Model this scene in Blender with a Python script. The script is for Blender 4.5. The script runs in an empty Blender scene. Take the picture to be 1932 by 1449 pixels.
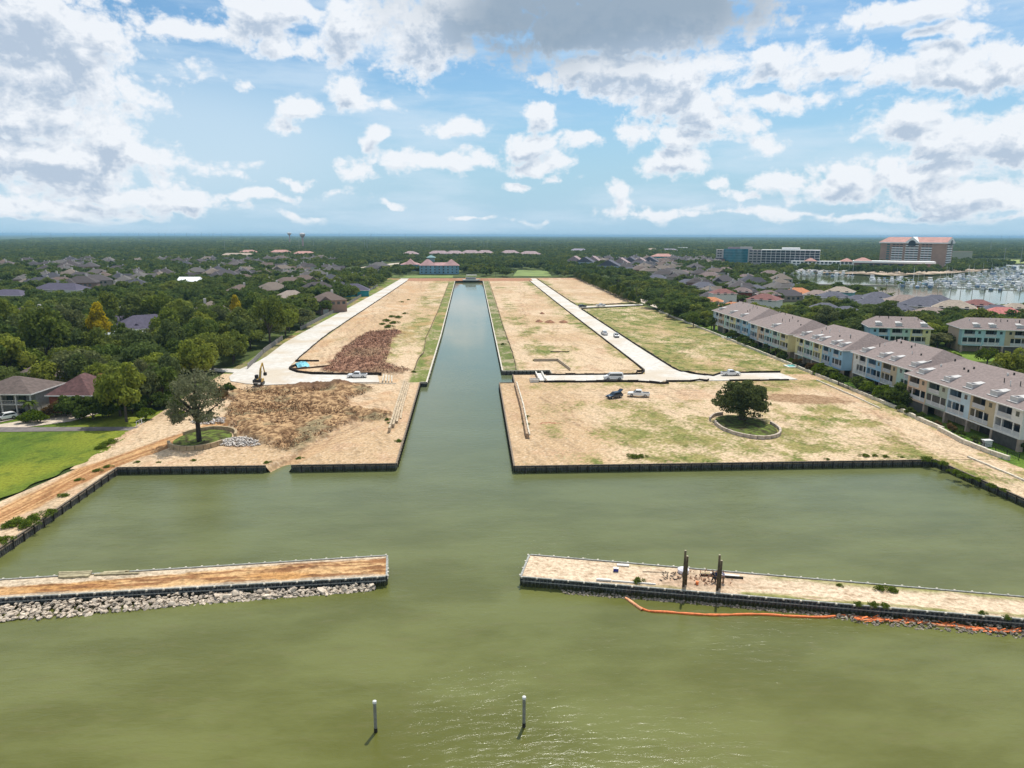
import bpy, math, random
import numpy as np
from mathutils import Vector, Matrix
from mathutils.geometry import tessellate_polygon
random.seed(7); RNG = np.random.default_rng(11)
S = bpy.context.scene
COL = S.collection
R = math.radians

# ------------------------------------------------------------------ camera
F = 1341.0; PITCH = R(11.82); ROLL = R(0.15); YAW = math.atan((966-887)/1341.0)
CAM = np.array([0.0, 0.0, 43.0])
_f = np.array([math.sin(YAW)*math.cos(PITCH), math.cos(YAW)*math.cos(PITCH), -math.sin(PITCH)])
_r0 = np.array([math.cos(YAW), -math.sin(YAW), 0.0]); _u0 = np.cross(_r0, _f)
_r = _r0*math.cos(ROLL)+_u0*math.sin(ROLL); _u = -_r0*math.sin(ROLL)+_u0*math.cos(ROLL)
def ray(px, py): return _f+_r*(px-966)/F+_u*(724.5-py)/F
def at(px, py, z=0.0):
    d = ray(px, py); return CAM+d*((z-CAM[2])/d[2])
def aty(px, py, Y):
    d = ray(px, py); return CAM+d*(Y/d[1])
cam_d = bpy.data.cameras.new('camera'); cam = bpy.data.objects.new('camera', cam_d); COL.objects.link(cam)
cam_d.sensor_width = 36.0; cam_d.lens = F/1932*36.0; cam_d.clip_start = 0.5; cam_d.clip_end = 90000
cam.matrix_world = Matrix(((_r[0], _u[0], -_f[0], CAM[0]), (_r[1], _u[1], -_f[1], CAM[1]), (_r[2], _u[2], -_f[2], CAM[2]), (0, 0, 0, 1)))
S.camera = cam
S.view_settings.view_transform = 'Standard'; S.view_settings.look = 'None'
S.view_settings.exposure = 0.14; S.view_settings.gamma = 1.0

# ------------------------------------------------------------------ sun and sky
SUN_EL = R(62); SUN_AZ = R(22)          # azimuth measured from +Y (view direction) to the right
sd = Vector((math.sin(SUN_AZ)*math.cos(SUN_EL), math.cos(SUN_AZ)*math.cos(SUN_EL), math.sin(SUN_EL)))
sl = bpy.data.lights.new('sun', 'SUN'); sl.energy = 4.2; sl.angle = R(0.6); sl.color = (1.0, 0.955, 0.88)
so = bpy.data.objects.new('sun', sl); COL.objects.link(so); so.rotation_euler = (-sd).to_track_quat('-Z', 'Y').to_euler()
so.location = (0, 0, 300)

W = bpy.data.worlds.new('World'); S.world = W; W.use_nodes = True
nt = W.node_tree; nt.nodes.clear()
def N(tree, typ, **kw):
    n = tree.nodes.new(typ)
    for k, v in kw.items():
        if k == 'inp':
            for i, x in v.items(): n.inputs[i].default_value = x
        else: setattr(n, k, v)
    return n
def math_n(tree, op, a, b=None, c=None, clamp=False):
    n = tree.nodes.new('ShaderNodeMath'); n.operation = op; n.use_clamp = clamp
    for i, x in enumerate((a, b, c)):
        if x is None: continue
        if isinstance(x, (int, float)): n.inputs[i].default_value = x
        else: tree.links.new(x, n.inputs[i])
    return n.outputs[0]
def vmath(tree, op, a, b=None, c=None):
    n = tree.nodes.new('ShaderNodeVectorMath'); n.operation = op
    for i, x in enumerate((a, b, c)):
        if x is None: continue
        if isinstance(x, (tuple, list)): n.inputs[i].default_value = x
        else: tree.links.new(x, n.inputs[i])
    return n.outputs['Value'] if op in ('LENGTH', 'DOT_PRODUCT') else n.outputs[0]
def smooth(tree, x, a, b, lo=0.0, hi=1.0):
    n = tree.nodes.new('ShaderNodeMapRange'); n.interpolation_type = 'SMOOTHSTEP'
    tree.links.new(x, n.inputs[0]); n.inputs[1].default_value = a; n.inputs[2].default_value = b
    n.inputs[3].default_value = lo; n.inputs[4].default_value = hi
    return n.outputs[0]
def mixc(tree, fac, a, b, blend='MIX'):
    n = tree.nodes.new('ShaderNodeMix'); n.data_type = 'RGBA'; n.blend_type = blend; n.clamp_factor = True
    for s, x in ((0, fac), (6, a), (7, b)):
        if isinstance(x, (int, float)): n.inputs[s].default_value = x
        elif isinstance(x, (tuple, list)): n.inputs[s].default_value = tuple(x)+((1,) if len(x) == 3 else ())
        else: tree.links.new(x, n.inputs[s])
    return n.outputs[2]

# cumulus banks: where each stands in the sky (converted to azimuth / elevation), half width, half height
CL = [(40,45,220,95),(150,120,105,85),(60,150,170,60),(30,230,130,60),(120,300,190,55),(215,262,60,48),(300,300,90,28),
 (75,388,150,20),(330,388,100,22),(190,362,150,16),(390,315,60,16),(480,32,66,46),(350,62,95,14),(545,85,70,18),(655,50,75,58),(790,62,110,75),
 (900,25,130,60),(1150,42,330,62),(1190,130,230,42),(1290,190,115,60),(1350,235,70,30),(440,160,24,14),(668,176,42,38),(712,206,34,18),
 (565,212,40,22),(545,246,32,16),(850,246,72,16),(702,270,20,26),(800,306,98,20),(900,306,66,22),(680,326,36,18),
 (1008,218,44,34),(985,276,62,32),(1010,310,62,22),(1085,272,54,16),(1050,335,28,12),(1205,258,50,28),(1300,262,72,26),(1275,312,56,26),
 (1470,120,110,40),(1590,112,72,30),(1520,185,120,16),(1790,140,120,44),(1905,120,80,44),(1715,238,80,48),(1790,262,90,46),(1895,262,66,54),
 (1165,374,26,22),(1250,396,110,14),(1450,338,62,26),(1580,345,110,32),(1720,330,130,40),(1840,372,130,24),(1440,276,36,22),
 (640,366,36,10),(60,408,60,7),(180,412,80,6),(300,404,50,8),(1380,404,70,7),(1500,398,60,9),(1620,408,90,7),(1780,404,80,8),(1890,410,60,7),(1345,352,24,9),(1400,372,34,10),(900,415,30,4),(1000,418,40,4),(735,387,18,5),(560,408,44,7),(470,376,66,10),(545,345,44,12),(972,346,34,9),(1730,20,130,22),(1800,60,60,12),(560,20,60,14)]
def azel(px, py):
    d = ray(px, py); d = d/np.linalg.norm(d)
    return math.atan2(d[0], d[1]), math.asin(d[2])
cg = bpy.data.node_groups.new('cloud_field', 'ShaderNodeTree')
cg.interface.new_socket('P', in_out='INPUT', socket_type='NodeSocketVector')
cg.interface.new_socket('F', in_out='OUTPUT', socket_type='NodeSocketFloat')
gi = cg.nodes.new('NodeGroupInput'); go = cg.nodes.new('NodeGroupOutput')
P0 = gi.outputs[0]
w1 = N(cg, 'ShaderNodeTexNoise', noise_dimensions='2D', inp={'Scale': 9.0, 'Detail': 3.0, 'Roughness': 0.55}); cg.links.new(P0, w1.inputs['Vector'])
wv = vmath(cg, 'SUBTRACT', w1.outputs['Color'], (0.5, 0.5, 0.5)); wv = vmath(cg, 'MULTIPLY', wv, (0.075, 0.045, 0))
PW = vmath(cg, 'ADD', P0, wv)
acc = None
for (cx, cy, rx, ry) in CL:
    a, e = azel(cx, cy); ax = 0.90*rx/F; ey = 0.90*ry/F
    q = vmath(cg, 'MULTIPLY_ADD', PW, (1/ax, 1/ey, 0), (-a/ax, -e/ey, 0))
    l = vmath(cg, 'LENGTH', q)
    l = math_n(cg, 'MULTIPLY_ADD', l, min(1.0, ry/34.0)*0.6+0.4, 1-(min(1.0, ry/34.0)*0.6+0.4))
    acc = l if acc is None else math_n(cg, 'SMOOTH_MIN', acc, l, 0.25)
fld = math_n(cg, 'MULTIPLY', math_n(cg, 'SUBTRACT', 1.0, acc), 1.35)
sp = cg.nodes.new('ShaderNodeSeparateXYZ'); cg.links.new(P0, sp.inputs[0])
# the rest of the sky, outside the part listed above, gets its own scattered cumulus
big = N(cg, 'ShaderNodeTexNoise', noise_dimensions='2D', inp={'Scale': 3.2, 'Detail': 4.0}); cg.links.new(P0, big.inputs['Vector'])
away = smooth(cg, math_n(cg, 'MAXIMUM', math_n(cg, 'MULTIPLY', math_n(cg, 'ABSOLUTE', sp.outputs[0]), 0.62), sp.outputs[1]), 0.38, 0.46)
bf = math_n(cg, 'MULTIPLY', math_n(cg, 'SUBTRACT', big.outputs['Fac'], 0.47), 6.0)
bf = math_n(cg, 'SUBTRACT', math_n(cg, 'ADD', bf, 1.0), math_n(cg, 'MULTIPLY', math_n(cg, 'SUBTRACT', 1.0, away), 4.0))
fld = math_n(cg, 'MAXIMUM', fld, math_n(cg, 'SUBTRACT', bf, 1.0))
st = vmath(cg, 'MULTIPLY', P0, (1, 1.35, 1))
vo = N(cg, 'ShaderNodeTexVoronoi', feature='F1', voronoi_dimensions='2D', inp={'Scale': 27.0, 'Detail': 3.5, 'Roughness': 0.68})
vo.normalize = True; cg.links.new(vmath(cg, 'ADD', st, wv), vo.inputs['Vector'])
fb = N(cg, 'ShaderNodeTexNoise', noise_dimensions='2D', inp={'Scale': 13.0, 'Detail': 6.0, 'Roughness': 0.62}); cg.links.new(st, fb.inputs['Vector'])
d1 = math_n(cg, 'MULTIPLY', math_n(cg, 'SUBTRACT', 0.45, vo.outputs['Distance']), 1.7)
d2 = math_n(cg, 'MULTIPLY', math_n(cg, 'SUBTRACT', fb.outputs['Fac'], 0.5), 2.1)
fb2 = N(cg, 'ShaderNodeTexNoise', noise_dimensions='2D', inp={'Scale': 40.0, 'Detail': 5.0, 'Roughness': 0.55}); cg.links.new(st, fb2.inputs['Vector'])
d2 = math_n(cg, 'ADD', d2, math_n(cg, 'MULTIPLY', math_n(cg, 'SUBTRACT', fb2.outputs['Fac'], 0.5), 1.25))
tot = math_n(cg, 'ADD', fld, math_n(cg, 'ADD', d1, d2))
cg.links.new(tot, go.inputs[0])

tc = N(nt, 'ShaderNodeTexCoord'); sx = N(nt, 'ShaderNodeSeparateXYZ'); nt.links.new(tc.outputs['Generated'], sx.inputs[0])
az = math_n(nt, 'ARCTAN2', sx.outputs[0], sx.outputs[1]); el = math_n(nt, 'ARCSINE', sx.outputs[2])
cb = N(nt, 'ShaderNodeCombineXYZ'); nt.links.new(az, cb.inputs[0]); nt.links.new(el, cb.inputs[1])
def field(off):
    g = nt.nodes.new('ShaderNodeGroup'); g.node_tree = cg
    nt.links.new(vmath(nt, 'ADD', cb.outputs[0], off), g.inputs[0]); return g.outputs[0]
f0 = field((0, 0, 0)); f1 = field((0.005, 0.017, 0))
sky = N(nt, 'ShaderNodeTexSky', sky_type='NISHITA', sun_disc=False, sun_elevation=SUN_EL, sun_rotation=SUN_AZ, altitude=0, air_density=1.0, dust_density=1.2, ozone_density=1.6)
skyc = vmath(nt, 'MULTIPLY', sky.outputs[0], (0.066, 0.094, 0.106))
alpha = smooth(nt, f0, -0.02, 0.72)
rel = math_n(nt, 'MULTIPLY', math_n(nt, 'SUBTRACT', f1, f0), 0.55)
shade = math_n(nt, 'ADD', smooth(nt, f1, 0.1, 1.75), rel, clamp=True)                      # how much cloud stands above this point
core = smooth(nt, f0, 0.3, 1.0)
shade = math_n(nt, 'MULTIPLY', shade, core)
# the one big rain-grey cloud overhead of the canal
a, e = azel(1150, 15)
dk = vmath(nt, 'LENGTH', vmath(nt, 'MULTIPLY_ADD', cb.outputs[0], (1/0.30, 1/0.080, 0), (-a/0.30, -e/0.080, 0)))
dn = N(nt, 'ShaderNodeTexNoise', noise_dimensions='2D', inp={'Scale': 7.0, 'Detail': 5.0}); nt.links.new(cb.outputs[0], dn.inputs['Vector'])
dk = math_n(nt, 'ADD', dk, math_n(nt, 'MULTIPLY', math_n(nt, 'SUBTRACT', dn.outputs['Fac'], 0.5), 0.9))
dk = smooth(nt, dk, 1.15, 0.35)
cc = mixc(nt, shade, (0.82, 0.85, 0.89), (0.44, 0.53, 0.65))
cc = mixc(nt, math_n(nt, 'MULTIPLY', dk, 0.92), cc, (0.26, 0.345, 0.44))
# high thin veil
ci = N(nt, 'ShaderNodeTexNoise', noise_dimensions='2D', inp={'Scale': 4.0, 'Detail': 7.0, 'Roughness': 0.6}); nt.links.new(vmath(nt, 'MULTIPLY', cb.outputs[0], (0.8, 4.5, 1)), ci.inputs['Vector'])
veil = smooth(nt, ci.outputs['Fac'], 0.38, 0.72, 0.0, 0.58)
# milky band low over the left half
milk = vmath(nt, 'LENGTH', vmath(nt, 'MULTIPLY_ADD', cb.outputs[0], (1/0.36, 1/0.10, 0), (-azel(250, 260)[0]/0.36, -azel(250, 260)[1]/0.10, 0)))
milk = math_n(nt, 'MULTIPLY', smooth(nt, milk, 1.3, 0.3), 0.55)
veil = math_n(nt, 'MAXIMUM', veil, milk)
hz = smooth(nt, el, 0.24, -0.01)
skyc = mixc(nt, math_n(nt, 'MULTIPLY', hz, 0.95), skyc, (0.40, 0.60, 0.76))
skyc = mixc(nt, veil, skyc, (0.62, 0.74, 0.85))
lowa = smooth(nt, el, 0.004, 0.024)
fin = mixc(nt, math_n(nt, 'MULTIPLY', alpha, math_n(nt, 'MULTIPLY_ADD', lowa, 0.9, 0.05)), skyc, cc)
bg = N(nt, 'ShaderNodeBackground'); nt.links.new(fin, bg.inputs[0]); bg.inputs[1].default_value = 1.0
wo = N(nt, 'ShaderNodeOutputWorld'); nt.links.new(bg.outputs[0], wo.inputs[0])
W.cycles.sampling_method = 'MANUAL'; W.cycles.sample_map_resolution = 512
S.cycles.max_bounces = 5; S.cycles.diffuse_bounces = 2; S.cycles.glossy_bounces = 2; S.cycles.transmission_bounces = 2
S.cycles.volume_bounces = 0; S.cycles.transparent_max_bounces = 6

# ------------------------------------------------------------------ helpers
def vnoise(x, y, seed=0):
    xi = np.floor(x).astype(np.int64); yi = np.floor(y).astype(np.int64); fx = x-xi; fy = y-yi
    fx = fx*fx*(3-2*fx); fy = fy*fy*(3-2*fy)
    def h(a, b):
        n = (a*374761393+b*668265263+seed*1442695041) & 0xffffffff
        n = ((n ^ (n >> 13))*1274126177) & 0xffffffff
        return ((n ^ (n >> 16)) & 0xffff)/65535.0
    return (h(xi, yi)*(1-fx)+h(xi+1, yi)*fx)*(1-fy)+(h(xi, yi+1)*(1-fx)+h(xi+1, yi+1)*fx)*fy
def fbm(x, y, octs=5, seed=0, rough=0.5):
    x = np.asarray(x, float); y = np.asarray(y, float); t = 0; a = 1; s = 0
    for o in range(octs):
        t = t+a*vnoise(x*2**o+17.3*o, y*2**o-9.1*o, seed+o); s += a; a *= rough
    return t/s
def sstep(a, b, x):
    t = np.clip((x-a)/(b-a), 0, 1); return t*t*(3-2*t)
def lerp(a, b, t):
    t = np.asarray(t)[..., None]; return a*(1-t)+b*t

MATS = {}
def new_mat(name):
    m = bpy.data.materials.new(name); m.use_nodes = True; t = m.node_tree; t.nodes.clear()
    o = t.nodes.new('ShaderNodeOutputMaterial'); b = t.nodes.new('ShaderNodeBsdfPrincipled')
    t.links.new(b.outputs[0], o.inputs[0]); MATS[name] = m
    return m, t, b
def mat(name, col, rough=0.8, var=0.12, scale=1.5, metal=0.0, spec=0.3, bump=0.0, bscale=6.0, objvar=0.0, hue=None):
    """plain surface with mottled colour; objvar = brightness spread from one object to the next"""
    if name in MATS: return MATS[name]
    m, t, b = new_mat(name)
    tcn = t.nodes.new('ShaderNodeTexCoord')
    n = N(t, 'ShaderNodeTexNoise', inp={'Scale': scale, 'Detail': 5.0, 'Roughness': 0.6}); t.links.new(tcn.outputs['Object'], n.inputs['Vector'])
    k = smooth(t, n.outputs['Fac'], 0.3, 0.7)
    c = tuple(col)
    out = mixc(t, k, tuple(x*(1-var) for x in c), tuple(min(1, x*(1+var)) for x in c))
    if hue:
        oi = t.nodes.new('ShaderNodeObjectInfo'); rp = t.nodes.new('ShaderNodeValToRGB'); rp.color_ramp.interpolation = 'CONSTANT'
        e = rp.color_ramp.elements
        while len(e) < len(hue): e.new(0.5)
        for i, h in enumerate(hue): e[i].position = i/len(hue); e[i].color = tuple(h)+(1,)
        t.links.new(oi.outputs['Random'], rp.inputs[0])
        out = mixc(t, 1.0, rp.outputs[0], mixc(t, k, (1-var,)*3, (1.0,)*3), 'MULTIPLY')
    if objvar:
        oi = t.nodes.new('ShaderNodeObjectInfo')
        f = math_n(t, 'MULTIPLY_ADD', oi.outputs['Random'], 2*objvar, 1-objvar)
        out = vmath(t, 'MULTIPLY', out, (1, 1, 1)); nn = out.node
        cbn = t.nodes.new('ShaderNodeCombineXYZ')
        for i in range(3): t.links.new(f, cbn.inputs[i])
        t.links.new(cbn.outputs[0], nn.inputs[1])
    t.links.new(out, b.inputs['Base Color']) if not isinstance(out, tuple) else None
    b.inputs['Roughness'].default_value = rough; b.inputs['Metallic'].default_value = metal; b.inputs['Specular IOR Level'].default_value = spec
    if bump:
        n2 = N(t, 'ShaderNodeTexNoise', inp={'Scale': bscale, 'Detail': 6.0, 'Roughness': 0.65}); t.links.new(tcn.outputs['Object'], n2.inputs['Vector'])
        bp = N(t, 'ShaderNodeBump', inp={'Strength': 0.8, 'Distance': bump}); t.links.new(n2.outputs['Fac'], bp.inputs['Height']); t.links.new(bp.outputs[0], b.inputs['Normal'])
    return m

def mesh(name, V, Fc, smooth_=False):
    me = bpy.data.meshes.new(name)
    me.from_pydata([tuple(map(float, v)) for v in V], [], [tuple(int(i) for i in f) for f in Fc]); me.update()
    if smooth_:
        me.polygons.foreach_set('use_smooth', [True]*len(me.polygons))
    return me
def quadmesh(name, V, Q, col=None, mats=None, smooth_=False):
    """fast path: V (n,3), Q (m,4) numpy"""
    me = bpy.data.meshes.new(name); n = len(V); m = len(Q); k = Q.shape[1]
    me.vertices.add(n); me.vertices.foreach_set('co', np.ascontiguousarray(V, np.float32).ravel())
    me.loops.add(m*k); me.loops.foreach_set('vertex_index', np.ascontiguousarray(Q, np.int32).ravel())
    me.polygons.add(m); me.polygons.foreach_set('loop_start', np.arange(0, m*k, k, dtype=np.int32)); me.polygons.foreach_set('loop_total', np.full(m, k, np.int32))
    if mats is not None: me.polygons.foreach_set('material_index', mats.astype(np.int32))
    if smooth_: me.polygons.foreach_set('use_smooth', np.ones(m, bool))
    me.update(calc_edges=True)
    if col is not None:
        a = me.color_attributes.new('Col', 'FLOAT_COLOR', 'POINT')
        c = np.ones((n, 4), np.float32); c[:, :3] = col; a.data.foreach_set('color', c.ravel())
    return me
def link(o, parent=None):
    COL.objects.link(o)
    if parent is not None: o.parent = parent
    return o
def tag(o, label=None, cat=None, group=None, kind=None):
    if label: o['label'] = label
    if cat: o['category'] = cat
    if group: o['group'] = group
    if kind: o['kind'] = kind
    return o
def thing(name, label, cat, loc=(0, 0, 0), rz=0.0, group=None):
    o = bpy.data.objects.new(name, None); o.empty_display_size = 0.5; COL.objects.link(o)
    o.location = [float(v) for v in loc]; o.rotation_euler = (0, 0, rz)
    return tag(o, label, cat, group)
class MB:
    def __init__(s): s.V = []; s.F = []; s.M = []; s.mi = 0
    def add(s, V, Fc):
        b = len(s.V); s.V += [tuple(map(float, v)) for v in V]; s.F += [tuple(b+i for i in f) for f in Fc]; s.M += [s.mi]*len(Fc)
    def box(s, x0, x1, y0, y1, z0, z1):
        s.add([(x0, y0, z0), (x1, y0, z0), (x1, y1, z0), (x0, y1, z0), (x0, y0, z1), (x1, y0, z1), (x1, y1, z1), (x0, y1, z1)],
              [(0, 3, 2, 1), (4, 5, 6, 7), (0, 1, 5, 4), (1, 2, 6, 5), (2, 3, 7, 6), (3, 0, 4, 7)])
        return s
    def obox(s, c, ax, hx, ay, hy, az_, hz):
        c = np.array(c, float); ax = np.array(ax, float); ay = np.array(ay, float); az_ = np.array(az_, float)
        P = [c+ax*hx*i+ay*hy*j+az_*hz*k for k in (-1, 1) for j, i in ((-1, -1), (-1, 1), (1, 1), (1, -1))]
        s.add(P, [(0, 3, 2, 1), (4, 5, 6, 7), (0, 1, 5, 4), (1, 2, 6, 5), (2, 3, 7, 6), (3, 0, 4, 7)]); return s
    def bar(s, a, b, w, h=None, up=(0, 0, 1)):
        a = np.array(a, float); b = np.array(b, float); d = b-a; L = np.linalg.norm(d); d = d/L; h = w if h is None else h
        up = np.array(up, float)
        if abs(d@up) > 0.98: up = np.array([1.0, 0, 0])
        sx_ = np.cross(d, up); sx_ /= np.linalg.norm(sx_); uu = np.cross(sx_, d)
        return s.obox((a+b)/2, d, L/2, sx_, w/2, uu, h/2)
    def cyl(s, a, b, r0, r1=None, n=10, caps=True):
        a = np.array(a, float); b = np.array(b, float); r1 = r0 if r1 is None else r1
        d = (b-a)/np.linalg.norm(b-a); t = np.array([0, 0, 1.0]) if abs(d[2]) < 0.9 else np.array([1.0, 0, 0])
        u = np.cross(d, t); u /= np.linalg.norm(u); v = np.cross(d, u)
        P = []
        for c, r_ in ((a, r0), (b, r1)):
            for i in range(n):
                q = 2*math.pi*i/n; P.append(c+(u*math.cos(q)+v*math.sin(q))*r_)
        Fc = [(i, (i+1) % n, n+(i+1) % n, n+i) for i in range(n)]
        if caps: Fc += [tuple(range(n-1, -1, -1)), tuple(range(n, 2*n))]
        s.add(P, [tuple(reversed(f)) for f in Fc]); return s
    def prism(s, prof, y0, y1, axis='y'):
        """profile of (x,z) points extruded along y (or (y,z) along x)"""
        n = len(prof)
        f = (lambda p, t: (p[0], t, p[1])) if axis == 'y' else (lambda p, t: (t, p[0], p[1]))
        P = [f(p, y0) for p in prof]+[f(p, y1) for p in prof]
        s.add(P, [(i, (i+1) % n, n+(i+1) % n, n+i) for i in range(n)]+[tuple(range(n-1, -1, -1)), tuple(range(n, 2*n))]); return s
    def mesh(s, name, mats, smooth_=False):
        me = mesh(name, s.V, s.F, smooth_)
        for m in (mats if isinstance(mats, (list, tuple)) else [mats]): me.materials.append(m)
        if any(s.M): me.polygons.foreach_set('material_index', s.M)
        return me
    def build(s, name, mats, parent=None, smooth_=False, bevel=0):
        me = s.mesh(name, mats, smooth_)
        if bevel:
            import bmesh
            bm = bmesh.new(); bm.from_mesh(me); bmesh.ops.remove_doubles(bm, verts=bm.verts, dist=1e-4)
            bmesh.ops.bevel(bm, geom=[e for e in bm.edges], offset=bevel, segments=2, affect='EDGES', clamp_overlap=True); bm.to_mesh(me); bm.free()
        o = bpy.data.objects.new(name, me); return link(o, parent)
def copy_tree(o, parent=None):
    c = o.copy(); COL.objects.link(c); c.parent = parent
    for ch in list(o.children): copy_tree(ch, c)
    return c
ORD = ['nearest', 'second', 'third', 'fourth', 'fifth', 'sixth', 'seventh', 'eighth', 'ninth', 'tenth', 'eleventh', 'twelfth', 'thirteenth', 'fourteenth', 'fifteenth', 'sixteenth', 'seventeenth', 'eighteenth', 'nineteenth', 'twentieth']
def ordn(i):
    if i < 20: return ORD[i]
    t = ['twenty', 'thirty', 'forty', 'fifty', 'sixty', 'seventy', 'eighty', 'ninety'][(i+1)//10-2] if (i+1) < 100 else None
    if t is None: return '%dth' % (i+1)
    u = (i+1) % 10
    if u == 0: return t[:-1]+'ieth'
    return t+'-'+['first', 'second', 'third', 'fourth', 'fifth', 'sixth', 'seventh', 'eighth', 'ninth'][u-1]

# ------------------------------------------------------------------ water and the wide ground
ZW = -1.25
def xl(y): return np.interp(y, [131.3, 208.29, 208.3, 310, 695], [-14.6, -15.2, -13.2, -13.0, -14.4])      # left edge of the canal
def xr(y): return np.interp(y, [128.6, 206.49, 206.5, 225.7, 310, 695], [8.1, 8.5, 10.2, 10.2, 10.6, 12.4])  # right edge
m, t, b = new_mat('water')
g = t.nodes.new('ShaderNodeNewGeometry'); sp_ = t.nodes.new('ShaderNodeSeparateXYZ'); t.links.new(g.outputs['Position'], sp_.inputs[0])
n1 = N(t, 'ShaderNodeTexNoise', inp={'Scale': 0.045, 'Detail': 6.0, 'Roughness': 0.62}); t.links.new(vmath(t, 'MULTIPLY', g.outputs['Position'], (1, 2.2, 1)), n1.inputs['Vector'])
n2 = N(t, 'ShaderNodeTexNoise', inp={'Scale': 0.30, 'Detail': 5.0, 'Roughness': 0.65}); t.links.new(vmath(t, 'MULTIPLY', g.outputs['Position'], (1, 2.5, 1)), n2.inputs['Vector'])
# silt: more of it outside the breakwaters, clearer and greener in the canal
yfar = smooth(t, sp_.outputs[1], 40, 200)
c = mixc(t, smooth(t, n1.outputs['Fac'], 0.36, 0.64), (0.094, 0.098, 0.016), (0.138, 0.146, 0.038))
c = mixc(t, smooth(t, n2.outputs['Fac'], 0.50, 0.80, 0, 0.6), c, (0.135, 0.125, 0.040))
c = mixc(t, math_n(t, 'MULTIPLY', yfar, 0.85), c, (0.112, 0.134, 0.070))
t.links.new(c, b.inputs['Base Color'])
t.links.new(smooth(t, sp_.outputs[1], 70, 300, 0.19, 0.05), b.inputs['Roughness']); b.inputs['IOR'].default_value = 1.33; b.inputs['Specular IOR Level'].default_value = 0.5
wvv = N(t, 'ShaderNodeTexNoise', inp={'Scale': 0.85, 'Detail': 6.0, 'Roughness': 0.62, 'Distortion': 0.5})
t.links.new(vmath(t, 'MULTIPLY', g.outputs['Position'], (0.55, 1.5, 1)), wvv.inputs['Vector'])
calm = N(t, 'ShaderNodeTexNoise', inp={'Scale': 0.03, 'Detail': 3.0}); t.links.new(g.outputs['Position'], calm.inputs['Vector'])
bst = smooth(t, calm.outputs["Fac"], 0.36, 0.64, 0.28, 0.62)
bst = math_n(t, 'MULTIPLY', bst, smooth(t, sp_.outputs[1], 70, 300, 1.0, 0.10))
bp = N(t, 'ShaderNodeBump', inp={'Distance': 0.19}); t.links.new(bst, bp.inputs['Strength']); t.links.new(wvv.outputs['Fac'], bp.inputs['Height']); t.links.new(bp.outputs[0], b.inputs['Normal'])
o = MB(); o.add([(-1500, -400, ZW), (1500, -400, ZW), (1500, 1500, ZW), (-1500, 1500, ZW)], [(0, 1, 2, 3)])
tag(o.build('water', m), kind='structure')

# ground: one sheet to the horizon with holes where the water lies
m, t, b = new_mat('ground')
g = t.nodes.new('ShaderNodeNewGeometry')
n1 = N(t, 'ShaderNodeTexNoise', inp={'Scale': 0.012, 'Detail': 9.0, 'Roughness': 0.62}); t.links.new(g.outputs['Position'], n1.inputs['Vector'])
n2 = N(t, 'ShaderNodeTexNoise', inp={'Scale': 0.10, 'Detail': 6.0, 'Roughness': 0.7}); t.links.new(g.outputs['Position'], n2.inputs['Vector'])
c = mixc(t, smooth(t, n1.outputs['Fac'], 0.4, 0.62), (0.040, 0.060, 0.018), (0.095, 0.120, 0.030))
c = mixc(t, smooth(t, n2.outputs['Fac'], 0.60, 0.70), c, (0.20, 0.18, 0.12))
t.links.new(c, b.inputs['Base Color']); b.inputs['Roughness'].default_value = 0.95; b.inputs['Specular IOR Level'].default_value = 0.1
GZ = -0.30
marina = [(283, 610), (296, 540), (300, 475), (320, 448), (330, 400), (420, 360), (640, 300), (1100, 250), (1250, 620), (960, 1120), (845, 1128), (800, 1010), (640, 860), (520, 790), (470, 770), (440, 820), (400, 840), (340, 760)]
outer = [(-30000, 84.5), (-67.2, 84.5), (-65.9, 96.4), (-66.6, 132.0), (-39.0, 131.3), (-40.2, 143), (-28.5, 143), (-34.3, 131.3), (-14.5, 131.3), (-15.2, 208.3), (-13.2, 208.3), (-13.0, 310), (-14.4, 693), (12.4, 693), (10.6, 310), (10.2, 225.7),
         (25.5, 225.7), (26.5, 219.0), (13.2, 219.0), (13.0, 206.5), (8.5, 206.5), (8.1, 128.6), (90.9, 128.4), (92.2, 106.5), (96, 60), (30000, 60), (45000, 45000), (-45000, 45000)]
vs = [Vector((x, y, GZ)) for x, y in outer]; hs = [Vector((x, y, GZ)) for x, y in marina]
tris = tessellate_polygon([vs, hs]); gm = mesh('ground', vs+hs, tris)
for p in gm.polygons:
    if p.normal.z < 0: p.flip()
gm.materials.append(m); tag(link(bpy.data.objects.new('ground', gm)), kind='structure')

# ------------------------------------------------------------------ the building site: sheets with real relief and soil colours
def ell(x, y, cx, cy, rx, ry, rot=0.0):
    c_, s_ = math.cos(rot), math.sin(rot); dx = x-cx; dy = y-cy
    return np.sqrt(((dx*c_+dy*s_)/rx)**2+((-dx*s_+dy*c_)/ry)**2)
def poly_in(x, y, P, soft=3.0):
    """signed-distance-like mask of a polygon, 1 inside, softened by noise"""
    d = np.full(x.shape, 1e9); ins = np.zeros(x.shape, bool); n = len(P)
    for i in range(n):
        x0, y0 = P[i]; x1, y1 = P[(i+1) % n]; dx, dy = x1-x0, y1-y0
        tt = np.clip(((x-x0)*dx+(y-y0)*dy)/(dx*dx+dy*dy), 0, 1)
        d = np.minimum(d, np.hypot(x-x0-tt*dx, y-y0-tt*dy))
        if y1 != y0:
            c_ = ((y0 > y) != (y1 > y)) & (x < dx*(y-y0)/(dy)+x0); ins ^= c_
    sd_ = np.where(ins, d, -d)+(fbm(x*0.35, y*0.35, 4, 5)-0.5)*soft*2.2
    return sstep(-soft*0.4, soft*0.4, sd_)
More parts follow.
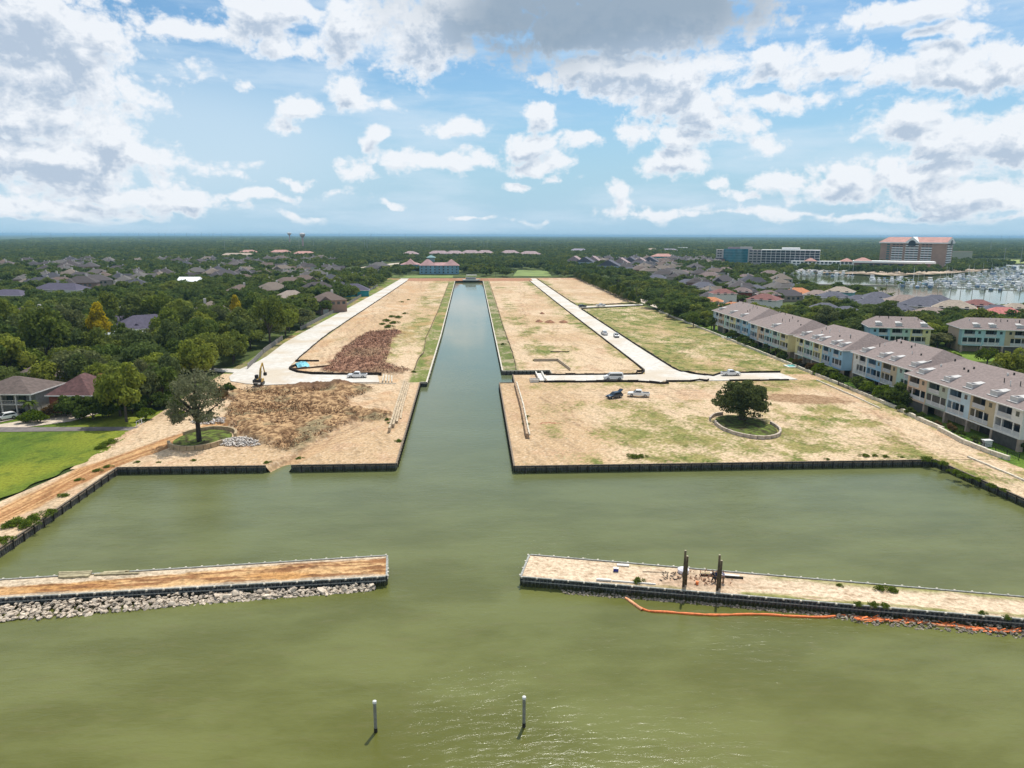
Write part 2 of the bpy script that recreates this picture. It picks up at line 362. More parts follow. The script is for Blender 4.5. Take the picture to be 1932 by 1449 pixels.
BRUSH = [(-67, 192), (-63, 201), (-52, 202), (-37, 206), (-27, 199), (-33, 186), (-30, 175), (-19.5, 169), (-20, 165), (-28, 163), (-33, 150), (-37, 140.5), (-45, 146), (-55, 160), (-60, 172), (-62, 184)]
MULCH = [(-47, 236), (-49, 262), (-48, 300), (-45, 322), (-35, 328), (-31, 322), (-33, 296), (-30, 262), (-29, 240), (-20, 228), (-21, 223), (-31, 221), (-38, 222), (-48, 228)]
A3 = lambda *c: np.array(c, float)
def soil(x, y):
    """albedo and height of the site at world x, y"""
    big = fbm(x*0.045, y*0.03, 5, 1); mid = fbm(x*0.22, y*0.16, 5, 2); fine = fbm(x*1.6, y*1.3, 4, 3, 0.65); vf = fbm(x*4.2, y*3.2, 2, 31)
    c = lerp(A3(0.51, 0.355, 0.210), A3(0.61, 0.460, 0.305), sstep(0.35, 0.65, big))
    c = lerp(c, A3(0.51, 0.33, 0.205), sstep(0.5, 0.72, mid)*0.7)
    c = lerp(c, A3(0.27, 0.195, 0.11), sstep(0.52, 0.74, fine)*0.6)
    c = lerp(c, A3(0.68, 0.56, 0.42), sstep(0.58, 0.8, vf)*0.5)
    h = (mid-0.5)*0.22+(fine-0.5)*0.14
    gA, gB, gY = A3(0.115, 0.150, 0.030), A3(0.27, 0.235, 0.085), A3(0.36, 0.33, 0.13)
    def grass(amount, bright=0.5):
        nonlocal c, h
        n = 0.42*mid+0.33*fine+0.25*vf
        k = sstep(0.62-0.30*amount, 0.80-0.30*amount, n)
        gc = lerp(gB, gA, np.clip(sstep(0.42, 0.62, fbm(x*0.5, y*0.4, 4, 9))*bright*1.6, 0, 1))
        gc = lerp(gc, gY, sstep(0.52, 0.7, vf)*0.45)
        k = k*np.clip(amount*2.2, 0, 1); c = lerp(c, gc, k); h = h+k*0.13*(fine-0.3)
    z = np.zeros_like(x)
    # right front lot: thin straw-coloured grass, thicker towards the middle, bare strips
    r1 = (y < 207) & (x > 7)
    a = 0.66+0.9*(fbm(x*0.05, y*0.05, 3, 40)-0.5)
    a = a-0.75*np.exp(-((y-189)/7.0)**2)*(x < 72)-0.5*sstep(20, 12, x)-0.55*np.exp(-ell(x, y, 24, 160, 10, 30)**2)+0.25*np.exp(-ell(x, y, 38, 158, 22, 12)**2)
    a = a-0.9*np.exp(-((x-(100-0.0*y))/4.5)**2)*sstep(196, 160, y)-0.8*np.exp(-ell(x, y, 96, 185, 14, 9)**2)
    grass(np.where(r1, np.clip(a, 0, 1), z), 0.40)
    grass(np.where(r1, np.clip(0.9-ell(x, y, 85, 160, 18, 10), 0, 1), z), 0.9)
    grass(np.where((x > 8) & (y < 132.5), 0.55*np.clip(fbm(x*0.2, y*0.2, 3, 8)*2-0.4, 0, 1), z), 0.9)
    # strip between the wall and the road on the far right lots
    r2b = (y > 216) & (x > 64); edge = sstep(14, 2, np.abs(x-66.5)); back = sstep(90, 104, x)
    a = 0.86+1.3*(fbm(x*0.07, y*0.035, 4, 41)-0.5)+0.5*edge+0.45*back-1.0*sstep(448, 470, y)+0.3*edge*(y > 440)
    grass(np.where(r2b, np.clip(a, 0, 1), z), 0.75)
    # right bank lots between canal and road
    r2a = (y > 216) & (x > 9) & (x <= 64)
    a = 0.22+1.3*(fbm(x*0.08, y*0.03, 4, 42)-0.55)+0.55*sstep(12, 3, np.abs(x-57))+0.55*np.exp(-ell(x, y, 27, 268, 7, 14)**2)+0.7*np.exp(-ell(x, y, 33, 238, 6, 12)**2)+0.45*np.exp(-ell(x, y, 24, 430, 6, 120)**2)
    grass(np.where(r2a, np.clip(a, 0, 1), z), 0.7)
    k = np.where((x > 9) & (y > 226), sstep(0.9, -0.4, x-(xr(y)+5.0)), z); c = lerp(c, lerp(A3(0.125, 0.160, 0.040), A3(0.36, 0.30, 0.19), sstep(0.45, 0.62, 0.5*mid+0.5*fine)), k)
    # left bank
    l2 = (y > 209) & (x < -13)
    a = 0.62*sstep(16, 6, np.abs(x+25))*sstep(225, 260, y)+1.1*(fbm(x*0.09, y*0.03, 4, 44)-0.5)
    grass(np.where(l2 & (x > -60), np.clip(a, 0, 1), z), 0.55)
    k = np.where(l2, sstep(-0.9, 0.4, x-(xl(y)-5.2)), z); c = lerp(c, lerp(A3(0.140, 0.180, 0.036), A3(0.40, 0.32, 0.20), sstep(0.48, 0.66, 0.5*mid+0.5*fine)), k*0.95)
    # verge between the left road and the fence
    k = np.where((x < -60) & (y > 225), sstep(-0.3, 1.2, (-62.0-x)), z); c = lerp(c, lerp(A3(0.15, 0.20, 0.035), A3(0.24, 0.21, 0.10), sstep(0.42, 0.6, mid)), k)
    # orange sand on the left
    og = np.exp(-ell(x, y, -50, 215, 9, 30)**2)*(y > 209)+0.8*np.exp(-ell(x, y, -57, 205, 14, 5)**2)+0.5*np.exp(-ell(x, y, -44, 207, 20, 2.5)**2)
    og = og+0.55*np.exp(-ell(x, y, -27, 190, 9, 11)**2)+0.6*np.exp(-ell(x, y, -55, 195, 8, 7)**2)+0.45*(y > 209)*(x < -13)*sstep(.55, .7, fbm(x*.07, y*.03, 4, 67)); c = lerp(c, A3(0.51, 0.30, 0.145), np.clip(og, 0, 0.8)*sstep(0.3, 0.6, mid))
    # left edge track running down to the breakwater
    tp_ = [(-80, 84), (-73, 108), (-70.5, 131), (-64, 148), (-60, 158), (-57, 168)]; dmin = np.full(x.shape, 99.0); sg_ = np.zeros(x.shape)
    for (ax_, ay_), (bx_, by_) in zip(tp_[:-1], tp_[1:]):
        L_ = math.hypot(bx_-ax_, by_-ay_); ux_, uy_ = (bx_-ax_)/L_, (by_-ay_)/L_; al_ = np.clip((x-ax_)*ux_+(y-ay_)*uy_, 0, L_); dd_ = np.hypot(x-ax_-al_*ux_, y-ay_-al_*uy_); sgn = np.sign((x-ax_)*(-uy_)+(y-ay_)*ux_); sg_ = np.where(dd_ < dmin, dd_*sgn, sg_); dmin = np.minimum(dmin, dd_)
    trk = sstep(3.6, 2.2, dmin+(mid-.5)*2.5); rut = fbm(sg_*2.2, y*0.10, 4, 51); c = lerp(c, lerp(A3(0.33, 0.155, 0.06), A3(0.56, 0.33, 0.15), sstep(.35, .62, rut)), trk*0.92); h = h+trk*(rut-.5)*.22
    s = 0.0*sstep(-63, -67, x+0.45*np.clip(y-138, 0, 40)*-1.0)*sstep(170, 160, y)*sstep(-0.2, 1.0, -(x+66.0)+0.0*y+np.where(y > 131, 4.0, 0.0)-2.0*(y < 131))
    c = lerp(c, lerp(A3(0.47, 0.25, 0.10), A3(0.60, 0.44, 0.28), fbm(x*1.2, y*0.12, 4, 50)), s*0.85*(x < -52))
    # mulch and brush heaps
    k = np.where(y > 209, poly_in(x, y, MULCH), z); q = fbm(x*1.1, y*0.8, 4, 60, 0.7)
    mc = lerp(A3(0.110, 0.050, 0.030), A3(0.37, 0.205, 0.135), sstep(0.36, 0.64, q)); mc = lerp(mc, A3(0.27, 0.19, 0.11), sstep(0.5, 0.7, fbm(x*0.08, y*0.05, 3, 61))*0.6)
    c = lerp(c, mc, k); h = h+k*(0.25+1.0*np.clip(q-0.35, 0, 1)+0.8*(big-0.4))
    k = np.where(y < 209, poly_in(x, y, BRUSH), z); q = fbm(x*1.25, y*1.1, 4, 62, 0.75)
    bc = lerp(A3(0.150, 0.082, 0.040), A3(0.51, 0.335, 0.180), sstep(0.38, 0.66, q)); bc = lerp(bc, A3(0.24, 0.22, 0.13), sstep(0.5, 0.65, fbm(x*0.2, y*0.2, 3, 63))*0.6)
    c = lerp(c, bc, k); h = h+k*(0.15+0.95*np.clip(q-0.35, 0, 1)+1.2*np.clip(mid-0.4, 0, 1)+3.2*np.clip(fbm(x*0.11, y*0.11, 3, 66)-0.42, 0, 1))+np.where(y < 209, np.clip(1-ell(x, y, -44, 202, 12, 4.5), 0, 1), 0)*1.6
    k = np.clip(1.15-ell(x, y, -42, 202, 13, 4.2), 0, 1)*(y < 209); c = lerp(c, A3(0.17, 0.095, 0.055), np.clip(k*1.6, 0, 0.85))
    # dug-over oval by the townhouses
    k = sstep(1.12, 0.86, ell(x, y, 89.5, 181.5, 11.5, 6.0, -0.25)+(fbm(x*0.5, y*0.5, 4, 64)-0.5)*0.5)
    c = lerp(c, lerp(A3(0.22, 0.13, 0.065), A3(0.38, 0.25, 0.15), sstep(0.35, 0.65, fine)), k*0.9); h = h+k*0.25*fine
    k = sstep(1.1, 0.7, ell(x, y, 18, 160, 3.2, 1.3)); c = lerp(c, A3(0.35, 0.16, 0.09), k*sstep(0.45, 0.6, fine))
    # tyre tracks
    for (x0, y0, x1, y1, w_) in ((-38.5, 132, -25, 163, 0.5), (-36.5, 134, -22, 158, 0.8), (-62, 172, -45, 140, 1.2), (-30, 190, -18, 200, 1.0), (96, 190, 84, 205, 1.1), (30, 196, 100, 199, 1.0), (70, 240, 100, 300, 1.3), (76, 230, 104, 250, 1.0), (30, 400, 50, 700, 1.5), (24, 300, 30, 420, 1.2), (-30, 480, -50, 720, 1.5), (92, 140, 103, 190, 1.3), (88, 134, 93, 128, 1.5), (84, 150, 100, 128.6, 1.2), (27, 150, 20, 190, 0.9), (34, 270, 40, 350, 1.0), (40, 262, 52, 232, 1.0), (-30, 160, -36, 134, 1.0), (-48, 240, -54, 330, 1.6), (-50, 240, -60, 300, 1.2), (24, 187, 70, 193, 1.4), (70, 193, 100, 204, 1.2), (-36, 192, -20, 183, 1.0), (-36, 187, -22, 177, 1.0), (-52, 330, -58, 600, 2.0)):
        dx, dy = x1-x0, y1-y0; L = math.hypot(dx, dy); nx, ny = -dy/L, dx/L
        al = ((x-x0)*dx+(y-y0)*dy)/L; dd = (x-x0)*nx+(y-y0)*ny+(fbm(al*0.08, al*0+x0, 3, 70)-0.5)*5
        k = np.exp(-((np.abs(dd)-w_)/0.32)**2)*sstep(-2, 3, al)*sstep(L+2, L-3, al)*(0.35+0.65*(fine > 0.45))
        c = lerp(c, c*0.62+A3(0.03, 0.0, 0.0), k*0.8); h = h-k*0.07
    # long soft scrapes left by the graders
    sg = fbm(x*0.9+y*0.25, y*0.10, 4, 71); c = c*(1-0.16*sstep(0.55, 0.7, sg))[..., None]
    # earth dam at the canal head and the red verge behind the site
    k = sstep(682, 690, y)*sstep(724, 712, y-(np.abs(x) > 20)*0.0)*(np.abs(x) < 60); c = lerp(c, A3(0.36, 0.17, 0.10), k*0.85); h = h+k*1.2*sstep(684, 695, y)
    k = sstep(700, 712, y)*(np.abs(x) >= 20)*sstep(0.3, 0.6, mid); c = lerp(c, A3(0.42, 0.22, 0.13), k*0.8)
    # ramp into the water in the gap of the left front wall
    k = sstep(2.6, 1.2, np.abs(x+36.6-(y-131)*0.42))*sstep(158, 131, y)*(y < 160); c = lerp(c, A3(0.52, 0.34, 0.19), k*0.9); h = np.where(y < 160, h-k*0.35*sstep(152, 136, y), h)
    gap = np.exp(-((x+36.6-(y-131)*0.3)/2.1)**4)*sstep(142, 132, y)*(y < 150); h = np.where(y < 150, np.maximum(h, -0.22)*(1-gap)-gap*1.75, np.maximum(h, -0.22))
    return np.clip(c, 0.01, 0.9), h

m, t, b = new_mat('soil')
a_ = t.nodes.new('ShaderNodeAttribute'); a_.attribute_name = 'Col'
g = t.nodes.new('ShaderNodeNewGeometry')
n1 = N(t, 'ShaderNodeTexNoise', inp={'Scale': 1.7, 'Detail': 6.0, 'Roughness': 0.76}); t.links.new(g.outputs['Position'], n1.inputs['Vector'])
k = smooth(t, n1.outputs['Fac'], 0.36, 0.62)
c = mixc(t, 1.0, a_.outputs['Color'], mixc(t, k, (0.70, 0.67, 0.63), (1.15, 1.15, 1.14)), 'MULTIPLY')
t.links.new(c, b.inputs['Base Color']); b.inputs['Roughness'].default_value = 0.95; b.inputs['Specular IOR Level'].default_value = 0.12
bp = N(t, 'ShaderNodeBump', inp={'Strength': 0.9, 'Distance': 0.16}); t.links.new(n1.outputs['Fac'], bp.inputs['Height']); t.links.new(bp.outputs[0], b.inputs['Normal'])
SOIL = m
EDGE_FLAT = []
def sheet(name, ys, xa, xb, nx, flat_a=True, flat_b=True, zoff=0.0, fn=soil, kind='structure', mt=None):
    """grid of rows ys between the curves xa(y), xb(y)"""
    ys = np.asarray(ys, float); A = np.array([float(xa(y)) for y in ys]); B = np.array([float(xb(y)) for y in ys])
    u = np.linspace(0, 1, nx); X = A[:, None]+(B-A)[:, None]*u[None, :]; Y = np.repeat(ys[:, None], nx, 1)
    C, H = fn(X, Y)
    da = (X-A[:, None]); db = (B[:, None]-X)
    fl = np.ones_like(X)
    if flat_a: fl *= sstep(0.0, 1.2, da)
    if flat_b: fl *= sstep(0.0, 1.2, db)
    fl *= sstep(0, 1.0, Y-ys[0])*sstep(0, 1.0, ys[-1]-Y) if flat_a is not None else 1
    H = np.where(H < -0.3, H, H*fl)
    V = np.stack([X, Y, H+zoff], -1).reshape(-1, 3); n = len(ys)
    i = np.arange((n-1)*nx).reshape(n-1, nx)[:, :-1].ravel(); Q = np.stack([i, i+1, i+1+nx, i+nx], 1)
    me = quadmesh(name, V, Q, C.reshape(-1, 3), smooth_=True); me.materials.append(mt or SOIL)
    return tag(link(bpy.data.objects.new(name, me)), kind=kind)
ysn = np.arange(131.3, 208.31, 0.34)
sheet('sand_lot', ysn, lambda y: np.interp(y, [131, 140, 165, 208], [-66.5, -70, -76, -78]), lambda y: xl(min(y, 208.2)), 190)
ysf = 208.3+np.concatenate([np.arange(0, 130, 0.55), 130+np.arange(0, 395, 1.3)])
sheet('sand_lot', ysf, lambda y: np.interp(y, [208, 300, 735], [-78, -78, -90]), lambda y: xl(max(y, 208.3)), 170)
sheet('sand_lot', np.arange(128.6, 206.51, 0.34), lambda y: xr(min(y, 206.4)), lambda y: np.interp(y, [128, 135, 150, 206], [104, 106, 107.5, 108.2]), 250)
sheet('sand_lot', np.arange(206.5, 219.01, 0.4), lambda y: 13.1, lambda y: 108.3, 220)
sheet('sand_lot', np.arange(219.0, 225.71, 0.4), lambda y: 26.0, lambda y: 108.4, 190)
sheet('sand_lot', 225.7+np.concatenate([np.arange(0, 130, 0.6), 130+np.arange(0, 381, 1.4)]), lambda y: xr(y), lambda y: np.interp(y, [225, 735], [108.4, 110]), 190)
# the dam that closes the canal
sheet('earth_dam', np.arange(689, 735, 1.0), lambda y: -16, lambda y: 14, 60, zoff=0.012)
# track on the left shore
sheet('sand_track', np.arange(84.5, 131.31, 0.3), lambda y: np.interp(y, [84, 112, 131.3], [-84, -78, -74]), lambda y: np.interp(y, [84, 96.4, 131.3], [-67.0, -65.9, -66.6]), 60)
sheet('sand_track', np.arange(131.3, 165, 0.35), lambda y: np.interp(y, [131.3, 150, 165], [-74.0, -75.5, -76.0])-1.0, lambda y: np.interp(y, [131.3, 140, 165], [-66.5, -70, -76.0]), 34)
sheet('sand_track', np.arange(60, 128.61, 0.4), lambda y: np.interp(y, [60, 106.5, 128.6], [96, 92.2, 90.9]), lambda y: np.interp(y, [60, 128.6], [108, 104.0]), 50)

# ------------------------------------------------------------------ concrete streets
def flat(name, pts, z, mt, kind='structure', thick=0.0):
    vs = [Vector((float(p[0]), float(p[1]), z)) for p in pts]
    if thick:
        n = len(vs); area = sum(vs[i].x*vs[(i+1) % n].y-vs[(i+1) % n].x*vs[i].y for i in range(n))
        if area < 0: vs = vs[::-1]
        tr = tessellate_polygon([vs]); V = vs+[Vector((v.x, v.y, z-thick)) for v in vs]
        Fc = [tuple(f) for f in tr]+[(i, i+n, (i+1) % n+n, (i+1) % n) for i in range(n)]
    else: tr = tessellate_polygon([vs]); V = vs; Fc = tr
    me = mesh(name, V, Fc)
    for p in me.polygons:
        if abs(p.normal.z) > 0.5 and p.normal.z < 0: p.flip()
    me.materials.append(mt); return tag(link(bpy.data.objects.new(name, me)), kind=kind)
m, t, b = new_mat('concrete_street')
g = t.nodes.new('ShaderNodeNewGeometry')
n1 = N(t, 'ShaderNodeTexNoise', inp={'Scale': 0.5, 'Detail': 8.0, 'Roughness': 0.7}); t.links.new(g.outputs['Position'], n1.inputs['Vector'])
n2 = N(t, 'ShaderNodeTexNoise', inp={'Scale': 0.06, 'Detail': 5.0, 'Roughness': 0.6}); t.links.new(g.outputs['Position'], n2.inputs['Vector'])
c = mixc(t, smooth(t, n1.outputs['Fac'], 0.3, 0.7), (0.50, 0.46, 0.40), (0.64, 0.61, 0.56))
c = mixc(t, smooth(t, n2.outputs['Fac'], 0.44, 0.66, 0, 0.75), c, (0.50, 0.41, 0.30))
bk = N(t, 'ShaderNodeTexBrick', inp={'Scale': 1.0, 'Mortar Size': 0.012, 'Brick Width': 4.6, 'Row Height': 4.6, 'Mortar Smooth': 0.1}); bk.offset = 0.0; t.links.new(g.outputs['Position'], bk.inputs['Vector'])
c = mixc(t, math_n(t, 'MULTIPLY', bk.outputs['Fac'], 0.55), c, (0.26, 0.22, 0.18))
t.links.new(c, b.inputs['Base Color']); b.inputs['Roughness'].default_value = 0.85; b.inputs['Specular IOR Level'].default_value = 0.2
CONC = m
ZR = 0.20
flat('road', [(-60, 206.3), (-66, 208.6), (-71.7, 212.5), (-74.2, 219), (-75, 226), (-88, 231), (-88, 234.5), (-75.0, 232), (-73.5, 243), (-73.2, 256), (-75.2, 290), (-75.0, 320), (-72.5, 450), (-70.5, 560), (-69, 726), (-60, 726), (-61, 560), (-62, 450), (-63.2, 320), (-62.6, 290), (-60.8, 250), (-60.4, 240), (-59.4, 231), (-55.2, 225), (-49.6, 221.6), (-29.0, 219.4), (-27.2, 209.0), (-45, 208.6)], ZR, CONC, thick=0.2)
flat('road', [(22.6, 217.0), (23.0, 207.8), (50, 207.0), (53.6, 206.0), (55.9, 204.0), (58, 206.8), (66, 206.4), (83.8, 206.9), (99.5, 207.2), (98.5, 217.8), (80, 217.6), (76, 214.6), (73, 214.2), (69.5, 217.5), (66.4, 226), (65.8, 264), (65.3, 427), (108.5, 443.5), (110.5, 450), (66.5, 436.5), (65.6, 460), (66.5, 723), (57.6, 723), (56.7, 463), (56.9, 307), (56.9, 226), (54.8, 217.5), (51, 216.6)], ZR, CONC, thick=0.2)

# ------------------------------------------------------------------ lawns and fields
def grassfn(c1, c2, c3, seed):
    def fn(x, y):
        a = fbm(x*0.05, y*0.04, 4, seed); b_ = fbm(x*0.5, y*0.35, 4, seed+1, 0.65)
        c = lerp(A3(*c1), A3(*c2), sstep(0.38, 0.62, a)); c = lerp(c, A3(*c3), sstep(0.52, 0.75, b_)*0.7)
        return c, (b_-0.5)*0.16
    return fn
fld_fn = grassfn((0.100, 0.155, 0.018), (0.200, 0.225, 0.024), (0.052, 0.095, 0.014), 80)
sheet('grass_field', np.arange(88, 158.3, 0.6), lambda y: -150, lambda y: np.interp(y, [88, 114, 136, 145, 158.3], [-83, -77.3, -73.6, -73.2, -74.6])-1.0+0.5*math.sin(y*0.8), 130, fn=fld_fn, zoff=0.015)
sheet('lawn', np.arange(161.8, 178, 0.6), lambda y: -150, lambda y: -76.3, 110, fn=fld_fn, zoff=-0.08)
lawn_fn = grassfn((0.085, 0.160, 0.018), (0.150, 0.225, 0.030), (0.045, 0.095, 0.014), 84)
sheet('lawn', np.arange(120, 408, 0.9), lambda y: np.interp(y, [120, 128, 135, 150, 206, 300, 408], [104, 104, 106, 107.5, 108.2, 108.5, 108.8]), lambda y: 119, 26, fn=lawn_fn)
sheet('lawn', np.arange(60, 120.1, 0.9), lambda y: 108, lambda y: 150, 60, fn=lawn_fn)
sheet('lawn', np.arange(236, 300, 1.2), lambda y: 134, lambda y: 230, 60, fn=lawn_fn)
flat('path', [(-150, 158.6), (-76.0, 158.4), (-75.6, 161.4), (-100, 162.3), (-150, 163.2)], 0.02, mat('old_asphalt', (0.155, 0.135, 0.125), 0.9, 0.25, 0.6))
flat('driveway', [(-111, 162.6), (-101, 162.3), (-93.8, 167), (-91, 175), (-99, 175)], 0.04, mat('drive_concrete', (0.50, 0.42, 0.33), 0.9, 0.2, 0.8))
flat('driveway', [(-150, 163.6), (-112, 163.0), (-103.5, 178), (-107, 184), (-150, 184)], 0.04, MATS['drive_concrete'])
flat('road', [(112.5, 408), (119.5, 408), (121.5, 780), (114, 780)], 0.02, MATS['drive_concrete'])
flat('meadow', [(46, 770), (88, 768), (96, 900), (60, 905)], -0.05, mat('bright_grass', (0.17, 0.225, 0.055), 0.9, 0.3, 0.05))
flat('meadow', [(-118, 745), (-18, 745), (-18, 784), (-118, 784)], -0.04, MATS['bright_grass'])
# curved road with banked verge far behind on the left
flat('road', [(-166, 860), (-160, 855), (-118, 1050), (-60, 1330), (-72, 1335), (-140, 1040)], -0.05, MATS['drive_concrete'])
flat('verge', [(-158, 850), (-128, 800), (-110, 815), (-100, 1000), (-116, 1050)], -0.10, mat('dry_verge', (0.30, 0.27, 0.10), 0.95, 0.35, 0.04))
flat('plaza', [(410, 850), (440, 825), (480, 780), (530, 800), (640, 870), (700, 930), (660, 950), (520, 880)], -0.05, mat('beach', (0.48, 0.37, 0.27), 0.95, 0.15, 0.05))
flat('car_park', [(345, 900), (360, 1020), (470, 970), (500, 900), (430, 860)], -0.10, mat('pale_tarmac', (0.36, 0.33, 0.30), 0.9, 0.25, 0.08))
flat('meadow', [(800, 1135), (1400, 1110), (1500, 1300), (860, 1330)], -0.12, mat('golf_grass', (0.24, 0.28, 0.08), 0.95, 0.2, 0.02))
def disc(cx, cy, r, n=30, a0=0, a1=2*math.pi): return [(cx+r*math.cos(a0+(a1-a0)*i/n), cy+r*math.sin(a0+(a1-a0)*i/n)) for i in range(n)]

# ------------------------------------------------------------------ sheet pile walls
PILE = mat('dark_sheet_pile', (0.062, 0.068, 0.072), 0.42, 0.6, 2.2, spec=0.6)
for mm in (PILE,):
    t = mm.node_tree; b = [n for n in t.nodes if n.type == 'BSDF_PRINCIPLED'][0]; src = b.inputs['Base Color'].links[0].from_socket
    g = t.nodes.new('ShaderNodeNewGeometry'); sz_ = t.nodes.new('ShaderNodeSeparateXYZ'); t.links.new(g.outputs['Position'], sz_.inputs[0]); nn = N(t, 'ShaderNodeTexNoise', inp={'Scale': 1.3, 'Detail': 5.0}); t.links.new(g.outputs['Position'], nn.inputs['Vector'])
    zz = math_n(t, 'ADD', sz_.outputs[2], math_n(t, 'MULTIPLY', math_n(t, 'SUBTRACT', nn.outputs['Fac'], 0.5), 0.5)); c = mixc(t, smooth(t, zz, -0.70, -0.90), src, (0.045, 0.050, 0.018)); c = mixc(t, smooth(t, nn.outputs['Fac'], 0.55, 0.68, 0, .6), c, (0.17, 0.155, 0.13)); t.links.new(c, b.inputs['Base Color'])
PILE2 = mat('weathered_sheet_pile', (0.115, 0.105, 0.095), 0.6, 0.5, 2.0)
TIMB = mat('wet_timber', (0.030, 0.024, 0.018), 0.8, 0.4, 2.0)
CAPM = mat('pale_cap', (0.56, 0.51, 0.42), 0.8, 0.25, 3.0)
CAPD = mat('brown_cap', (0.20, 0.155, 0.11), 0.85, 0.35, 3.0)
def bulkhead(pts, label, cap=CAPD, pile=PILE, ztop=0.14, capw=0.3, posts=True, pitch=0.46, step=2.0, knobs=False, closed=False):
    """pts run so that the water lies on the right-hand side"""
    root = thing('bulkhead', label, 'retaining wall', (pts[0][0], pts[0][1], 0), group='sheet pile walls along the water')
    w, c, p, k = MB(), MB(), MB(), MB()
    ox, oy = pts[0][0], pts[0][1]
    for (x0, y0), (x1, y1) in zip(pts[:-1], pts[1:]):
        x0 -= ox; x1 -= ox; y0 -= oy; y1 -= oy
        L = math.hypot(x1-x0, y1-y0); dx, dy = (x1-x0)/L, (y1-y0)/L; nx, ny = dy, -dx
        n = max(2, int(L/(pitch/4))); V = []
        for i in range(n+1):
            s_ = i*L/n; ph = i % 4; d = (0.0, 0.0, 0.15, 0.15)[ph]
            X, Y = x0+dx*s_+nx*d, y0+dy*s_+ny*d; V += [(X, Y, ZW-1.2), (X, Y, ztop-0.02)]
        w.add(V, [(2*i, 2*i+2, 2*i+3, 2*i+1) for i in range(n)])
        a = np.array([x0, y0, ztop+0.03]); e = np.array([x1, y1, ztop+0.03]); off = np.array([nx, ny, 0])*(0.19-capw/2)
        c.bar(a+off, e+off, capw, 0.10)
        c.bar(a+np.array([nx*0.2, ny*0.2, -0.32]), e+np.array([nx*0.2, ny*0.2, -0.32]), 0.07, 0.16)
        if posts:
            for i in range(1, int(L/step)+1):
                s_ = i*step; X, Y = x0+dx*s_+nx*0.27, y0+dy*s_+ny*0.27; p.cyl((X, Y, ZW-1), (X, Y, ztop-0.06), 0.09, n=6)
        if knobs:
            for i in range(int(L/2.0)+1):
                s_ = min(L, i*2.0); X, Y = x0+dx*s_+nx*0.30, y0+dy*s_+ny*0.30; k.box(X-0.13, X+0.13, Y-0.13, Y+0.13, ztop-0.05, ztop+0.13)
    w.build('sheet_pile_face', pile, root); c.build('cap_beam', cap, root)
    if posts: p.build('batten_post', TIMB, root)['kind'] = 'stuff'
    if knobs: tag(k.build('tie_rod_cap', CAPM, root), kind='stuff')
    return root
bulkhead([(-66.6, 131.6), (-39.0, 131.3)][::1], 'dark timber bulkhead at the shore below the stone tree ring', capw=0.25)
bulkhead([(-34.3, 131.3), (-14.5, 131.3)], 'dark bulkhead to the right of the water gap on the left peninsula')
bulkhead([(-14.5, 131.3), (-15.2, 208.3)], 'dark bulkhead edging the left peninsula along the canal mouth', pitch=0.6)
bulkhead([(-15.3, 208.3), (-13.1, 208.3)], 'very short bulkhead return at the step of the left canal bank', cap=CAPM)
bulkhead([(-13.2, 208.3), (-13.0, 310), (-14.4, 690)], 'long bulkhead with pale cap along the left side of the canal', cap=CAPM, pitch=1.2, step=6, capw=0.42)
bulkhead([(12.4, 690), (10.6, 310), (10.2, 225.7)], 'long bulkhead with pale cap along the right side of the canal', cap=CAPM, pitch=1.2, step=6, capw=0.42)
bulkhead([(10.2, 225.7), (25.5, 225.7)], 'brown bulkhead across the small inlet on the right bank', cap=CAPM, pile=PILE2, step=1.3)
bulkhead([(13.2, 219.0), (13.0, 206.5)], 'short dark bulkhead closing the grassy corner beside the inlet')
bulkhead([(13.0, 206.5), (8.5, 206.5)], 'small bulkhead step at the back of the right peninsula')
bulkhead([(8.5, 206.5), (8.1, 128.6)], 'dark bulkhead edging the right peninsula along the canal mouth', pitch=0.6)
bulkhead([(8.1, 128.6), (90.9, 128.4)], 'long dark bulkhead along the front of the right peninsula', capw=0.25)
bulkhead([(90.9, 128.4), (92.2, 106.5), (96, 60)], 'overgrown dark bulkhead running down the far right shore', cap=CAPD)
bulkhead([(-67.2, 84.5), (-65.9, 96.4), (-66.6, 131.6)], 'grey bulkhead of heavy panels along the left shore track', pile=PILE2, step=2.6)
# inner bits of the inlet
mb = MB(); mb.box(22, 30.3, 243.2, 243.5, 0, 0.9); mb.bar((30.3, 243.5, 0.5), (32.2, 225.5, 0.5), 0.25, 0.9); mb.box(25.4, 25.8, 219.2, 225.7, -1.5, 0.35)
tag(mb.build('retaining_wall', mat('pale_timber', (0.42, 0.35, 0.26), 0.9, 0.2, 3)), 'low pale timber walls folding round the grassy hollow by the inlet', 'retaining wall')
mb = MB()
for (a, b_, c_) in ((20.2, 22.3, 0.5), (20.2, 20.5, 1.2), (22.1, 22.4, 1.2)): mb.box(a, b_, 207.6, 219.0, 0.25, c_)
mb.box(17.6, 20.2, 207.0, 207.3, 0, 0.9); mb.box(17.6, 20.2, 209.2, 209.5, 0, 0.9)
tag(mb.build('concrete_headwall', mat('white_concrete', (0.66, 0.63, 0.57), 0.8, 0.12, 2)), 'white concrete headwall closing the end of the right cross street', 'headwall')

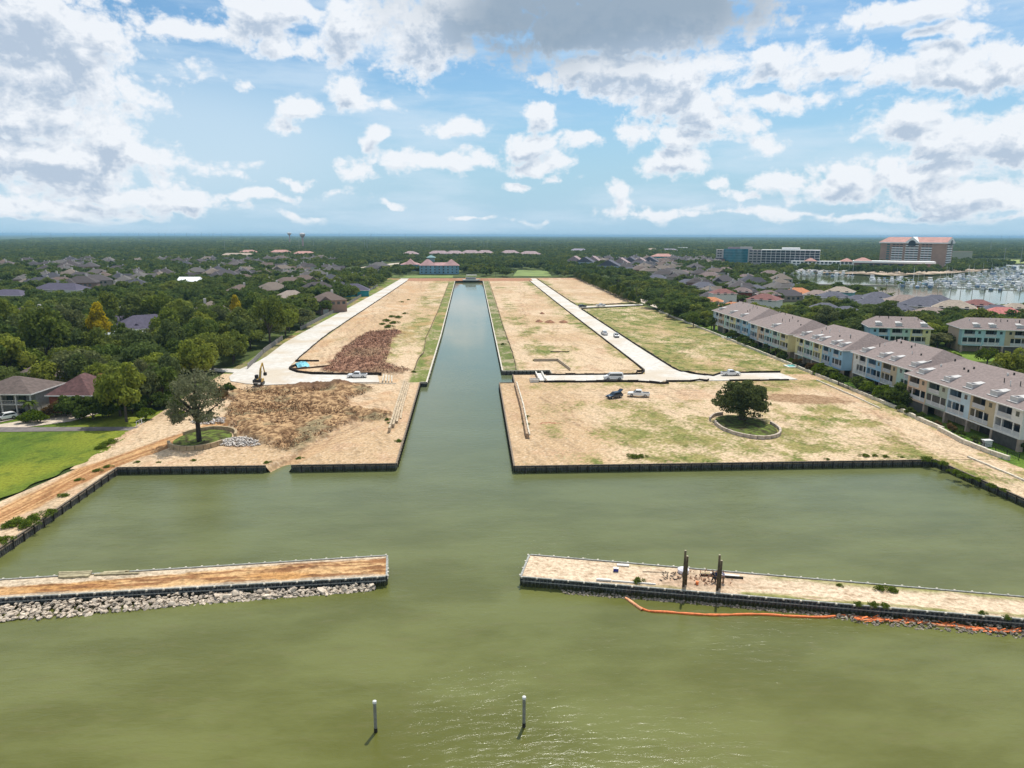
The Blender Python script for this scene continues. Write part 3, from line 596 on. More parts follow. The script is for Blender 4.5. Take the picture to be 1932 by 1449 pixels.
# ------------------------------------------------------------------ breakwaters
def bw(label, back, front, fn, name='breakwater'):
    """back / front edges as (x0,y0,x1,y1) left to right"""
    root = thing(name, label, 'breakwater', (0, 0, 0), group='breakwaters closing the basin')
    bx0, by0, bx1, by1 = back; fx0, fy0, fx1, fy1 = front; n = 260; q = 26
    u = np.linspace(0, 1, n); v = np.linspace(0, 1, q)
    Bx, By, Fx, Fy = bx0+(bx1-bx0)*u, by0+(by1-by0)*u, fx0+(fx1-fx0)*u, fy0+(fy1-fy0)*u
    X = Bx[:, None]*(1-v)+Fx[:, None]*v; Y = By[:, None]*(1-v)+Fy[:, None]*v
    C, H = fn(X, Y, v[None, :]+0*X); H = H*np.minimum(1, np.minimum(v, 1-v)*10)[None, :]
    V = np.stack([X, Y, H], -1).reshape(-1, 3); i = np.arange((n-1)*q).reshape(n-1, q)[:, :-1].ravel()
    me = quadmesh('sand_fill', V, np.stack([i, i+1, i+1+q, i+q], 1), C.reshape(-1, 3), smooth_=True); me.materials.append(SOIL)
    for p in me.polygons:
        if p.normal.z < 0: me.flip_normals(); break
    link(bpy.data.objects.new('sand_fill', me), root)
    w, c, k = MB(), MB(), MB()
    ring = [(fx0, fy0), (fx1, fy1), (bx1, by1), (bx0, by0)]
    for j, ((x0, y0), (x1, y1)) in enumerate(zip(ring, ring[1:]+ring[:1])):
        L = math.hypot(x1-x0, y1-y0); dx, dy = (x1-x0)/L, (y1-y0)/L; nx, ny = dy, -dx
        m_ = max(2, int(L/0.125)); VV = []
        for i_ in range(m_+1):
            s_ = i_*L/m_; d = (0.05, 0.05, 0.24, 0.24)[i_ % 4]; X_, Y_ = x0+dx*s_+nx*d, y0+dy*s_+ny*d; VV += [(X_, Y_, ZW-1), (X_, Y_, 0.02)]
        w.add(VV, [(2*i_, 2*i_+2, 2*i_+3, 2*i_+1) for i_ in range(m_)])
        c.bar((x0+nx*0.14, y0+ny*0.14, 0.08), (x1+nx*0.14, y1+ny*0.14, 0.08), 0.20 if j in (0, 2) else 0.26, 0.12)
        c.bar((x0+nx*0.27, y0+ny*0.27, -0.42), (x1+nx*0.27, y1+ny*0.27, -0.42), 0.06, 0.10)
        for i_ in range(int(L/2.0)+1):
            s_ = i_*2.0 if j != 1 else i_*1.0
            if s_ > L: break
            X_, Y_ = x0+dx*s_+nx*0.30, y0+dy*s_+ny*0.30; k.box(X_-0.11, X_+0.11, Y_-0.11, Y_+0.11, -0.02, 0.17)
    w.build('sheet_pile_face', PILE, root); c.build('cap_beam', mat('thin_cap', (0.30, 0.30, 0.27), 0.7, 0.3, 3), root); tag(k.build('tie_rod_cap', CAPM, root), kind='stuff')
    return root
def fillL(x, y, v):
    a = fbm(x*0.12, y*0.5, 4, 90); f = fbm(x*1.2, y*2.2, 4, 91, 0.65); tr = fbm(x*0.25, (y-x*0.075)*2.6, 4, 92)
    c = lerp(A3(0.50, 0.27, 0.105), A3(0.62, 0.40, 0.20), sstep(.3, .7, a)); c = lerp(c, A3(0.24, 0.105, 0.045), sstep(0.48, 0.62, tr)*0.85)
    c = lerp(c, A3(0.60, 0.50, 0.37), np.clip(sstep(0.20, 0.08, v-0.30*sstep(-22, -55, x))+sstep(0.86, 0.95, v), 0, 1)*0.9)
    c = lerp(c, A3(0.20, 0.09, 0.045), np.exp(-ell(x, y, -22.5, 88.3, 3.2, 0.9)**2)*sstep(0.4, 0.6, f)); c = lerp(c, c*0.55, sstep(0.56, 0.72, f)*0.8)
    return c, (f-0.4)*0.36+(tr-0.5)*0.22+0.08
def fillR(x, y, v):
    a = fbm(x*0.10, y*0.4, 4, 93); f = fbm(x*1.3, y*2.0, 4, 94, 0.65); tr = fbm(x*0.22, (y+x*0.25)*1.6, 4, 95)
    c = lerp(A3(0.60, 0.47, 0.33), A3(0.70, 0.56, 0.41), a); c = lerp(c, A3(0.34, 0.22, 0.13), sstep(0.54, 0.72, f)*0.7)
    gr = (sstep(0.30, 0.05, v)+sstep(0.72, 0.95, v))*sstep(14, 30, x)*sstep(0.45, 0.60, a*0.5+tr*0.5+0.03); gr = np.clip(gr, 0, 1)
    c = lerp(c, lerp(A3(0.13, 0.17, 0.035), A3(0.33, 0.30, 0.10), f), gr*0.95)
    db = np.clip(np.exp(-ell(x, y, 28.5, 81.8, 6.5, 2.1)**2)*1.3, 0, 1); c = lerp(c, lerp(A3(0.18, 0.09, 0.05), A3(0.56, 0.36, 0.24), sstep(0.4, 0.6, f)), db*0.55)
    return c, (f-0.4)*0.20+gr*0.15+db*0.1
bw('left breakwater filled with orange sand, rocks along its foot', (-100, 83.0, -11.8, 91.1), (-100, 79.2, -11.2, 85.2), fillL)
bw('right breakwater with pale sand track and tall timber piles', (7.9, 90.3, 108, 65.2), (6.3, 84.2, 108, 60.2), fillR)

# ------------------------------------------------------------------ rocks
RK = []
rockmat = mat('limestone', (0.60, 0.50, 0.39), 0.9, 0.35, 1.2, objvar=0.32, bump=0.05, bscale=5)
rockdark = mat('wet_limestone', (0.26, 0.22, 0.165), 0.8, 0.4, 2.0, objvar=0.35, bump=0.05, bscale=5)
import bmesh
def rock_mesh(i, mt):
    r_ = np.random.default_rng(500+i); bm = bmesh.new(); pts = r_.normal(size=(13, 3)); pts /= np.linalg.norm(pts, axis=1)[:, None]
    pts *= np.array([1.0, 0.72, 0.6])*(0.42+0.12*r_.random((13, 1)))
    vs_ = [bm.verts.new(p) for p in pts]; bmesh.ops.convex_hull(bm, input=vs_)
    bmesh.ops.delete(bm, geom=[v for v in bm.verts if not v.link_faces], context='VERTS')
    bmesh.ops.bevel(bm, geom=list(bm.edges), offset=0.03, segments=1, affect='EDGES'); me = bpy.data.meshes.new('rock'); bm.to_mesh(me); bm.free(); me.materials.append(mt); return me
ROCKS = [rock_mesh(i, rockmat) for i in range(12)]; ROCKD = [rock_mesh(20+i, rockdark) for i in range(8)]
def put_rock(x, y, z, s_, label, group, set_=ROCKS):
    o = bpy.data.objects.new('riprap_rock', random.choice(set_)); COL.objects.link(o); o.location = (x, y, z); o.scale = (s_*random.uniform(.9, 1.4), s_*random.uniform(.8, 1.1), s_*random.uniform(.8, 1.1))
    o.rotation_euler = (random.uniform(-.5, .5), random.uniform(-.5, .5), random.uniform(0, 6.28)); return tag(o, label, 'rock', group)
def small_rocks(name, n, posf, smin, smax, mt, label=None):
    V, Q = [], []; bs = 0
    for _ in range(n):
        x, y, z = posf(); me = random.choice(ROCKS); s_ = random.uniform(smin, smax); q = random.uniform(0, 6.28); cq, sq = math.cos(q), math.sin(q)
        for v in me.vertices: V.append((x+s_*(v.co.x*cq-v.co.y*sq), y+s_*(v.co.x*sq+v.co.y*cq), z+s_*v.co.z))
        Q += [tuple(bs+i for i in p.vertices) for p in me.polygons]; bs += len(me.vertices)
    me = mesh(name, V, Q); me.materials.append(mt); o = link(bpy.data.objects.new(name, me)); return tag(o, label, 'rubble', kind='stuff')
LB = ((-11.2, 85.2), (-100, 79.2))
def posL():
    u = random.random(); x = -12.6-49.5*u**0.95; yf = 85.2+(x+11.2)*(6.0/88.8); wd = np.interp(x, [-62, -50, -36, -12.6], [3.4, 3.0, 1.9, 0.8]); d = random.random(); return x, yf-0.45-d*wd, ZW+0.55*(1-d)*(0.4+random.random())-0.05+0.12*(x < -36), d
for i in range(200):
    x, y, z, d = posL(); s_ = random.choice([0.6, 0.75, 0.85, 1.0, 1.15]); 
    if i < 7: s_ = 1.6
    put_rock(x, y, z, s_, 'pale limestone boulder in the riprap at the foot of the left breakwater', 'riprap boulders below the left breakwater')
small_rocks('riprap', 1100, lambda: posL()[:3], 0.35, 0.85, rockmat)
def posR():
    x = 6.3+5+56*random.random(); yf = 84.2-(x-6.3)*(24.0/101.7); dens = np.interp(x, [10, 22, 40, 46, 60, 66], [0.7, 0.4, 0.5, 1.4, 1.5, 1.5]); d = random.random(); return x, yf-0.4-d*dens*1.3, ZW-0.02+0.42*(1-d)*dens*0.9*random.random(), d
for i in range(90):
    x, y, z, d = posR(); put_rock(x, y, z, random.choice([0.45, 0.55, 0.7]), 'small brownish rock half awash along the right breakwater', 'riprap rocks below the right breakwater', ROCKD)
small_rocks('riprap', 800, lambda: posR()[:3], 0.25, 0.6, rockdark)
rub = mat('rubble', (0.52, 0.47, 0.42), 0.9, 0.3, 2.0)
def heap(cx, cy, rx, ry, h):
    def f():
        a = random.uniform(0, 6.28); r_ = math.sqrt(random.random()); return cx+rx*r_*math.cos(a), cy+ry*r_*math.sin(a), h*(1-r_*r_)*random.random()+0.15
    return f
small_rocks('rubble_heap', 620, heap(-47.8, 147.6, 5.6, 3.4, 0.9), 0.35, 0.95, rub, 'heap of broken grey concrete to the right of the stone tree ring')
small_rocks('rubble_heap', 320, heap(-60.5, 165.2, 5.2, 2.4, 0.9), 0.35, 0.85, rub, 'smaller heap of broken concrete behind the left tree trunk')
small_rocks('rubble_heap', 60, heap(-21.6, 171, 1.4, 1.0, 0.3), 0.3, 0.6, rockdark, 'few brown stones at the top of the left stepped wall')

# ------------------------------------------------------------------ marker piles, timber piles, floating boom
mp = mat('galvanised_pile', (0.30, 0.30, 0.31), 0.45, 0.2, 3, metal=0.5); mw = mat('white_cap', (0.70, 0.69, 0.65), 0.6, 0.05)
for (px, pt, pb, lab) in ((709, 1321, 1381, 'slim grey channel pile with white cap, left of the pair in open water'), (988.5, 1313, 1371, 'slim grey channel pile with white cap, right of the pair in open water')):
    p = at(px, pb, ZW); q = aty(px, pt, p[1]); h = q[2]-ZW
    r_ = thing('channel_marker_pile', lab, 'pile', (p[0], p[1], ZW), group='channel piles in the open water')
    mb = MB(); mb.cyl((0, 0, -2), (0.0, 0, h-0.28), 0.145, 0.15, 16); mb.build('shaft', mp, r_, smooth_=False)
    mb = MB(); mb.cyl((0, 0, -2.0), (0, 0, 0.42), 0.165, n=16); mb.build('wet_collar', TIMB, r_)
    mb = MB(); mb.cyl((0, 0, h-0.28), (0, 0, h-0.08), 0.185, 0.175, 16); mb.cyl((0, 0, h-0.08), (0, 0, h), 0.175, 0.06, 16); mb.build('cap', mw, r_)
tp = mat('creosote_timber', (0.085, 0.062, 0.032), 0.75, 0.4, 2.0)
for k, (px, py, ztop, lab) in enumerate(((1289, 1108, 4.9, 'taller pile of the left-hand timber pair on the right breakwater'), (1293.5, 1104, 3.9, 'shorter pile of the left-hand timber pair on the right breakwater'), (1353, 1114, 4.7, 'taller pile of the right-hand timber pair by the workers'), (1357.5, 1110, 3.7, 'shorter pile of the right-hand timber pair by the workers'))):
    p = at(px, py, 0); r_ = thing('timber_pile', lab, 'pile', (p[0], p[1], 0), group='timber piles on the right breakwater')
    mb = MB(); mb.cyl((0, 0, -1), (0.04, 0.02, ztop), 0.17, 0.135, 12); mb.build('shaft', tp, r_, smooth_=True)
    mb = MB(); mb.cyl((0.04, 0.02, ztop), (0.04, 0.02, ztop+0.05), 0.138, 0.12, 12); mb.build('cut_top', mat('pale_end_grain', (0.42, 0.36, 0.25), 0.9), r_)
org = mat('orange_boom', (0.80, 0.20, 0.055), 0.55, 0.25, 2.0); org2 = mat('faded_orange', (0.74, 0.34, 0.17), 0.7, 0.25, 1.5)
def tube(path, r_, mt, name, parent, n=8, jit=0.0):
    P = [np.array(p, float) for p in path]; out = []
    for a, c_ in zip(P[:-1], P[1:]):
        L = np.linalg.norm(c_-a); k = max(1, int(L/0.6))
        for i in range(k): out.append(a+(c_-a)*i/k+np.array([0, RNG.uniform(-jit, jit), 0]))
    out.append(P[-1]); out = np.array(out)
    for _ in range(3): out[1:-1] = (out[:-2]+2*out[1:-1]+out[2:])/4
    mb = MB(); n_ = len(out); V = []
    for i in range(n_):
        d = out[min(i+1, n_-1)]-out[max(i-1, 0)]; d /= np.linalg.norm(d); sx_ = np.cross(d, [0, 0, 1]); sx_ /= np.linalg.norm(sx_); uu = np.cross(sx_, d); rr = r_*(1.0 if (i % 5) else 0.72)
        for j in range(n): q = 2*math.pi*j/n; V.append(out[i]+(sx_*math.cos(q)+uu*math.sin(q))*rr)
    mb.add(V, [(i*n+j, i*n+(j+1) % n, (i+1)*n+(j+1) % n, (i+1)*n+j) for i in range(n_-1) for j in range(n)]); return mb.build(name, mt, parent, smooth_=True)
bl = thing('floating_boom', 'long orange floating boom trailing off the right breakwater', 'boom', (0, 0, 0))
bpts = [at(px, py, ZW+0.08) for px, py in ((1180, 1128), (1196, 1139), (1212, 1151), (1222, 1155), (1245, 1153), (1270, 1156), (1330, 1160), (1360, 1161), (1400, 1159), (1440, 1159), (1500, 1163), (1560, 1165), (1575, 1164), (1586, 1158), (1602, 1161), (1618, 1167), (1640, 1164), (1680, 1170), (1700, 1174), (1718, 1168), (1745, 1175), (1780, 1180), (1800, 1177), (1830, 1184), (1870, 1188), (1905, 1190), (1960, 1192))]
tube(bpts, 0.165, org, 'float_tube', bl, jit=0.05); 
tube([p+np.array([0.1, -0.28, 0]) for p in bpts[15:]], 0.12, org2, 'float_tube', bl, jit=0.25)
tube(bpts[:3], 0.20, org2, 'float_sleeve', bl)
mb = MB()
for (px, py, n_) in ((1632, 1168, 10), (1648, 1170, 14), (1665, 1172, 12), (1712, 1170, 12), (1726, 1174, 10), (1795, 1179, 12), (1835, 1186, 10), (1870, 1190, 12), (1900, 1191, 14), (1925, 1189, 12)):
    p = at(px, py, ZW+0.1)
    for _ in range(n_):
        q = p+np.array([random.uniform(-1, 1), random.uniform(-0.35, 0.35), random.uniform(0, 0.15)]); e = q+np.array([random.uniform(-1.0, 1.0), random.uniform(-.3, .3), random.uniform(-.1, .25)])
        mb.bar(q, e, random.uniform(0.06, 0.22), 0.03)
mb.build('loose_skirt', org, bl)

# ------------------------------------------------------------------ silt fences
SF = mat('silt_fabric', (0.026, 0.019, 0.014), 0.85, 0.4, 1.5); SK = mat('stake', (0.16, 0.10, 0.06), 0.9)
def silt(pts, label, h=0.50, th=0.10, posts=3.0, mt=SF):
    r_ = thing('silt_fence', label, 'silt fence', (pts[0][0], pts[0][1], 0), group='black silt fences round the streets'); a = MB(); s_ = MB()
    P = [(x-pts[0][0], y-pts[0][1]) for x, y in pts]; seg = []
    for p, q in zip(P[:-1], P[1:]):
        L = math.hypot(q[0]-p[0], q[1]-p[1]); k = max(1, int(L/posts))
        for i in range(k): seg.append((p[0]+(q[0]-p[0])*i/k+random.uniform(-.12, .12), p[1]+(q[1]-p[1])*i/k+random.uniform(-.12, .12)))
    seg.append(P[-1])
    for i, (p, q) in enumerate(zip(seg[:-1], seg[1:])):
        hh = h*random.uniform(.75, 1.05); a.bar((p[0], p[1], hh/2), (q[0], q[1], hh/2), th, hh); a.bar((p[0], p[1], 0.07), (q[0], q[1], 0.07), th*1.8, 0.10); s_.box(p[0]-.03, p[0]+.03, p[1]-.03, p[1]+.03, 0, h+.2)
    a.build('fabric', mt, r_); tag(s_.build('stake', SK, r_), kind='stuff'); return r_
silt([(-27.8, 220.0), (-49.2, 222.0), (-55.0, 225.4), (-59.0, 231.0), (-59.0, 234.5), (-57.0, 243.0)], 'black silt fence bulging round the blue tarpaulin corner', 0.95, 0.16)
silt([(-60.3, 246.0), (-52.5, 246.3)], 'short black silt fence return behind the blue tarpaulin', 0.8, 0.16)
silt([(-59.0, 231.0), (-54.5, 232.6), (-47, 236.5)], 'brown ragged silt fence beside the blue tarpaulin', 0.55, 0.3, mt=mat('muddy_fabric', (0.12, 0.075, 0.05), 0.9, 0.3))
silt([(-60.6, 246), (-62.3, 290), (-62.9, 320), (-61.7, 450), (-60.7, 560), (-59.8, 722)], 'long black silt fence down the right edge of the left road', 0.55, 0.12, 4)
silt([(21.8, 206.9), (50, 206.1), (53.2, 204.9), (55.7, 203.2), (58.5, 203.4), (58.6, 206.0), (66, 205.7), (69, 207.2), (71, 206.0), (72, 207.4)], 'wavy black silt fence along the front of the right cross street', 0.7, 0.18)
silt([(23.6, 217.7), (50.8, 217.3), (54.0, 218.2), (55.9, 222.5), (53.5, 222.0), (52.4, 218.9)], 'black silt fence behind the white van on the cross street', 0.7, 0.18)
silt([(55.9, 222.5), (56.2, 240), (56.2, 307), (56.0, 463), (57.2, 722)], 'long black silt fence on the left edge of the right road', 0.6, 0.14, 4)
silt([(99.2, 218.6), (82, 218.4), (78.5, 216.4), (75.5, 213.2), (71.0, 217.6), (69.5, 220.5), (67.4, 221), (66.6, 227), (66.4, 264), (66.0, 300), (66.0, 420)], 'black silt fence curving from the cross street up the right road', 0.7, 0.18)
silt([(66.4, 422), (108.7, 439.6)], 'black silt fence in front of the small side street', 0.6, 0.25)
silt([(67.2, 441.6), (109.5, 455.5)], 'black silt fence behind the small side street', 0.6, 0.25)
silt([(66.4, 442), (66.6, 560), (67.4, 722)], 'black silt fence at the top right edge of the right road', 0.6, 0.14, 4)
silt([(78, 206.4), (96.5, 206.6)], 'straight dark silt fence in front of the round oak', 0.5, 0.35)
silt([(-18.3, 224), (-18.6, 250), (-17.4, 262), (-19, 300), (-18.6, 420), (-19.5, 680)], 'thin brown silt fence inside the left canal bank', 0.45, 0.10, 4, mt=MATS['muddy_fabric'])
silt([(14.8, 226.8), (15.6, 262), (15.6, 330), (17.0, 500), (18.0, 680)], 'thin brown silt fence inside the right canal bank', 0.45, 0.10, 4, mt=MATS['muddy_fabric'])
silt([(30, 262.5), (37, 262.5)], 'very short dark silt fence in the bare sand above the inlet', 0.4, 0.25)

# ------------------------------------------------------------------ block walls, steps and tree rings
blk = mat('limestone_block', (0.60, 0.54, 0.43), 0.9, 0.22, 1.2, bump=0.03, bscale=4)
blk2 = mat('tan_block', (0.40, 0.30, 0.18), 0.9, 0.25, 1.2, bump=0.03, bscale=4)
def blockwall(name, pts, w_, h, label, cat, step=1.2, mt=blk, gap=0.03, z0=0.0, jit=0.04):
    P = np.array(pts, float); out = [P[0]]
    d = np.concatenate([[0], np.cumsum(np.hypot(*(P[1:]-P[:-1]).T))]); n = max(1, int(round(d[-1]/step))); q = np.linspace(0, d[-1], n+1)
    X = np.interp(q, d, P[:, 0]); Y = np.interp(q, d, P[:, 1]); mb = MB()
    for i in range(n):
        a = np.array([X[i], Y[i], z0+h/2]); b_ = np.array([X[i+1], Y[i+1], z0+h/2]); t_ = (b_-a)/np.linalg.norm(b_-a)
        o_ = np.array([RNG.uniform(-jit, jit), RNG.uniform(-jit, jit), RNG.uniform(-jit, jit)*0.6]); mb.bar(a+t_*gap+o_, b_-t_*gap+o_, w_, h)
    return tag(mb.build(name, mt), label, cat)
blockwall('retaining_wall', [(108.9, 405), (108.8, 300), (108.6, 216)], 0.45, 0.75, 'straight white block wall between the dry lot and the lawns', 'retaining wall', 1.5)
blockwall('retaining_wall', [(108.5, 214), (108.3, 190), (107.9, 168)], 0.5, 0.8, 'white block wall in front of the middle townhouses', 'retaining wall', 1.5)
blockwall('retaining_wall', [(107.6, 168), (106.6, 158), (106.3, 149)], 0.6, 0.9, 'curved white block wall below the palms', 'retaining wall', 1.3)
blockwall('retaining_wall', [(105.6, 149.6), (104.2, 140), (104.4, 132), (105.2, 127.5)], 0.6, 0.9, 'curved white block wall nearest the right edge', 'retaining wall', 1.3)
blockwall('curb', [(104.9, 206), (104.6, 185), (103.8, 170)], 0.3, 0.35, 'low white kerb of blocks lying in the sand beside the wall', 'kerb', 2.0)
blockwall('curb', [(98.5, 130), (99.2, 112), (101.5, 80)], 0.35, 0.3, 'low concrete kerb along the track at the far right', 'kerb', 3.0)
for k in range(4):
    blockwall('stepped_wall', [(-19.6+k*0.47, 206.6), (-18.9+k*0.46, 178), (-18.2+k*0.44, 153.5+k*4)], 0.45, 1.2-k*0.3, ('tallest pale course', 'second course', 'third course', 'lowest outer course')[k]+' of the stepped block wall beside the left canal mouth', 'retaining wall', 1.4, mt=mat('step_block', (0.47, 0.37, 0.25), 0.9, 0.25, 1.2))
blockwall('stepped_wall', [(12.9, 203.2), (12.7, 175), (12.0, 147.5)], 0.5, 1.1, 'block wall standing in the sand beside the right canal mouth', 'retaining wall', 1.4, mt=mat('brown_block', (0.34, 0.23, 0.14), 0.9, 0.3, 1.2))
blockwall('coping', [(13.35, 203.2), (13.2, 175), (12.5, 147.5)], 0.30, 0.45, 'white coping stones on the block wall by the right canal mouth', 'coping', 1.2, z0=0.7)
blockwall('concrete_edging', [(-22, 206.9), (-45, 207.3)], 0.25, 0.2, 'thin kerb edging between the left street end and the sand', 'kerb', 3)
# steps where the left street ends
for k in range(4): blockwall('stepped_wall', [(-27.0+k*0.8, 218.5), (-26.2+k*0.9, 208.8)], 0.35, 0.7-k*0.12, ('inner', 'second', 'third', 'outer')[k]+' slanting block course closing the left street end', 'retaining wall', 1.3)
def ringwall(cx, cy, rx, ry, a0, a1, h, w_, label, mt, base=0.0):
    return blockwall('tree_ring', [(cx+rx*math.cos(a), cy+ry*math.sin(a)) for a in np.linspace(a0, a1, 40)], w_, h, label, 'planter wall', 1.5, mt=mt)
ringwall(-57.6, 149.6, 6.0, 7.6, R(205), R(335), 1.0, 0.55, 'front arc of tan block ring round the tall left tree', blk2)
ringwall(-57.0, 150.8, 6.0, 7.2, R(5), R(160), 0.9, 0.55, 'rear arc of tan block ring round the tall left tree', blk2)
ringwall(63.2, 154.5, 6.6, 10.0, R(160), R(372), 0.75, 0.45, 'white stone ring curving in front of the round oak', mat('ring_stone', (0.46, 0.38, 0.31), 0.9, 0.3, 1.2))
ringwall(62.2, 155.5, 6.4, 10.5, R(95), R(150), 0.75, 0.45, 'white stone arc behind the round oak', MATS['ring_stone'])
def ringgrass(x, y):
    f = fbm(x*1.4, y*1.2, 4, 97, 0.65); return lerp(A3(0.055, 0.050, 0.022), A3(0.14, 0.19, 0.035), sstep(0.4, 0.65, f)), 0.10+0.12*f
for (cx, cy, rx, ry) in ((-57.4, 150.2, 5.7, 7.1), (63.0, 155.0, 6.2, 9.8)):
    n_ = 40; V = [(cx, cy, 0.28)]; mb = MB(); rings = 10
    rr = np.linspace(0.02, 1, rings)[:, None]*np.ones(n_)[None]; aa = np.linspace(0, 2*math.pi, n_, endpoint=False)[None]*np.ones(rings)[:, None]
    X = cx+rx*rr*np.cos(aa); Y = cy+ry*rr*np.sin(aa); C, H = ringgrass(X, Y); H = H+0.06; V = np.stack([X, Y, H], -1).reshape(-1, 3)
    Q = [(i*n_+j, i*n_+(j+1) % n_, (i+1)*n_+(j+1) % n_, (i+1)*n_+j) for i in range(rings-1) for j in range(n_)]
    me = quadmesh('planting_bed', V, np.array(Q)[:, ::-1], C.reshape(-1, 3), smooth_=True); me.materials.append(SOIL); tag(link(bpy.data.objects.new('planting_bed', me)), kind='structure')

# ------------------------------------------------------------------ houses
BUILT = []            # (x, y, radius) kept clear of trees
GLASS = mat('window_glass', (0.035, 0.05, 0.06), 0.12, 0.3, 0.6, spec=0.8)
TRIM = mat('white_trim', (0.74, 0.72, 0.68), 0.7, 0.08)
ROOFH = [(0.082, 0.072, 0.078), (0.120, 0.100, 0.095), (0.065, 0.064, 0.076), (0.16, 0.115, 0.095), (0.098, 0.084, 0.086), (0.13, 0.118, 0.11), (0.075, 0.062, 0.062), (0.20, 0.16, 0.13)]
roofm = mat('shingle', (1, 1, 1), 0.9, 0.2, 1.2, hue=ROOFH)
wallm = mat('house_wall', (1, 1, 1), 0.9, 0.12, 0.6, hue=[(0.42, 0.36, 0.29), (0.30, 0.20, 0.15), (0.52, 0.49, 0.44), (0.34, 0.29, 0.25), (0.24, 0.16, 0.13)])
chimm = mat('chimney_white', (0.60, 0.55, 0.50), 0.9, 0.1)
def hip(mb, x0, x1, y0, y1, z0, h, ov=0.5, ins=None):
    """hip roof with ridge along the longer side"""
    x0 -= ov; x1 += ov; y0 -= ov; y1 += ov; w, d = x1-x0, y1-y0
    i = (min(w, d)/2) if ins is None else ins
    if w >= d: r0, r1 = (x0+i, (y0+y1)/2), (x1-i, (y0+y1)/2)
    else: r0, r1 = ((x0+x1)/2, y0+i), ((x0+x1)/2, y1-i)
    V = [(x0, y0, z0), (x1, y0, z0), (x1, y1, z0), (x0, y1, z0), (r0[0], r0[1], z0+h), (r1[0], r1[1], z0+h)]
    if w >= d: Fc = [(0, 1, 5, 4), (1, 2, 5), (2, 3, 4, 5), (3, 0, 4), (3, 2, 1, 0)]
    else: Fc = [(0, 1, 4), (1, 2, 5, 4), (2, 3, 5), (3, 0, 4, 5), (3, 2, 1, 0)]
    mb.add(V, Fc)
def gable(mb, x0, x1, y0, y1, z0, h, ov=0.4):
    """gable facing -y / +y"""
    xm = (x0+x1)/2; mb.add([(x0-ov, y0-ov, z0), (x1+ov, y0-ov, z0), (x1+ov, y1, z0), (x0-ov, y1, z0), (xm, y0-ov, z0+h), (xm, y1, z0+h)], [(0, 1, 4), (1, 2, 5, 4), (3, 0, 4, 5), (2, 3, 5), (3, 2, 1, 0)])
def house_proto(k):
    r_ = random.Random(900+k); w = r_.uniform(14, 20); d = r_.uniform(10, 14); st = r_.choice([1, 2, 2]); h = 3.0*st+0.3; rh = min(w, d)*0.30
    root = bpy.data.objects.new('house', None); COL.objects.link(root)
    b = MB(); b.box(-w/2, w/2, -d/2, d/2, 0, h); ww = w*r_.uniform(.3, .42); sx_ = r_.choice([-1, 1]); cx = sx_*(w/2-ww/2-0.2); b.box(cx-ww/2, cx+ww/2, -d/2-3.2, -d/2+0.3, 0, h-0.02); b.build('wall', wallm, root)
    q = MB(); hip(q, -w/2, w/2, -d/2, d/2, h, rh); (gable if k % 2 else hip)(q, cx-ww/2, cx+ww/2, -d/2-3.2, d*0.1, h-0.01, ww*0.34+0.6); ro = q.build('roof', roofm, root)
    c = MB(); c.box(-cx*0.5-.5, -cx*0.5+.5, 0.5, 1.5, h, h+rh+0.9); c.build('chimney', chimm, ro)
    for i in range(3):
        x = -sx_*(i*2.6-0.6)*1.0-sx_*1.0
        if abs(x) < w/2-1: 
            g_ = MB(); g_.box(x-.7, x+.7, -d/2-0.05, -d/2+.05, h-2.1, h-0.7); g_.build('window', GLASS, root)
    g_ = MB(); g_.box(cx-ww*.28, cx+ww*.28, -d/2-3.25, -d/2-3.1, 0.2, 2.4); g_.build('garage_door', TRIM, root)
    return root, max(w, d)/2
PROT = [house_proto(k) for k in range(9)]; used = [False]*9
LAND = []             # landmarks for descriptions: name, x, y
AUTO = []             # (object, kind words, look words, category, group, x, y)
def place_house(x, y, rz, s_=1.0, look=None, k=None, grp='houses among the trees'):
    k = random.randrange(9) if k is None else k; root, rr = PROT[k]
    if used[k]: root = copy_tree(root)
    used[k] = True; root.location = (x, y, -0.25); root.rotation_euler = (0, 0, rz); root.scale = (s_, s_, s_); BUILT.append((x, y, rr*s_+1.5)); AUTO.append([root, 'house', 'grey-roofed', 'house', grp, x, y]); return root
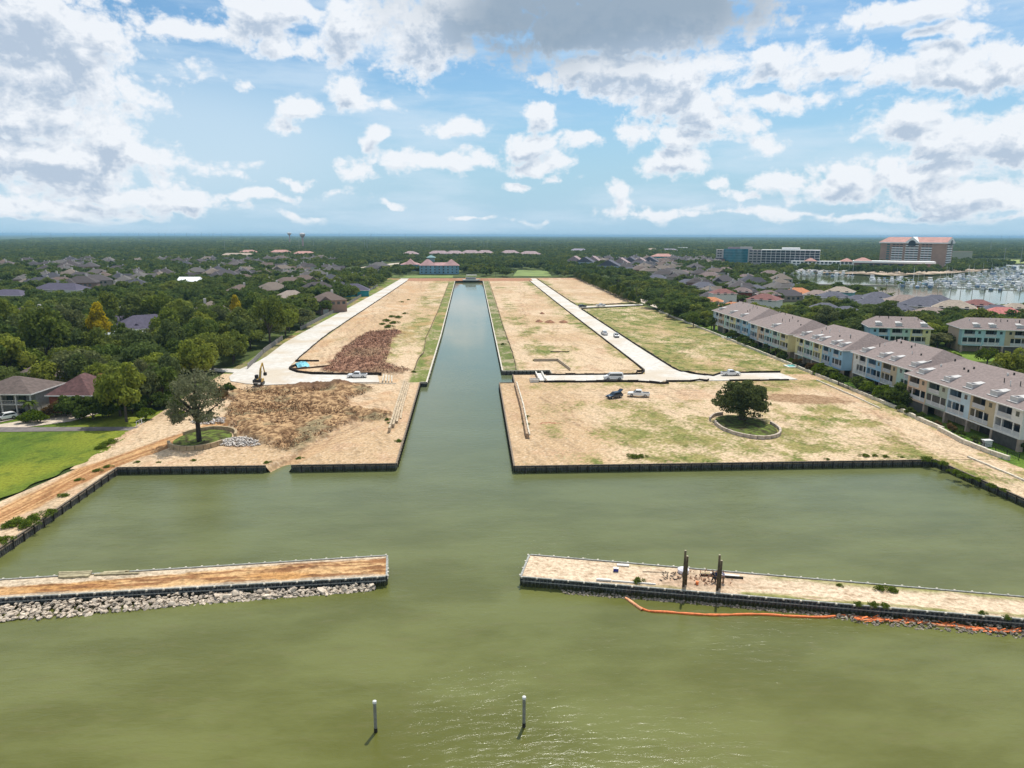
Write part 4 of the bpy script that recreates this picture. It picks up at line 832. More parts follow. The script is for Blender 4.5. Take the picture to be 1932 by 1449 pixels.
def bhouse(label, x, y, w, d, h, rh, rz, rm, wm, wins=(), chim=None, dorm=(), cols=0, balcony=False, name='house', cat='house', gab=False, ins=None):
    """detailed house; origin at the middle, front faces -y"""
    root = thing(name, label, cat, (x, y, -0.2), rz); BUILT.append((x, y, max(w, d)/2+1.0))
    b = MB()
    rec = 1.8 if (cols or balcony) else 0
    b.box(-w/2, w/2, -d/2+rec, d/2, 0, h); b.build('wall', wm, root)
    q = MB(); (gable if gab else hip)(q, -w/2, w/2, -d/2, d/2, h, rh, 0.6) if gab else hip(q, -w/2, w/2, -d/2, d/2, h, rh, 0.6, ins); ro = q.build('roof', rm, root)
    e = MB(); e.box(-w/2-.62, w/2+.62, -d/2-.64, -d/2-.56, h-0.22, h+0.04); e.box(w/2+.56, w/2+.64, -d/2-.62, d/2+.62, h-0.22, h+0.04); e.box(-w/2-.64, -w/2-.56, -d/2-.62, d/2+.62, h-0.22, h+0.04); e.build('gutter', TRIM, ro)
    for (cx, cz, ww, hh) in wins: g_ = MB(); g_.box(cx-ww/2, cx+ww/2, -d/2+rec-.05, -d/2+rec+.05, cz, cz+hh); g_.build('window', GLASS, root)
    for i in range(cols):
        cx = -w/2+0.2+(w-0.4)*i/(cols-1); g_ = MB(); g_.box(cx-.13, cx+.13, -d/2-.0, -d/2+.26, 0, h); g_.build('porch_post', TRIM, root)
    if balcony:
        g_ = MB(); g_.box(-w/2, w/2, -d/2-.1, -d/2+rec, 2.7, 2.9); g_.build('balcony_floor', TRIM, root)
        g_ = MB(); g_.box(-w/2, w/2, -d/2-.08, -d/2-.03, 3.75, 3.85)
        for i in range(int(w/0.4)): g_.box(-w/2+i*.4, -w/2+i*.4+.05, -d/2-.07, -d/2-.03, 2.9, 3.75)
        g_.build('railing', TRIM, root)
    if chim: g_ = MB(); g_.box(chim[0]-.5, chim[0]+.5, chim[1]-.4, chim[1]+.4, h, h+rh+chim[2]); g_.build('chimney', mat('red_brick', (0.24, 0.075, 0.045), 0.9, 0.3, 2), ro)
    for (dx, dz) in dorm:
        g_ = MB(); yy = -d/2+1.8; g_.box(dx-.8, dx+.8, yy, yy+2.5, h+0.3, h+1.3); g_.build('dormer', TRIM, ro); g_ = MB(); gable(g_, dx-.8, dx+.8, yy, yy+3.4, h+1.3, 0.8, 0.2); g_.build('dormer_roof', rm, ro)
    return root
rm_b = mat('brown_shingle', (0.122, 0.092, 0.080), 0.9, 0.25, 1.0); rm_m = mat('maroon_shingle', (0.115, 0.058, 0.055), 0.9, 0.3, 1.0); rm_p = mat('slate_shingle', (0.085, 0.075, 0.110), 0.9, 0.2, 1.0)
wm_g = mat('grey_siding', (0.30, 0.30, 0.27), 0.9, 0.12); wm_r = mat('red_brick', (0.24, 0.075, 0.045), 0.9, 0.3, 2); wm_c = mat('cream_stucco', (0.60, 0.54, 0.42), 0.9, 0.1)
wm_t = mat('teal_siding', (0.03, 0.26, 0.29), 0.8, 0.15); wm_w = mat('white_siding', (0.66, 0.64, 0.60), 0.8, 0.08)
bhouse('brown hip-roofed two-storey house with long balcony, at the left edge', -113.0, 180.5, 14.5, 13, 5.5, 3.1, R(-3), rm_b, wm_g, [(-5, 3, 1.6, 2), (-2, 3, 1.8, 2), (1, 3, 1.6, 2), (4, 3, 1.8, 2), (3, 0.2, 2.4, 2.2), (-3, 0.2, 2.4, 2.2)], cols=5, balcony=True)
bhouse('maroon-roofed red brick house with brick chimney behind big shrubs', -97.8, 182.0, 10.2, 12.5, 4.6, 4.2, R(-4), rm_m, wm_r, [(-3, 1.2, 1.4, 1.6), (0.5, 1.2, 1.4, 1.6), (3.4, 1.2, 1.2, 1.6)], chim=(3.6, 1.5, -0.4))
bhouse('small pale-roofed house half hidden at the left edge behind the balcony house', -121, 205, 13, 9, 4.4, 2.6, R(8), rm_b, wm_c, [(0, 1, 1.6, 1.4)])
bhouse('slate-roofed house with two small dormers and porch columns in the woods', -139, 312, 24, 15, 4.6, 5.0, R(38), rm_p, wm_w, [(-6, .6, 1.4, 2), (0, .6, 1.4, 2), (6, .6, 1.4, 2)], dorm=[(-5, 0), (3, 0)], cols=8)
bhouse('cream two-storey house with dark balconies at the left edge', -283, 458, 24, 14, 6.6, 3.2, R(-8), rm_p, wm_c, [(-4, 3.6, 1, 2), (-2, 3.6, 1, 2), (3, 3.4, 3.2, 2.3), (8, 3.4, 1.8, 2), (3, 0.4, 3, 2.2)])
bhouse('long dark-roofed house with pale walls behind the cream house', -286, 520, 36, 15, 5.4, 4.2, R(-14), rm_p, wm_w, [(-12, 2, 2, 1.8), (-6, 2, 2.4, 1.8), (0, 2, 2, 1.8), (6, 2, 2, 1.8), (12, 2, 2, 1.8)])
bhouse('red barn with bright white metal roof above the trees', -224.5, 590, 17, 12, 6.5, 3.4, R(0), mat('white_metal_roof', (0.85, 0.85, 0.85), 0.5, 0.04), wm_r, [(0, 1, 3, 2.4)], name='barn', cat='barn', ins=0.8)
bhouse('small dark-blue shed house with teal wall left of the yellow tree', -158, 330, 12, 9, 5.2, 2.4, R(5), rm_p, wm_t, [(1, 1, 1.2, 1.4), (3.4, 1, 1.2, 1.4)])
bhouse('pale green-roofed house above the yellow tree', -172, 372, 16, 9, 5.4, 2.6, R(0), mat('pale_roof', (0.55, 0.55, 0.47), 0.8, 0.1), wm_c, [(-3, 1, 1.6, 1.5)])
bhouse('white cottage directly behind the lower part of the yellow tree', -138, 292, 16, 8, 4.0, 1.6, R(0), mat('pale_blue_roof', (0.40, 0.44, 0.46), 0.7, 0.1), wm_w, [(-5, 1, 1.6, 1.5), (5, 1, 1.6, 1.5)])
bhouse('teal-walled house at the edge of the left road verge', -84, 520, 22, 15, 4.6, 4.4, R(8), rm_p, wm_t, [(-4, 1, 1.6, 1.6), (2, 1, 1.6, 1.6)])
bhouse('tan-roofed house in the woods left of the road', -112, 455, 18, 13, 5.0, 4.2, R(30), mat('tan_shingle', (0.30, 0.24, 0.20), 0.9, 0.2, 1), wm_c, [(0, 1, 1.6, 1.6)])
bhouse('white-walled house under the dark trees by the left fence', -92, 330, 14, 9, 4.4, 2.6, R(12), rm_p, wm_w, [(-3, 1, 1.6, 1.6), (2, 1, 1.6, 1.6)])
for (px, py, rz, k) in ((500, 528, 20, 0), (575, 530, 15, 1), (545, 536, 35, 2), (455, 552, 30, 3), (600, 545, 25, 5), (625, 530, 22, 6), (672, 520, 20, 8), (690, 514, 20, 0), (704, 508, 20, 1), (716, 503, 20, 2), (515, 548, 30, 4), (620, 568, 28, 3), (425, 520, 10, 2), (465, 512, 12, 5), (60, 600, 10, 5), (105, 610, 10, 0), (400, 700-110, 25, 6), (640, 537, 25, 8)):
    p = at(px, py, 6.0); place_house(p[0], p[1], R(rz), 1.15, k=k)
# rows of roofs in the big subdivision to the left
cand = []
yy = 560.0
while yy < 1500:
    x0 = at(-40, 444+43*1341/yy)[0]; x1 = at(640, 444+43*1341/yy)[0] if yy > 640 else at(330, 444+43*1341/yy)[0]
    xx = x0+random.uniform(0, 15)
    while xx < x1:
        if vnoise(np.array(xx/85.0), np.array(yy/75.0), 77) < 0.60: cand.append((xx+random.uniform(-4, 4), yy+random.uniform(-7, 7), R(random.choice([0, 90, 10, -80])+random.uniform(-8, 8)+12)))
        xx += random.uniform(21, 29)
    yy += 34 if yy < 900 else 48
# roofs on the right, between the hedge road and the marina
yy = 480.0
while yy < 1250:
    x0 = 140+0.05*yy; x1 = at(1480 if yy < 620 else 1350, 444+43*1341/yy)[0]
    xx = x0+random.uniform(0, 12)
    while xx < x1:
        if vnoise(np.array(xx/60.0), np.array(yy/60.0), 78) < 0.68: cand.append((xx+random.uniform(-3, 3), yy+random.uniform(-6, 6), R(random.choice([0, 90])+random.uniform(-15, 15)-12)))
        xx += random.uniform(20, 27)
    yy += 31
cand = [c for c in cand if all((c[0]-b_[0])**2+(c[1]-b_[1])**2 > (b_[2]+10)**2 for b_ in BUILT)]
cand.sort(key=lambda c: c[0]**2+c[1]**2)
for (x, y, rz) in cand[:235]: place_house(x, y, rz, random.uniform(.95, 1.25), grp='houses of the far neighbourhoods')
# individually coloured houses between the townhouses and the marina
RC = {'o': (0.50, 0.20, 0.09), 't': (0.26, 0.20, 0.17), 'm': (0.20, 0.085, 0.075), 'g': (0.10, 0.10, 0.125), 'b': (0.18, 0.13, 0.12), 's': (0.33, 0.27, 0.21), 'r': (0.46, 0.16, 0.14)}
RN = {'o': 'orange-tiled', 't': 'tan-roofed', 'm': 'maroon-roofed', 'g': 'slate-grey-roofed', 'b': 'brown-roofed', 's': 'sandy-roofed', 'r': 'red-roofed'}
WNAME = {'w': 'white', 'c': 'cream', 'r': 'brick', 't': 'blue-green'}
for k_, v_ in RC.items(): mat('roof_'+{'o': 'orange', 't': 'tan', 'm': 'maroon', 'g': 'slate', 'b': 'brown', 's': 'sand', 'r': 'red'}[k_], v_, 0.9, 0.22, 1.0)
RM = dict(zip(RC, [MATS[n] for n in ('roof_orange', 'roof_tan', 'roof_maroon', 'roof_slate', 'roof_brown', 'roof_sand', 'roof_red')]))
HS = [(1366, 545, 15, 'm', 'w', 8.5, 20), (1402, 542, 14, 'b', 'r', 8, -10), (1425, 538, 17, 'g', 't', 7, 25), (1452, 547, 14, 'b', 'r', 7.5, 10), (1446, 556, 17, 'm', 'w', 8.5, -20), (1470, 538, 13, 'b', 'w', 7, 5), (1495, 534, 13, 'g', 'c', 6, 0),
      (1508, 545, 19, 'o', 'c', 6.5, 12), (1545, 548, 16, 't', 'w', 7, -8), (1575, 552, 18, 'g', 'c', 7.5, 20), (1588, 542, 17, 's', 't', 9, -15), (1625, 558, 17, 'g', 'w', 6, 10), (1560, 572, 15, 'g', 'w', 5, 0), (1600, 578, 14, 'g', 'c', 5, 20),
      (1660, 553, 18, 'g', 'w', 8, 5), (1650, 566, 22, 'g', 'c', 6, -8), (1710, 560, 20, 't', 'w', 8.5, 10), (1745, 567, 24, 'g', 'c', 8, -18), (1695, 576, 18, 'g', 'w', 6, 30), (1770, 558, 17, 'g', 't', 7.5, 0), (1805, 570, 19, 's', 'c', 8.5, -12), (1762, 582, 17, 't', 'c', 6, 25), (1850, 566, 15, 'm', 'r', 8, 5), (1830, 577, 14, 'o', 'r', 6, 0), (1885, 577, 16, 'g', 'c', 6.5, -5), (1898, 586, 22, 'r', 'c', 5.5, -8), (1922, 572, 13, 's', 'c', 8, 4),
      (1345, 560, 13, 'o', 'w', 5, 0), (1385, 570, 14, 'o', 'c', 4, 15), (1300, 530, 24, 'g', 'w', 6, -5), (1330, 534, 20, 'g', 'c', 6.5, 10), (1240, 520, 22, 'g', 'c', 6, 0), (1285, 512, 26, 'b', 'w', 6, 0), (1190, 505, 22, 'g', 'w', 6.5, 8), (1340, 515, 24, 'b', 't', 6.5, 0), (1410, 520, 24, 'b', 't', 6, -6), (1370, 505, 22, 'b', 'w', 6, 6), (1455, 512, 24, 'b', 'c', 6, 0)]
WM = {'w': wm_w, 'c': wm_c, 'r': wm_r, 't': mat('sea_green_siding', (0.16, 0.36, 0.36), 0.8, 0.12)}
for (px, py, w_, rc, wc, h_, rz) in HS:
    p = at(px, py+3, h_); o_ = bhouse('', p[0], p[1]+2, w_, w_*0.72, h_-1.6, w_*0.19, R(rz-22), RM[rc], WM[wc], [(-w_*.3, h_-2.4, 1.8, 1.5), (0, h_-2.4, 1.8, 1.5), (w_*.3, h_-2.4, 1.8, 1.5), (-w_*.15, 0.8, 2.4, 1.6), (w_*.25, .8, 2, 1.6)])
    AUTO.append([o_, 'house', RN[rc]+' '+WNAME[wc], 'house', 'coloured houses near the marina', p[0], p[1]])
# condominiums
CONDO = mat('condo_roof', (0.34, 0.25, 0.25), 0.9, 0.2, 0.3); cw = mat('condo_wall', (0.50, 0.44, 0.40), 0.9, 0.15, 0.3)
for (px, py, w_, nm) in ((828, 477, 70, 'far left'), (858, 477, 62, 'second'), (888, 476, 66, 'middle'), (915, 476, 60, 'fourth'), (962, 476, 64, 'first right-hand'), (1000, 478, 66, 'last right-hand'), (775, 478, 50, 'small detached left')):
    p = at(px, py, 9); bhouse('%s pink-grey condominium in the strip beyond the canal head' % nm, p[0], p[1], w_*0.62, 22, 8, 5.5, R(random.uniform(-6, 6)), CONDO, cw, [(x_, 3, 2.4, 3) for x_ in range(-14, 15, 7)], name='condominium', cat='condominium')
# blue-walled gabled townhouses beyond the hedge road
for i, (px, py, w_) in enumerate(((1105, 494, 24), (1120, 492, 20), (1150, 501, 26), (1172, 496, 22), (1190, 494, 22), (1208, 496, 24), (1226, 493, 24), (1085, 492, 22))):
    p = at(px, py, 8); bhouse('', p[0], p[1], w_, 20, 8, 7, R(-20), CONDO if i % 2 else RM['g'], mat('powder_blue', (0.25, 0.36, 0.47), 0.85, 0.1), [(-4, 4.5, 1.6, 1.6), (2, 4.5, 1.6, 1.6), (-4, 1, 1.6, 1.6), (2, 1, 1.6, 1.6)], name='house', gab=True)
    AUTO.append([bpy.data.objects[-1] if False else [o for o in COL.objects if o.type == 'EMPTY'][-1], 'house', 'blue-walled gabled', 'house', 'gabled blue houses behind the right-hand oaks', p[0], p[1]])
# blue apartment block at the canal head, with two pink hip roofs and a cupola
ablue = mat('apartment_blue', (0.20, 0.36, 0.45), 0.85, 0.15, 0.2); aroof = mat('apartment_roof', (0.42, 0.25, 0.24), 0.9, 0.15, 0.2)
def apart(label, x, y, w, d, h, wings, cup=False, nw=9):
    root = thing('apartment_building', label, 'apartments', (x, y, 0)); BUILT.append((x, y, w/2+2)); BUILT.append((x-w*.35, y, 14)); BUILT.append((x+w*.35, y, 14))
    b = MB(); b.box(-w/2, w/2, -d/2, d/2, 0, h); b.build('wall', ablue, root)
    q = MB(); hip(q, -w/2+.1, w/2-.1, -d/2+.1, d/2-.1, h, 3.2, .8); ro = q.build('roof', aroof, root)
    for cx, ww in wings: q = MB(); q.box(cx-ww/2, cx+ww/2, -d/2-1.5, d/2, 0, h+.02); q.build('wall', ablue, root); q = MB(); hip(q, cx-ww/2, cx+ww/2, -d/2-1.5, d/2, h+0.02, 6.8, .8); q.build('roof', aroof, root)
    if cup: q = MB(); q.box(-w*.22-4, -w*.22+4, 2, 8, h+4, h+8.5); hip(q, -w*.22-5, -w*.22+5, 1, 9, h+8.5, 2.5, .5); q.build('cupola', mat('cupola_green', (0.20, 0.33, 0.33), 0.8), ro)
    for zz in (1.2, 4.2, 7.2):
        if zz+1.4 > h: break
        for i in range(nw):
            cx = -w/2+w*(i+.5)/nw; yy_ = -d/2-0.06 if all(abs(cx-c0) > w0/2+0.8 for c0, w0 in wings) else -d/2-1.56
            g_ = MB(); g_.box(cx-.75, cx+.75, yy_, yy_+.1, zz, zz+1.5); g_.build('window', GLASS, root)
    return root
p = at(829, 517, 0); apart('blue three-storey apartment block with two pink hip roofs behind the canal head', p[0], p[1]+6, 44, 14, 9.5, [(-13, 18), (13.5, 16)], cup=True)
p = at(770, 515, 0); apart('smaller blue apartment block with pink roof left of the big one', p[0]-2, p[1]+60, 24, 16, 7.5, [(0, 13)], nw=6)

# ------------------------------------------------------------------ pastel townhouses
PAS = {'skyblue': (0.30, 0.47, 0.60), 'paleblue': (0.44, 0.55, 0.61), 'steel': (0.26, 0.40, 0.50), 'mint': (0.40, 0.53, 0.47), 'sage': (0.36, 0.40, 0.33), 'yellow': (0.60, 0.54, 0.30), 'tan': (0.47, 0.39, 0.26), 'peach': (0.54, 0.40, 0.29), 'white': (0.56, 0.60, 0.60), 'aqua': (0.36, 0.52, 0.55)}
for k_, v_ in PAS.items(): mat(k_+'_siding', v_, 0.85, 0.06, 0.5)
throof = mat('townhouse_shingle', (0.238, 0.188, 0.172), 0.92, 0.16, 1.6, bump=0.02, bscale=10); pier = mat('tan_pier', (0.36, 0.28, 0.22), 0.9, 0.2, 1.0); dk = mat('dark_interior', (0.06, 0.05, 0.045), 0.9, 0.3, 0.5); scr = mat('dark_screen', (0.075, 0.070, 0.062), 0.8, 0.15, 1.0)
vent = mat('vent_black', (0.04, 0.035, 0.032), 0.7); RAIL = mat('rail_white', (0.60, 0.60, 0.60), 0.7, 0.06)
def town(label, x, y, rz, cols, uw, depth=21.0, he=8.9, seed=0, dorm=1.0, kinds=None, right_end=False, roofh=4.6, group='pastel townhouse blocks'):
    """local: facade on x=0 facing -x, units run along +y from 0"""
    g = random.Random(seed); L = uw*len(cols); root = thing('townhouse_block', label, 'townhouses', (x, y, 0), rz, group)
    BUILT.append((x+math.cos(rz)*depth/2-math.sin(rz)*L/2, y+math.sin(rz)*depth/2+math.cos(rz)*L/2, depth/2+3))
    core = MB(); core.box(3.2, depth, 0.02, L-0.02, 0, he-0.02); core.build('core_wall', MATS['peach_siding'] if seed % 2 else MATS['aqua_siding'], root)
    f2, f3 = 2.95, 5.95
    for i, cn in enumerate(cols):
        y0, y1 = i*uw, (i+1)*uw; M = MATS[cn+'_siding']; kd = kinds[i] if kinds else g.randrange(3)
        a = 0.35 if kd != 2 else uw*0.22; b_ = uw-0.35 if kd == 0 else (uw*0.72 if kd == 1 else uw-0.4)      # second-floor opening
        c = 0.9 if kd == 1 else uw*0.40; d = uw*0.56 if kd == 1 else uw-0.7                                      # third-floor opening
        w = MB(); th = 0.25
        for (ya, yb, za, zb) in ((y0, y0+a, f2, f3), (y0+b_, y1, f2, f3), (y0+a, y0+b_, f3-0.28, f3), (y0, y0+c, f3, he), (y0+d, y1, f3, he), (y0+c, y0+d, he-0.34, he), (y0+c, y0+d, f3, f3+0.18), (y0+a, y0+b_, f2-0.02, f2+0.15)):
            if yb-ya > 0.02: w.box(0, th, ya+0.004, yb-0.004, za, zb)
        w.box(th, 3.2, y0+0.01, y0+0.2, f2, he-0.01); w.box(th, 3.2, y1-0.2, y1-0.01, f2, he-0.01); w.box(2.0, 3.18, y0+0.2, y1-0.2, f2+0.16, he-0.03); w.box(th, 2.0, y0+0.2, y1-0.2, f3-0.12, f3+0.06)
        wo_ = w.build('unit_wall', M, root); wo_['label'] = '%s clapboard unit' % cn
        sl = MB(); sl.box(-0.06, 3.2, y0+0.003, y1-0.003, f2-0.32, f2-0.03); sl.build('floor_slab', TRIM if kd else M, root)
        for (ya, yb, za, zb) in ((y0+a, y0+b_, f2, 2.5), (y0+c, y0+d, f3, 2.4)):
            n_ = max(2, int((yb-ya)/1.7)); ww = (yb-ya-0.3)/n_
            for j in range(n_):
                q = MB(); q.box(1.94, 2.06, ya+0.15+j*ww+.03, ya+0.15+(j+1)*ww-.03, za+0.17, za+zb+.12); q.build('window', GLASS, wo_)  # dark panes widened over the back wall, standing in for shade in the opening
            q = MB(); q.box(-0.03, 0.05, ya, yb, za+0.98, za+1.08); q.box(-0.03, 0.03, ya, yb, za+0.14, za+0.22); k = int((yb-ya)/0.22)
            for j in range(k+1): q.box(-0.01, 0.02, ya+j*(yb-ya)/k-.025, ya+j*(yb-ya)/k+.025, za+.2, za+1.0)
            q.box(0.05, 0.09, ya+.02, yb-.02, za+.2, za+.95); q.build('railing', RAIL, root)
            if yb-ya > 4.2: q = MB(); [q.box(-0.02, 0.16, ya+t_*(yb-ya)-.09, ya+t_*(yb-ya)+.09, za+.15, za+zb+.2) for t_ in (0.27, 0.73)]; q.build('balcony_post', TRIM, root)
        if c > uw*0.3: q = MB(); q.box(-0.04, 0.02, y0+uw*.13, y0+uw*.25, f3+1.2, f3+2.2); q.build('window', GLASS, wo_)
        else: q = MB(); q.box(-0.04, 0.02, y0+uw*.70, y0+uw*.82, f3+1.2, f3+2.2); q.build('window', GLASS, wo_)
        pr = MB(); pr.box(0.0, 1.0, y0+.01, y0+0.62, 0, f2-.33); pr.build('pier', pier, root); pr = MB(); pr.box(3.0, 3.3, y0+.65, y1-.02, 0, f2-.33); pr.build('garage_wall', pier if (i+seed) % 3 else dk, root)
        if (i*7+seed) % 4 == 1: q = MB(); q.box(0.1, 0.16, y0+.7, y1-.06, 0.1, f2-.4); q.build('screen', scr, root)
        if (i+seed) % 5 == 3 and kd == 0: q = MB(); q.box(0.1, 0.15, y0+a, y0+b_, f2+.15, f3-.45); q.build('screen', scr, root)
    pr = MB(); pr.box(0.0, 1.0, L-.6, L-.01, 0, f2-.33); pr.build('pier', pier, root)
    q = MB(); hip(q, 0, depth, 0, L, he+0.01, roofh, 0.75, ins=depth*0.27); ro = q.build('roof', throof, root)
    e = MB(); e.box(-0.80, -0.70, -.78, L+.78, he-0.18, he+0.06); e.box(-0.80, depth+.8, -.80, -.72, he-0.18, he+0.06); e.box(-.8, depth+.8, L+.72, L+.80, he-.18, he+.06); e.box(-0.7, 0.0, -.7, L+.7, he-0.06, he-0.0); e.build('fascia', TRIM, ro)
    sl_ = roofh/(depth/2+.75)
    for i in range(len(cols)):
        if g.random() < dorm:
            yc = i*uw+uw*g.choice([.3, .55]); x0 = 1.0; z0 = he+sl_*(x0+.75); q = MB(); q.box(x0, x0+1.6, yc-1.1, yc+1.1, z0-.15, z0+1.0)
            q.add([(x0+1.6, yc-1.1, z0+1.0), (x0+1.6, yc+1.1, z0+1.0), (x0+4.6, yc+.5, z0+3.6*sl_+.12), (x0+4.6, yc-.5, z0+3.6*sl_+.12), (x0+1.6, yc-1.1, z0+.2), (x0+1.6, yc+1.1, z0+.2)], [(0, 1, 2, 3), (0, 3, 4), (1, 5, 2)])
            q.box(x0-.5, x0, yc-1.5, yc+1.5, z0-.12, z0+.02); d_ = q.build('roof_dormer', mat('dormer_pale', (0.50, 0.48, 0.46), 0.7, 0.1), ro); q = MB(); q.box(x0+.35, x0+1.3, yc-.7, yc+.7, z0+1.0, z0+1.04); q.build('skylight', GLASS, d_)
    for _ in range(int(L/3.2)):
        vx = g.uniform(4.5, depth*.5-0.5); vy = g.uniform(3, L-3); z0 = he+sl_*(vx+.75); q = MB(); hh = g.uniform(.4, 1.1); q.cyl((vx, vy, z0-.1), (vx, vy, z0+hh), .10 if hh > .6 else .2, n=6); q.build('vent_pipe', vent if g.random() < .7 else TRIM, ro)
    return root
town('farthest townhouse block with pale blue, peach and yellow units', 113.6, 283.5, 0, ['skyblue', 'steel', 'yellow', 'mint', 'peach', 'paleblue'], 7.1, seed=1, dorm=.5)
town('second farthest townhouse block, light blue next to peach units', 112.4, 243.5, 0, ['yellow', 'mint', 'aqua', 'peach', 'paleblue'], 7.0, seed=2, dorm=.5)
town('middle townhouse block with yellow, mint and bright blue units', 113.4, 208.0, 0, ['skyblue', 'steel', 'yellow', 'mint', 'yellow'], 6.4, seed=3)
town('fourth townhouse block, set back behind the big shrubs', 115.0, 175.0, 0, ['mint', 'tan', 'skyblue', 'white'], 7.4, he=8.9, seed=4, kinds=[1, 2, 0, 1])
town('nearest and largest townhouse block at the right edge', 111.0, 132.6, 0, ['white', 'tan', 'paleblue', 'sage', 'peach'], 7.7, seed=5, kinds=[0, 2, 2, 0, 0])
for n_, (x_, y_) in enumerate(((113.4, 279.2), (114.4, 239.9))):
    pass
town('detached pastel townhouse block with three skylights behind the row', 153.0, 261.5, R(90)-R(18)+math.pi, ['skyblue', 'aqua', 'yellow'], 6.6, depth=15, seed=6, group='detached townhouses behind the row') if False else None
def town_front(label, x0, y0, ang, cols, uw, **kw):
    """left-front corner at x0,y0, facade runs to the right, rotated by ang"""
    rz = R(90)+ang; L = uw*len(cols)     # local +y maps to -x world (rotated); start at the right-hand end
    town(label, x0+math.cos(ang)*L, y0+math.sin(ang)*L, rz, cols[::-1], uw, **kw)
town_front('detached pastel townhouse block with three skylights behind the row', 153.0, 262.5, R(-17), ['skyblue', 'mint', 'yellow'], 7.0, depth=15, seed=6, roofh=3.6, group='detached townhouses behind the row')
town_front('detached townhouse block with sandy roof cut off by the right edge', 185.5, 256.5, R(-17), ['aqua', 'aqua', 'tan', 'mint', 'white'], 7.2, depth=15, seed=7, roofh=3.6, group='detached townhouses behind the row')
# patios, pools, white pergola, iron fences
pool = mat('pool_water', (0.06, 0.50, 0.46), 0.1, 0.1, spec=.6)
for (px, py, w_, d_, lab) in ((1372, 636, 5, 2.4, 'small turquoise pool on the far lawn'), (1497, 690, 6, 3.0, 'turquoise pool beside the middle townhouses')):
    p = at(px, py, 0.3); r_ = thing('swimming_pool', lab, 'pool', (p[0]+1, p[1], 0.05)); mb = MB(); mb.box(-w_/2-.6, w_/2+.6, -d_/2-.6, d_/2+.6, 0, .22); mb.build('coping', TRIM, r_); mb = MB(); mb.box(-w_/2, w_/2, -d_/2, d_/2, .225, .24); mb.build('water_surface', pool, r_)
p = at(1428, 646, 0); r_ = thing('pergola', 'white flat-roofed pergola on the lawn of the second farthest block', 'pergola', (p[0]-0.4, p[1], 0)); mb = MB(); mb.box(-3, 3, -2.6, 2.6, 3.1, 3.3); mb.build('roof', RAIL, r_)
for sx_ in (-2.8, 2.8):
    for sy_ in (-2.4, 2.4): mb = MB(); mb.box(sx_-.1, sx_+.1, sy_-.1, sy_+.1, 0, 3.1); mb.build('post', RAIL, r_)
IRON = mat('black_iron', (0.02, 0.02, 0.02), 0.5)
def iron(a, b_, label, h=1.3, name='iron_fence', mt=IRON, gap=0.35, w_=0.035, solid=False):
    L = math.hypot(b_[0]-a[0], b_[1]-a[1]); r_ = thing(name, label, 'fence', (a[0], a[1], 0), math.atan2(b_[1]-a[1], b_[0]-a[0]), 'garden fences'); mb = MB(); mb.box(0, L, -.02, .02, h-.08, h-.03); mb.box(0, L, -.02, .02, .2, .25)
    if solid: mb.box(0, L, -.03, .03, .1, h-.1)
    for i in range(int(L/gap)): mb.box(i*gap-w_/2, i*gap+w_/2, -w_/2, w_/2, .05, h-.04)
    mb.build('panel', mt, r_); mb = MB()
    for i in range(int(L/2.6)+1): mb.box(i*2.6-.05, i*2.6+.05, -.05, .05, 0, h+.08)
    tag(mb.build('post', mt, r_), kind='stuff'); return r_
iron((105.2, 136.5), (109.5, 137.0), 'black iron fence across the lawn nearest the right edge'); iron((107.2, 127.5), (105.0, 139.0), 'black iron fence along the grass below the nearest townhouses'); iron((108.4, 227), (115, 227.5), 'dark hedge-like fence across the lawn by the pool', 1.4, solid=True); iron((109, 252), (114, 252.4), 'dark fence across the lawn behind the pergola', 1.2, solid=True); iron((109, 196), (115, 196.4), 'black garden fence beside the fourth block'); iron((108.2, 178), (108.0, 200), 'black railing behind the white block wall')
WG = mat('grey_picket', (0.27, 0.25, 0.23), 0.9, 0.3, 1.5)
for (a, b_, lab, h_) in (((-72.5, 232), (-76.0, 262), 'grey picket fence rising from the cul-de-sac into the woods', 1.9), ((-76.4, 264), (-78.5, 300), 'weathered picket fence under the dark trees beside the left road', 1.9), ((-78.0, 330), (-76.5, 420), 'dark timber fence behind the grass verge of the left road', 1.8), ((-76.0, 430), (-79.0, 620), 'long dark fence between the verge and the far roofs', 1.8)): iron(a, b_, lab, h_, 'picket_fence', WG, .16, .12)
r_ = iron(tuple(at(258, 806)[:2]), tuple(at(273, 797)[:2]), 'white metal farm gate closing the end of the asphalt lane', 1.3, 'farm_gate', RAIL, 1.4, .08); r_['category'] = 'gate'
mb = MB(); mb.box(-.8, .8, -.5, .5, 0, 1.3); mb.box(-.95, .95, -.6, .6, 1.3, 1.42); o_ = mb.build('utility_box', RAIL); p = at(1861, 842); o_.location = (p[0], p[1], 0); tag(o_, 'white boxed air-conditioning unit on the lawn nearest the right edge', 'utility box')

# ------------------------------------------------------------------ hotel, offices and low buildings by the marina
hb1 = mat('hotel_brick', (0.42, 0.27, 0.20), 0.9, 0.12, 0.1); hw = mat('hotel_white', (0.86, 0.84, 0.81), 0.8, 0.05, .2); hr = mat('hotel_tile', (0.46, 0.25, 0.21), 0.9, 0.15, .2); dg = mat('dark_glass', (0.022, 0.032, 0.040), 0.35, 0.2, .2, spec=.3)
p = at(1722, 503, 0); hx, hy = p[0]+8, p[1]+10; Wd, Dp, He = 86, 34, 33
r_ = thing('hotel', 'tall brick hotel with salmon roof and white balcony bands, tallest building by the marina', 'hotel', (hx, hy, 0), R(-49)); BUILT.append((hx, hy, 46))
mb = MB(); mb.box(-Wd/2, Wd/2, -Dp/2, Dp/2, 0, He); mb.build('wall', hb1, r_)
mb = MB(); mb.box(-Wd/2-2, Wd/2+2, -Dp/2-2, Dp/2+2, He, He+1.6); mb.build('eave_band', hw, r_)
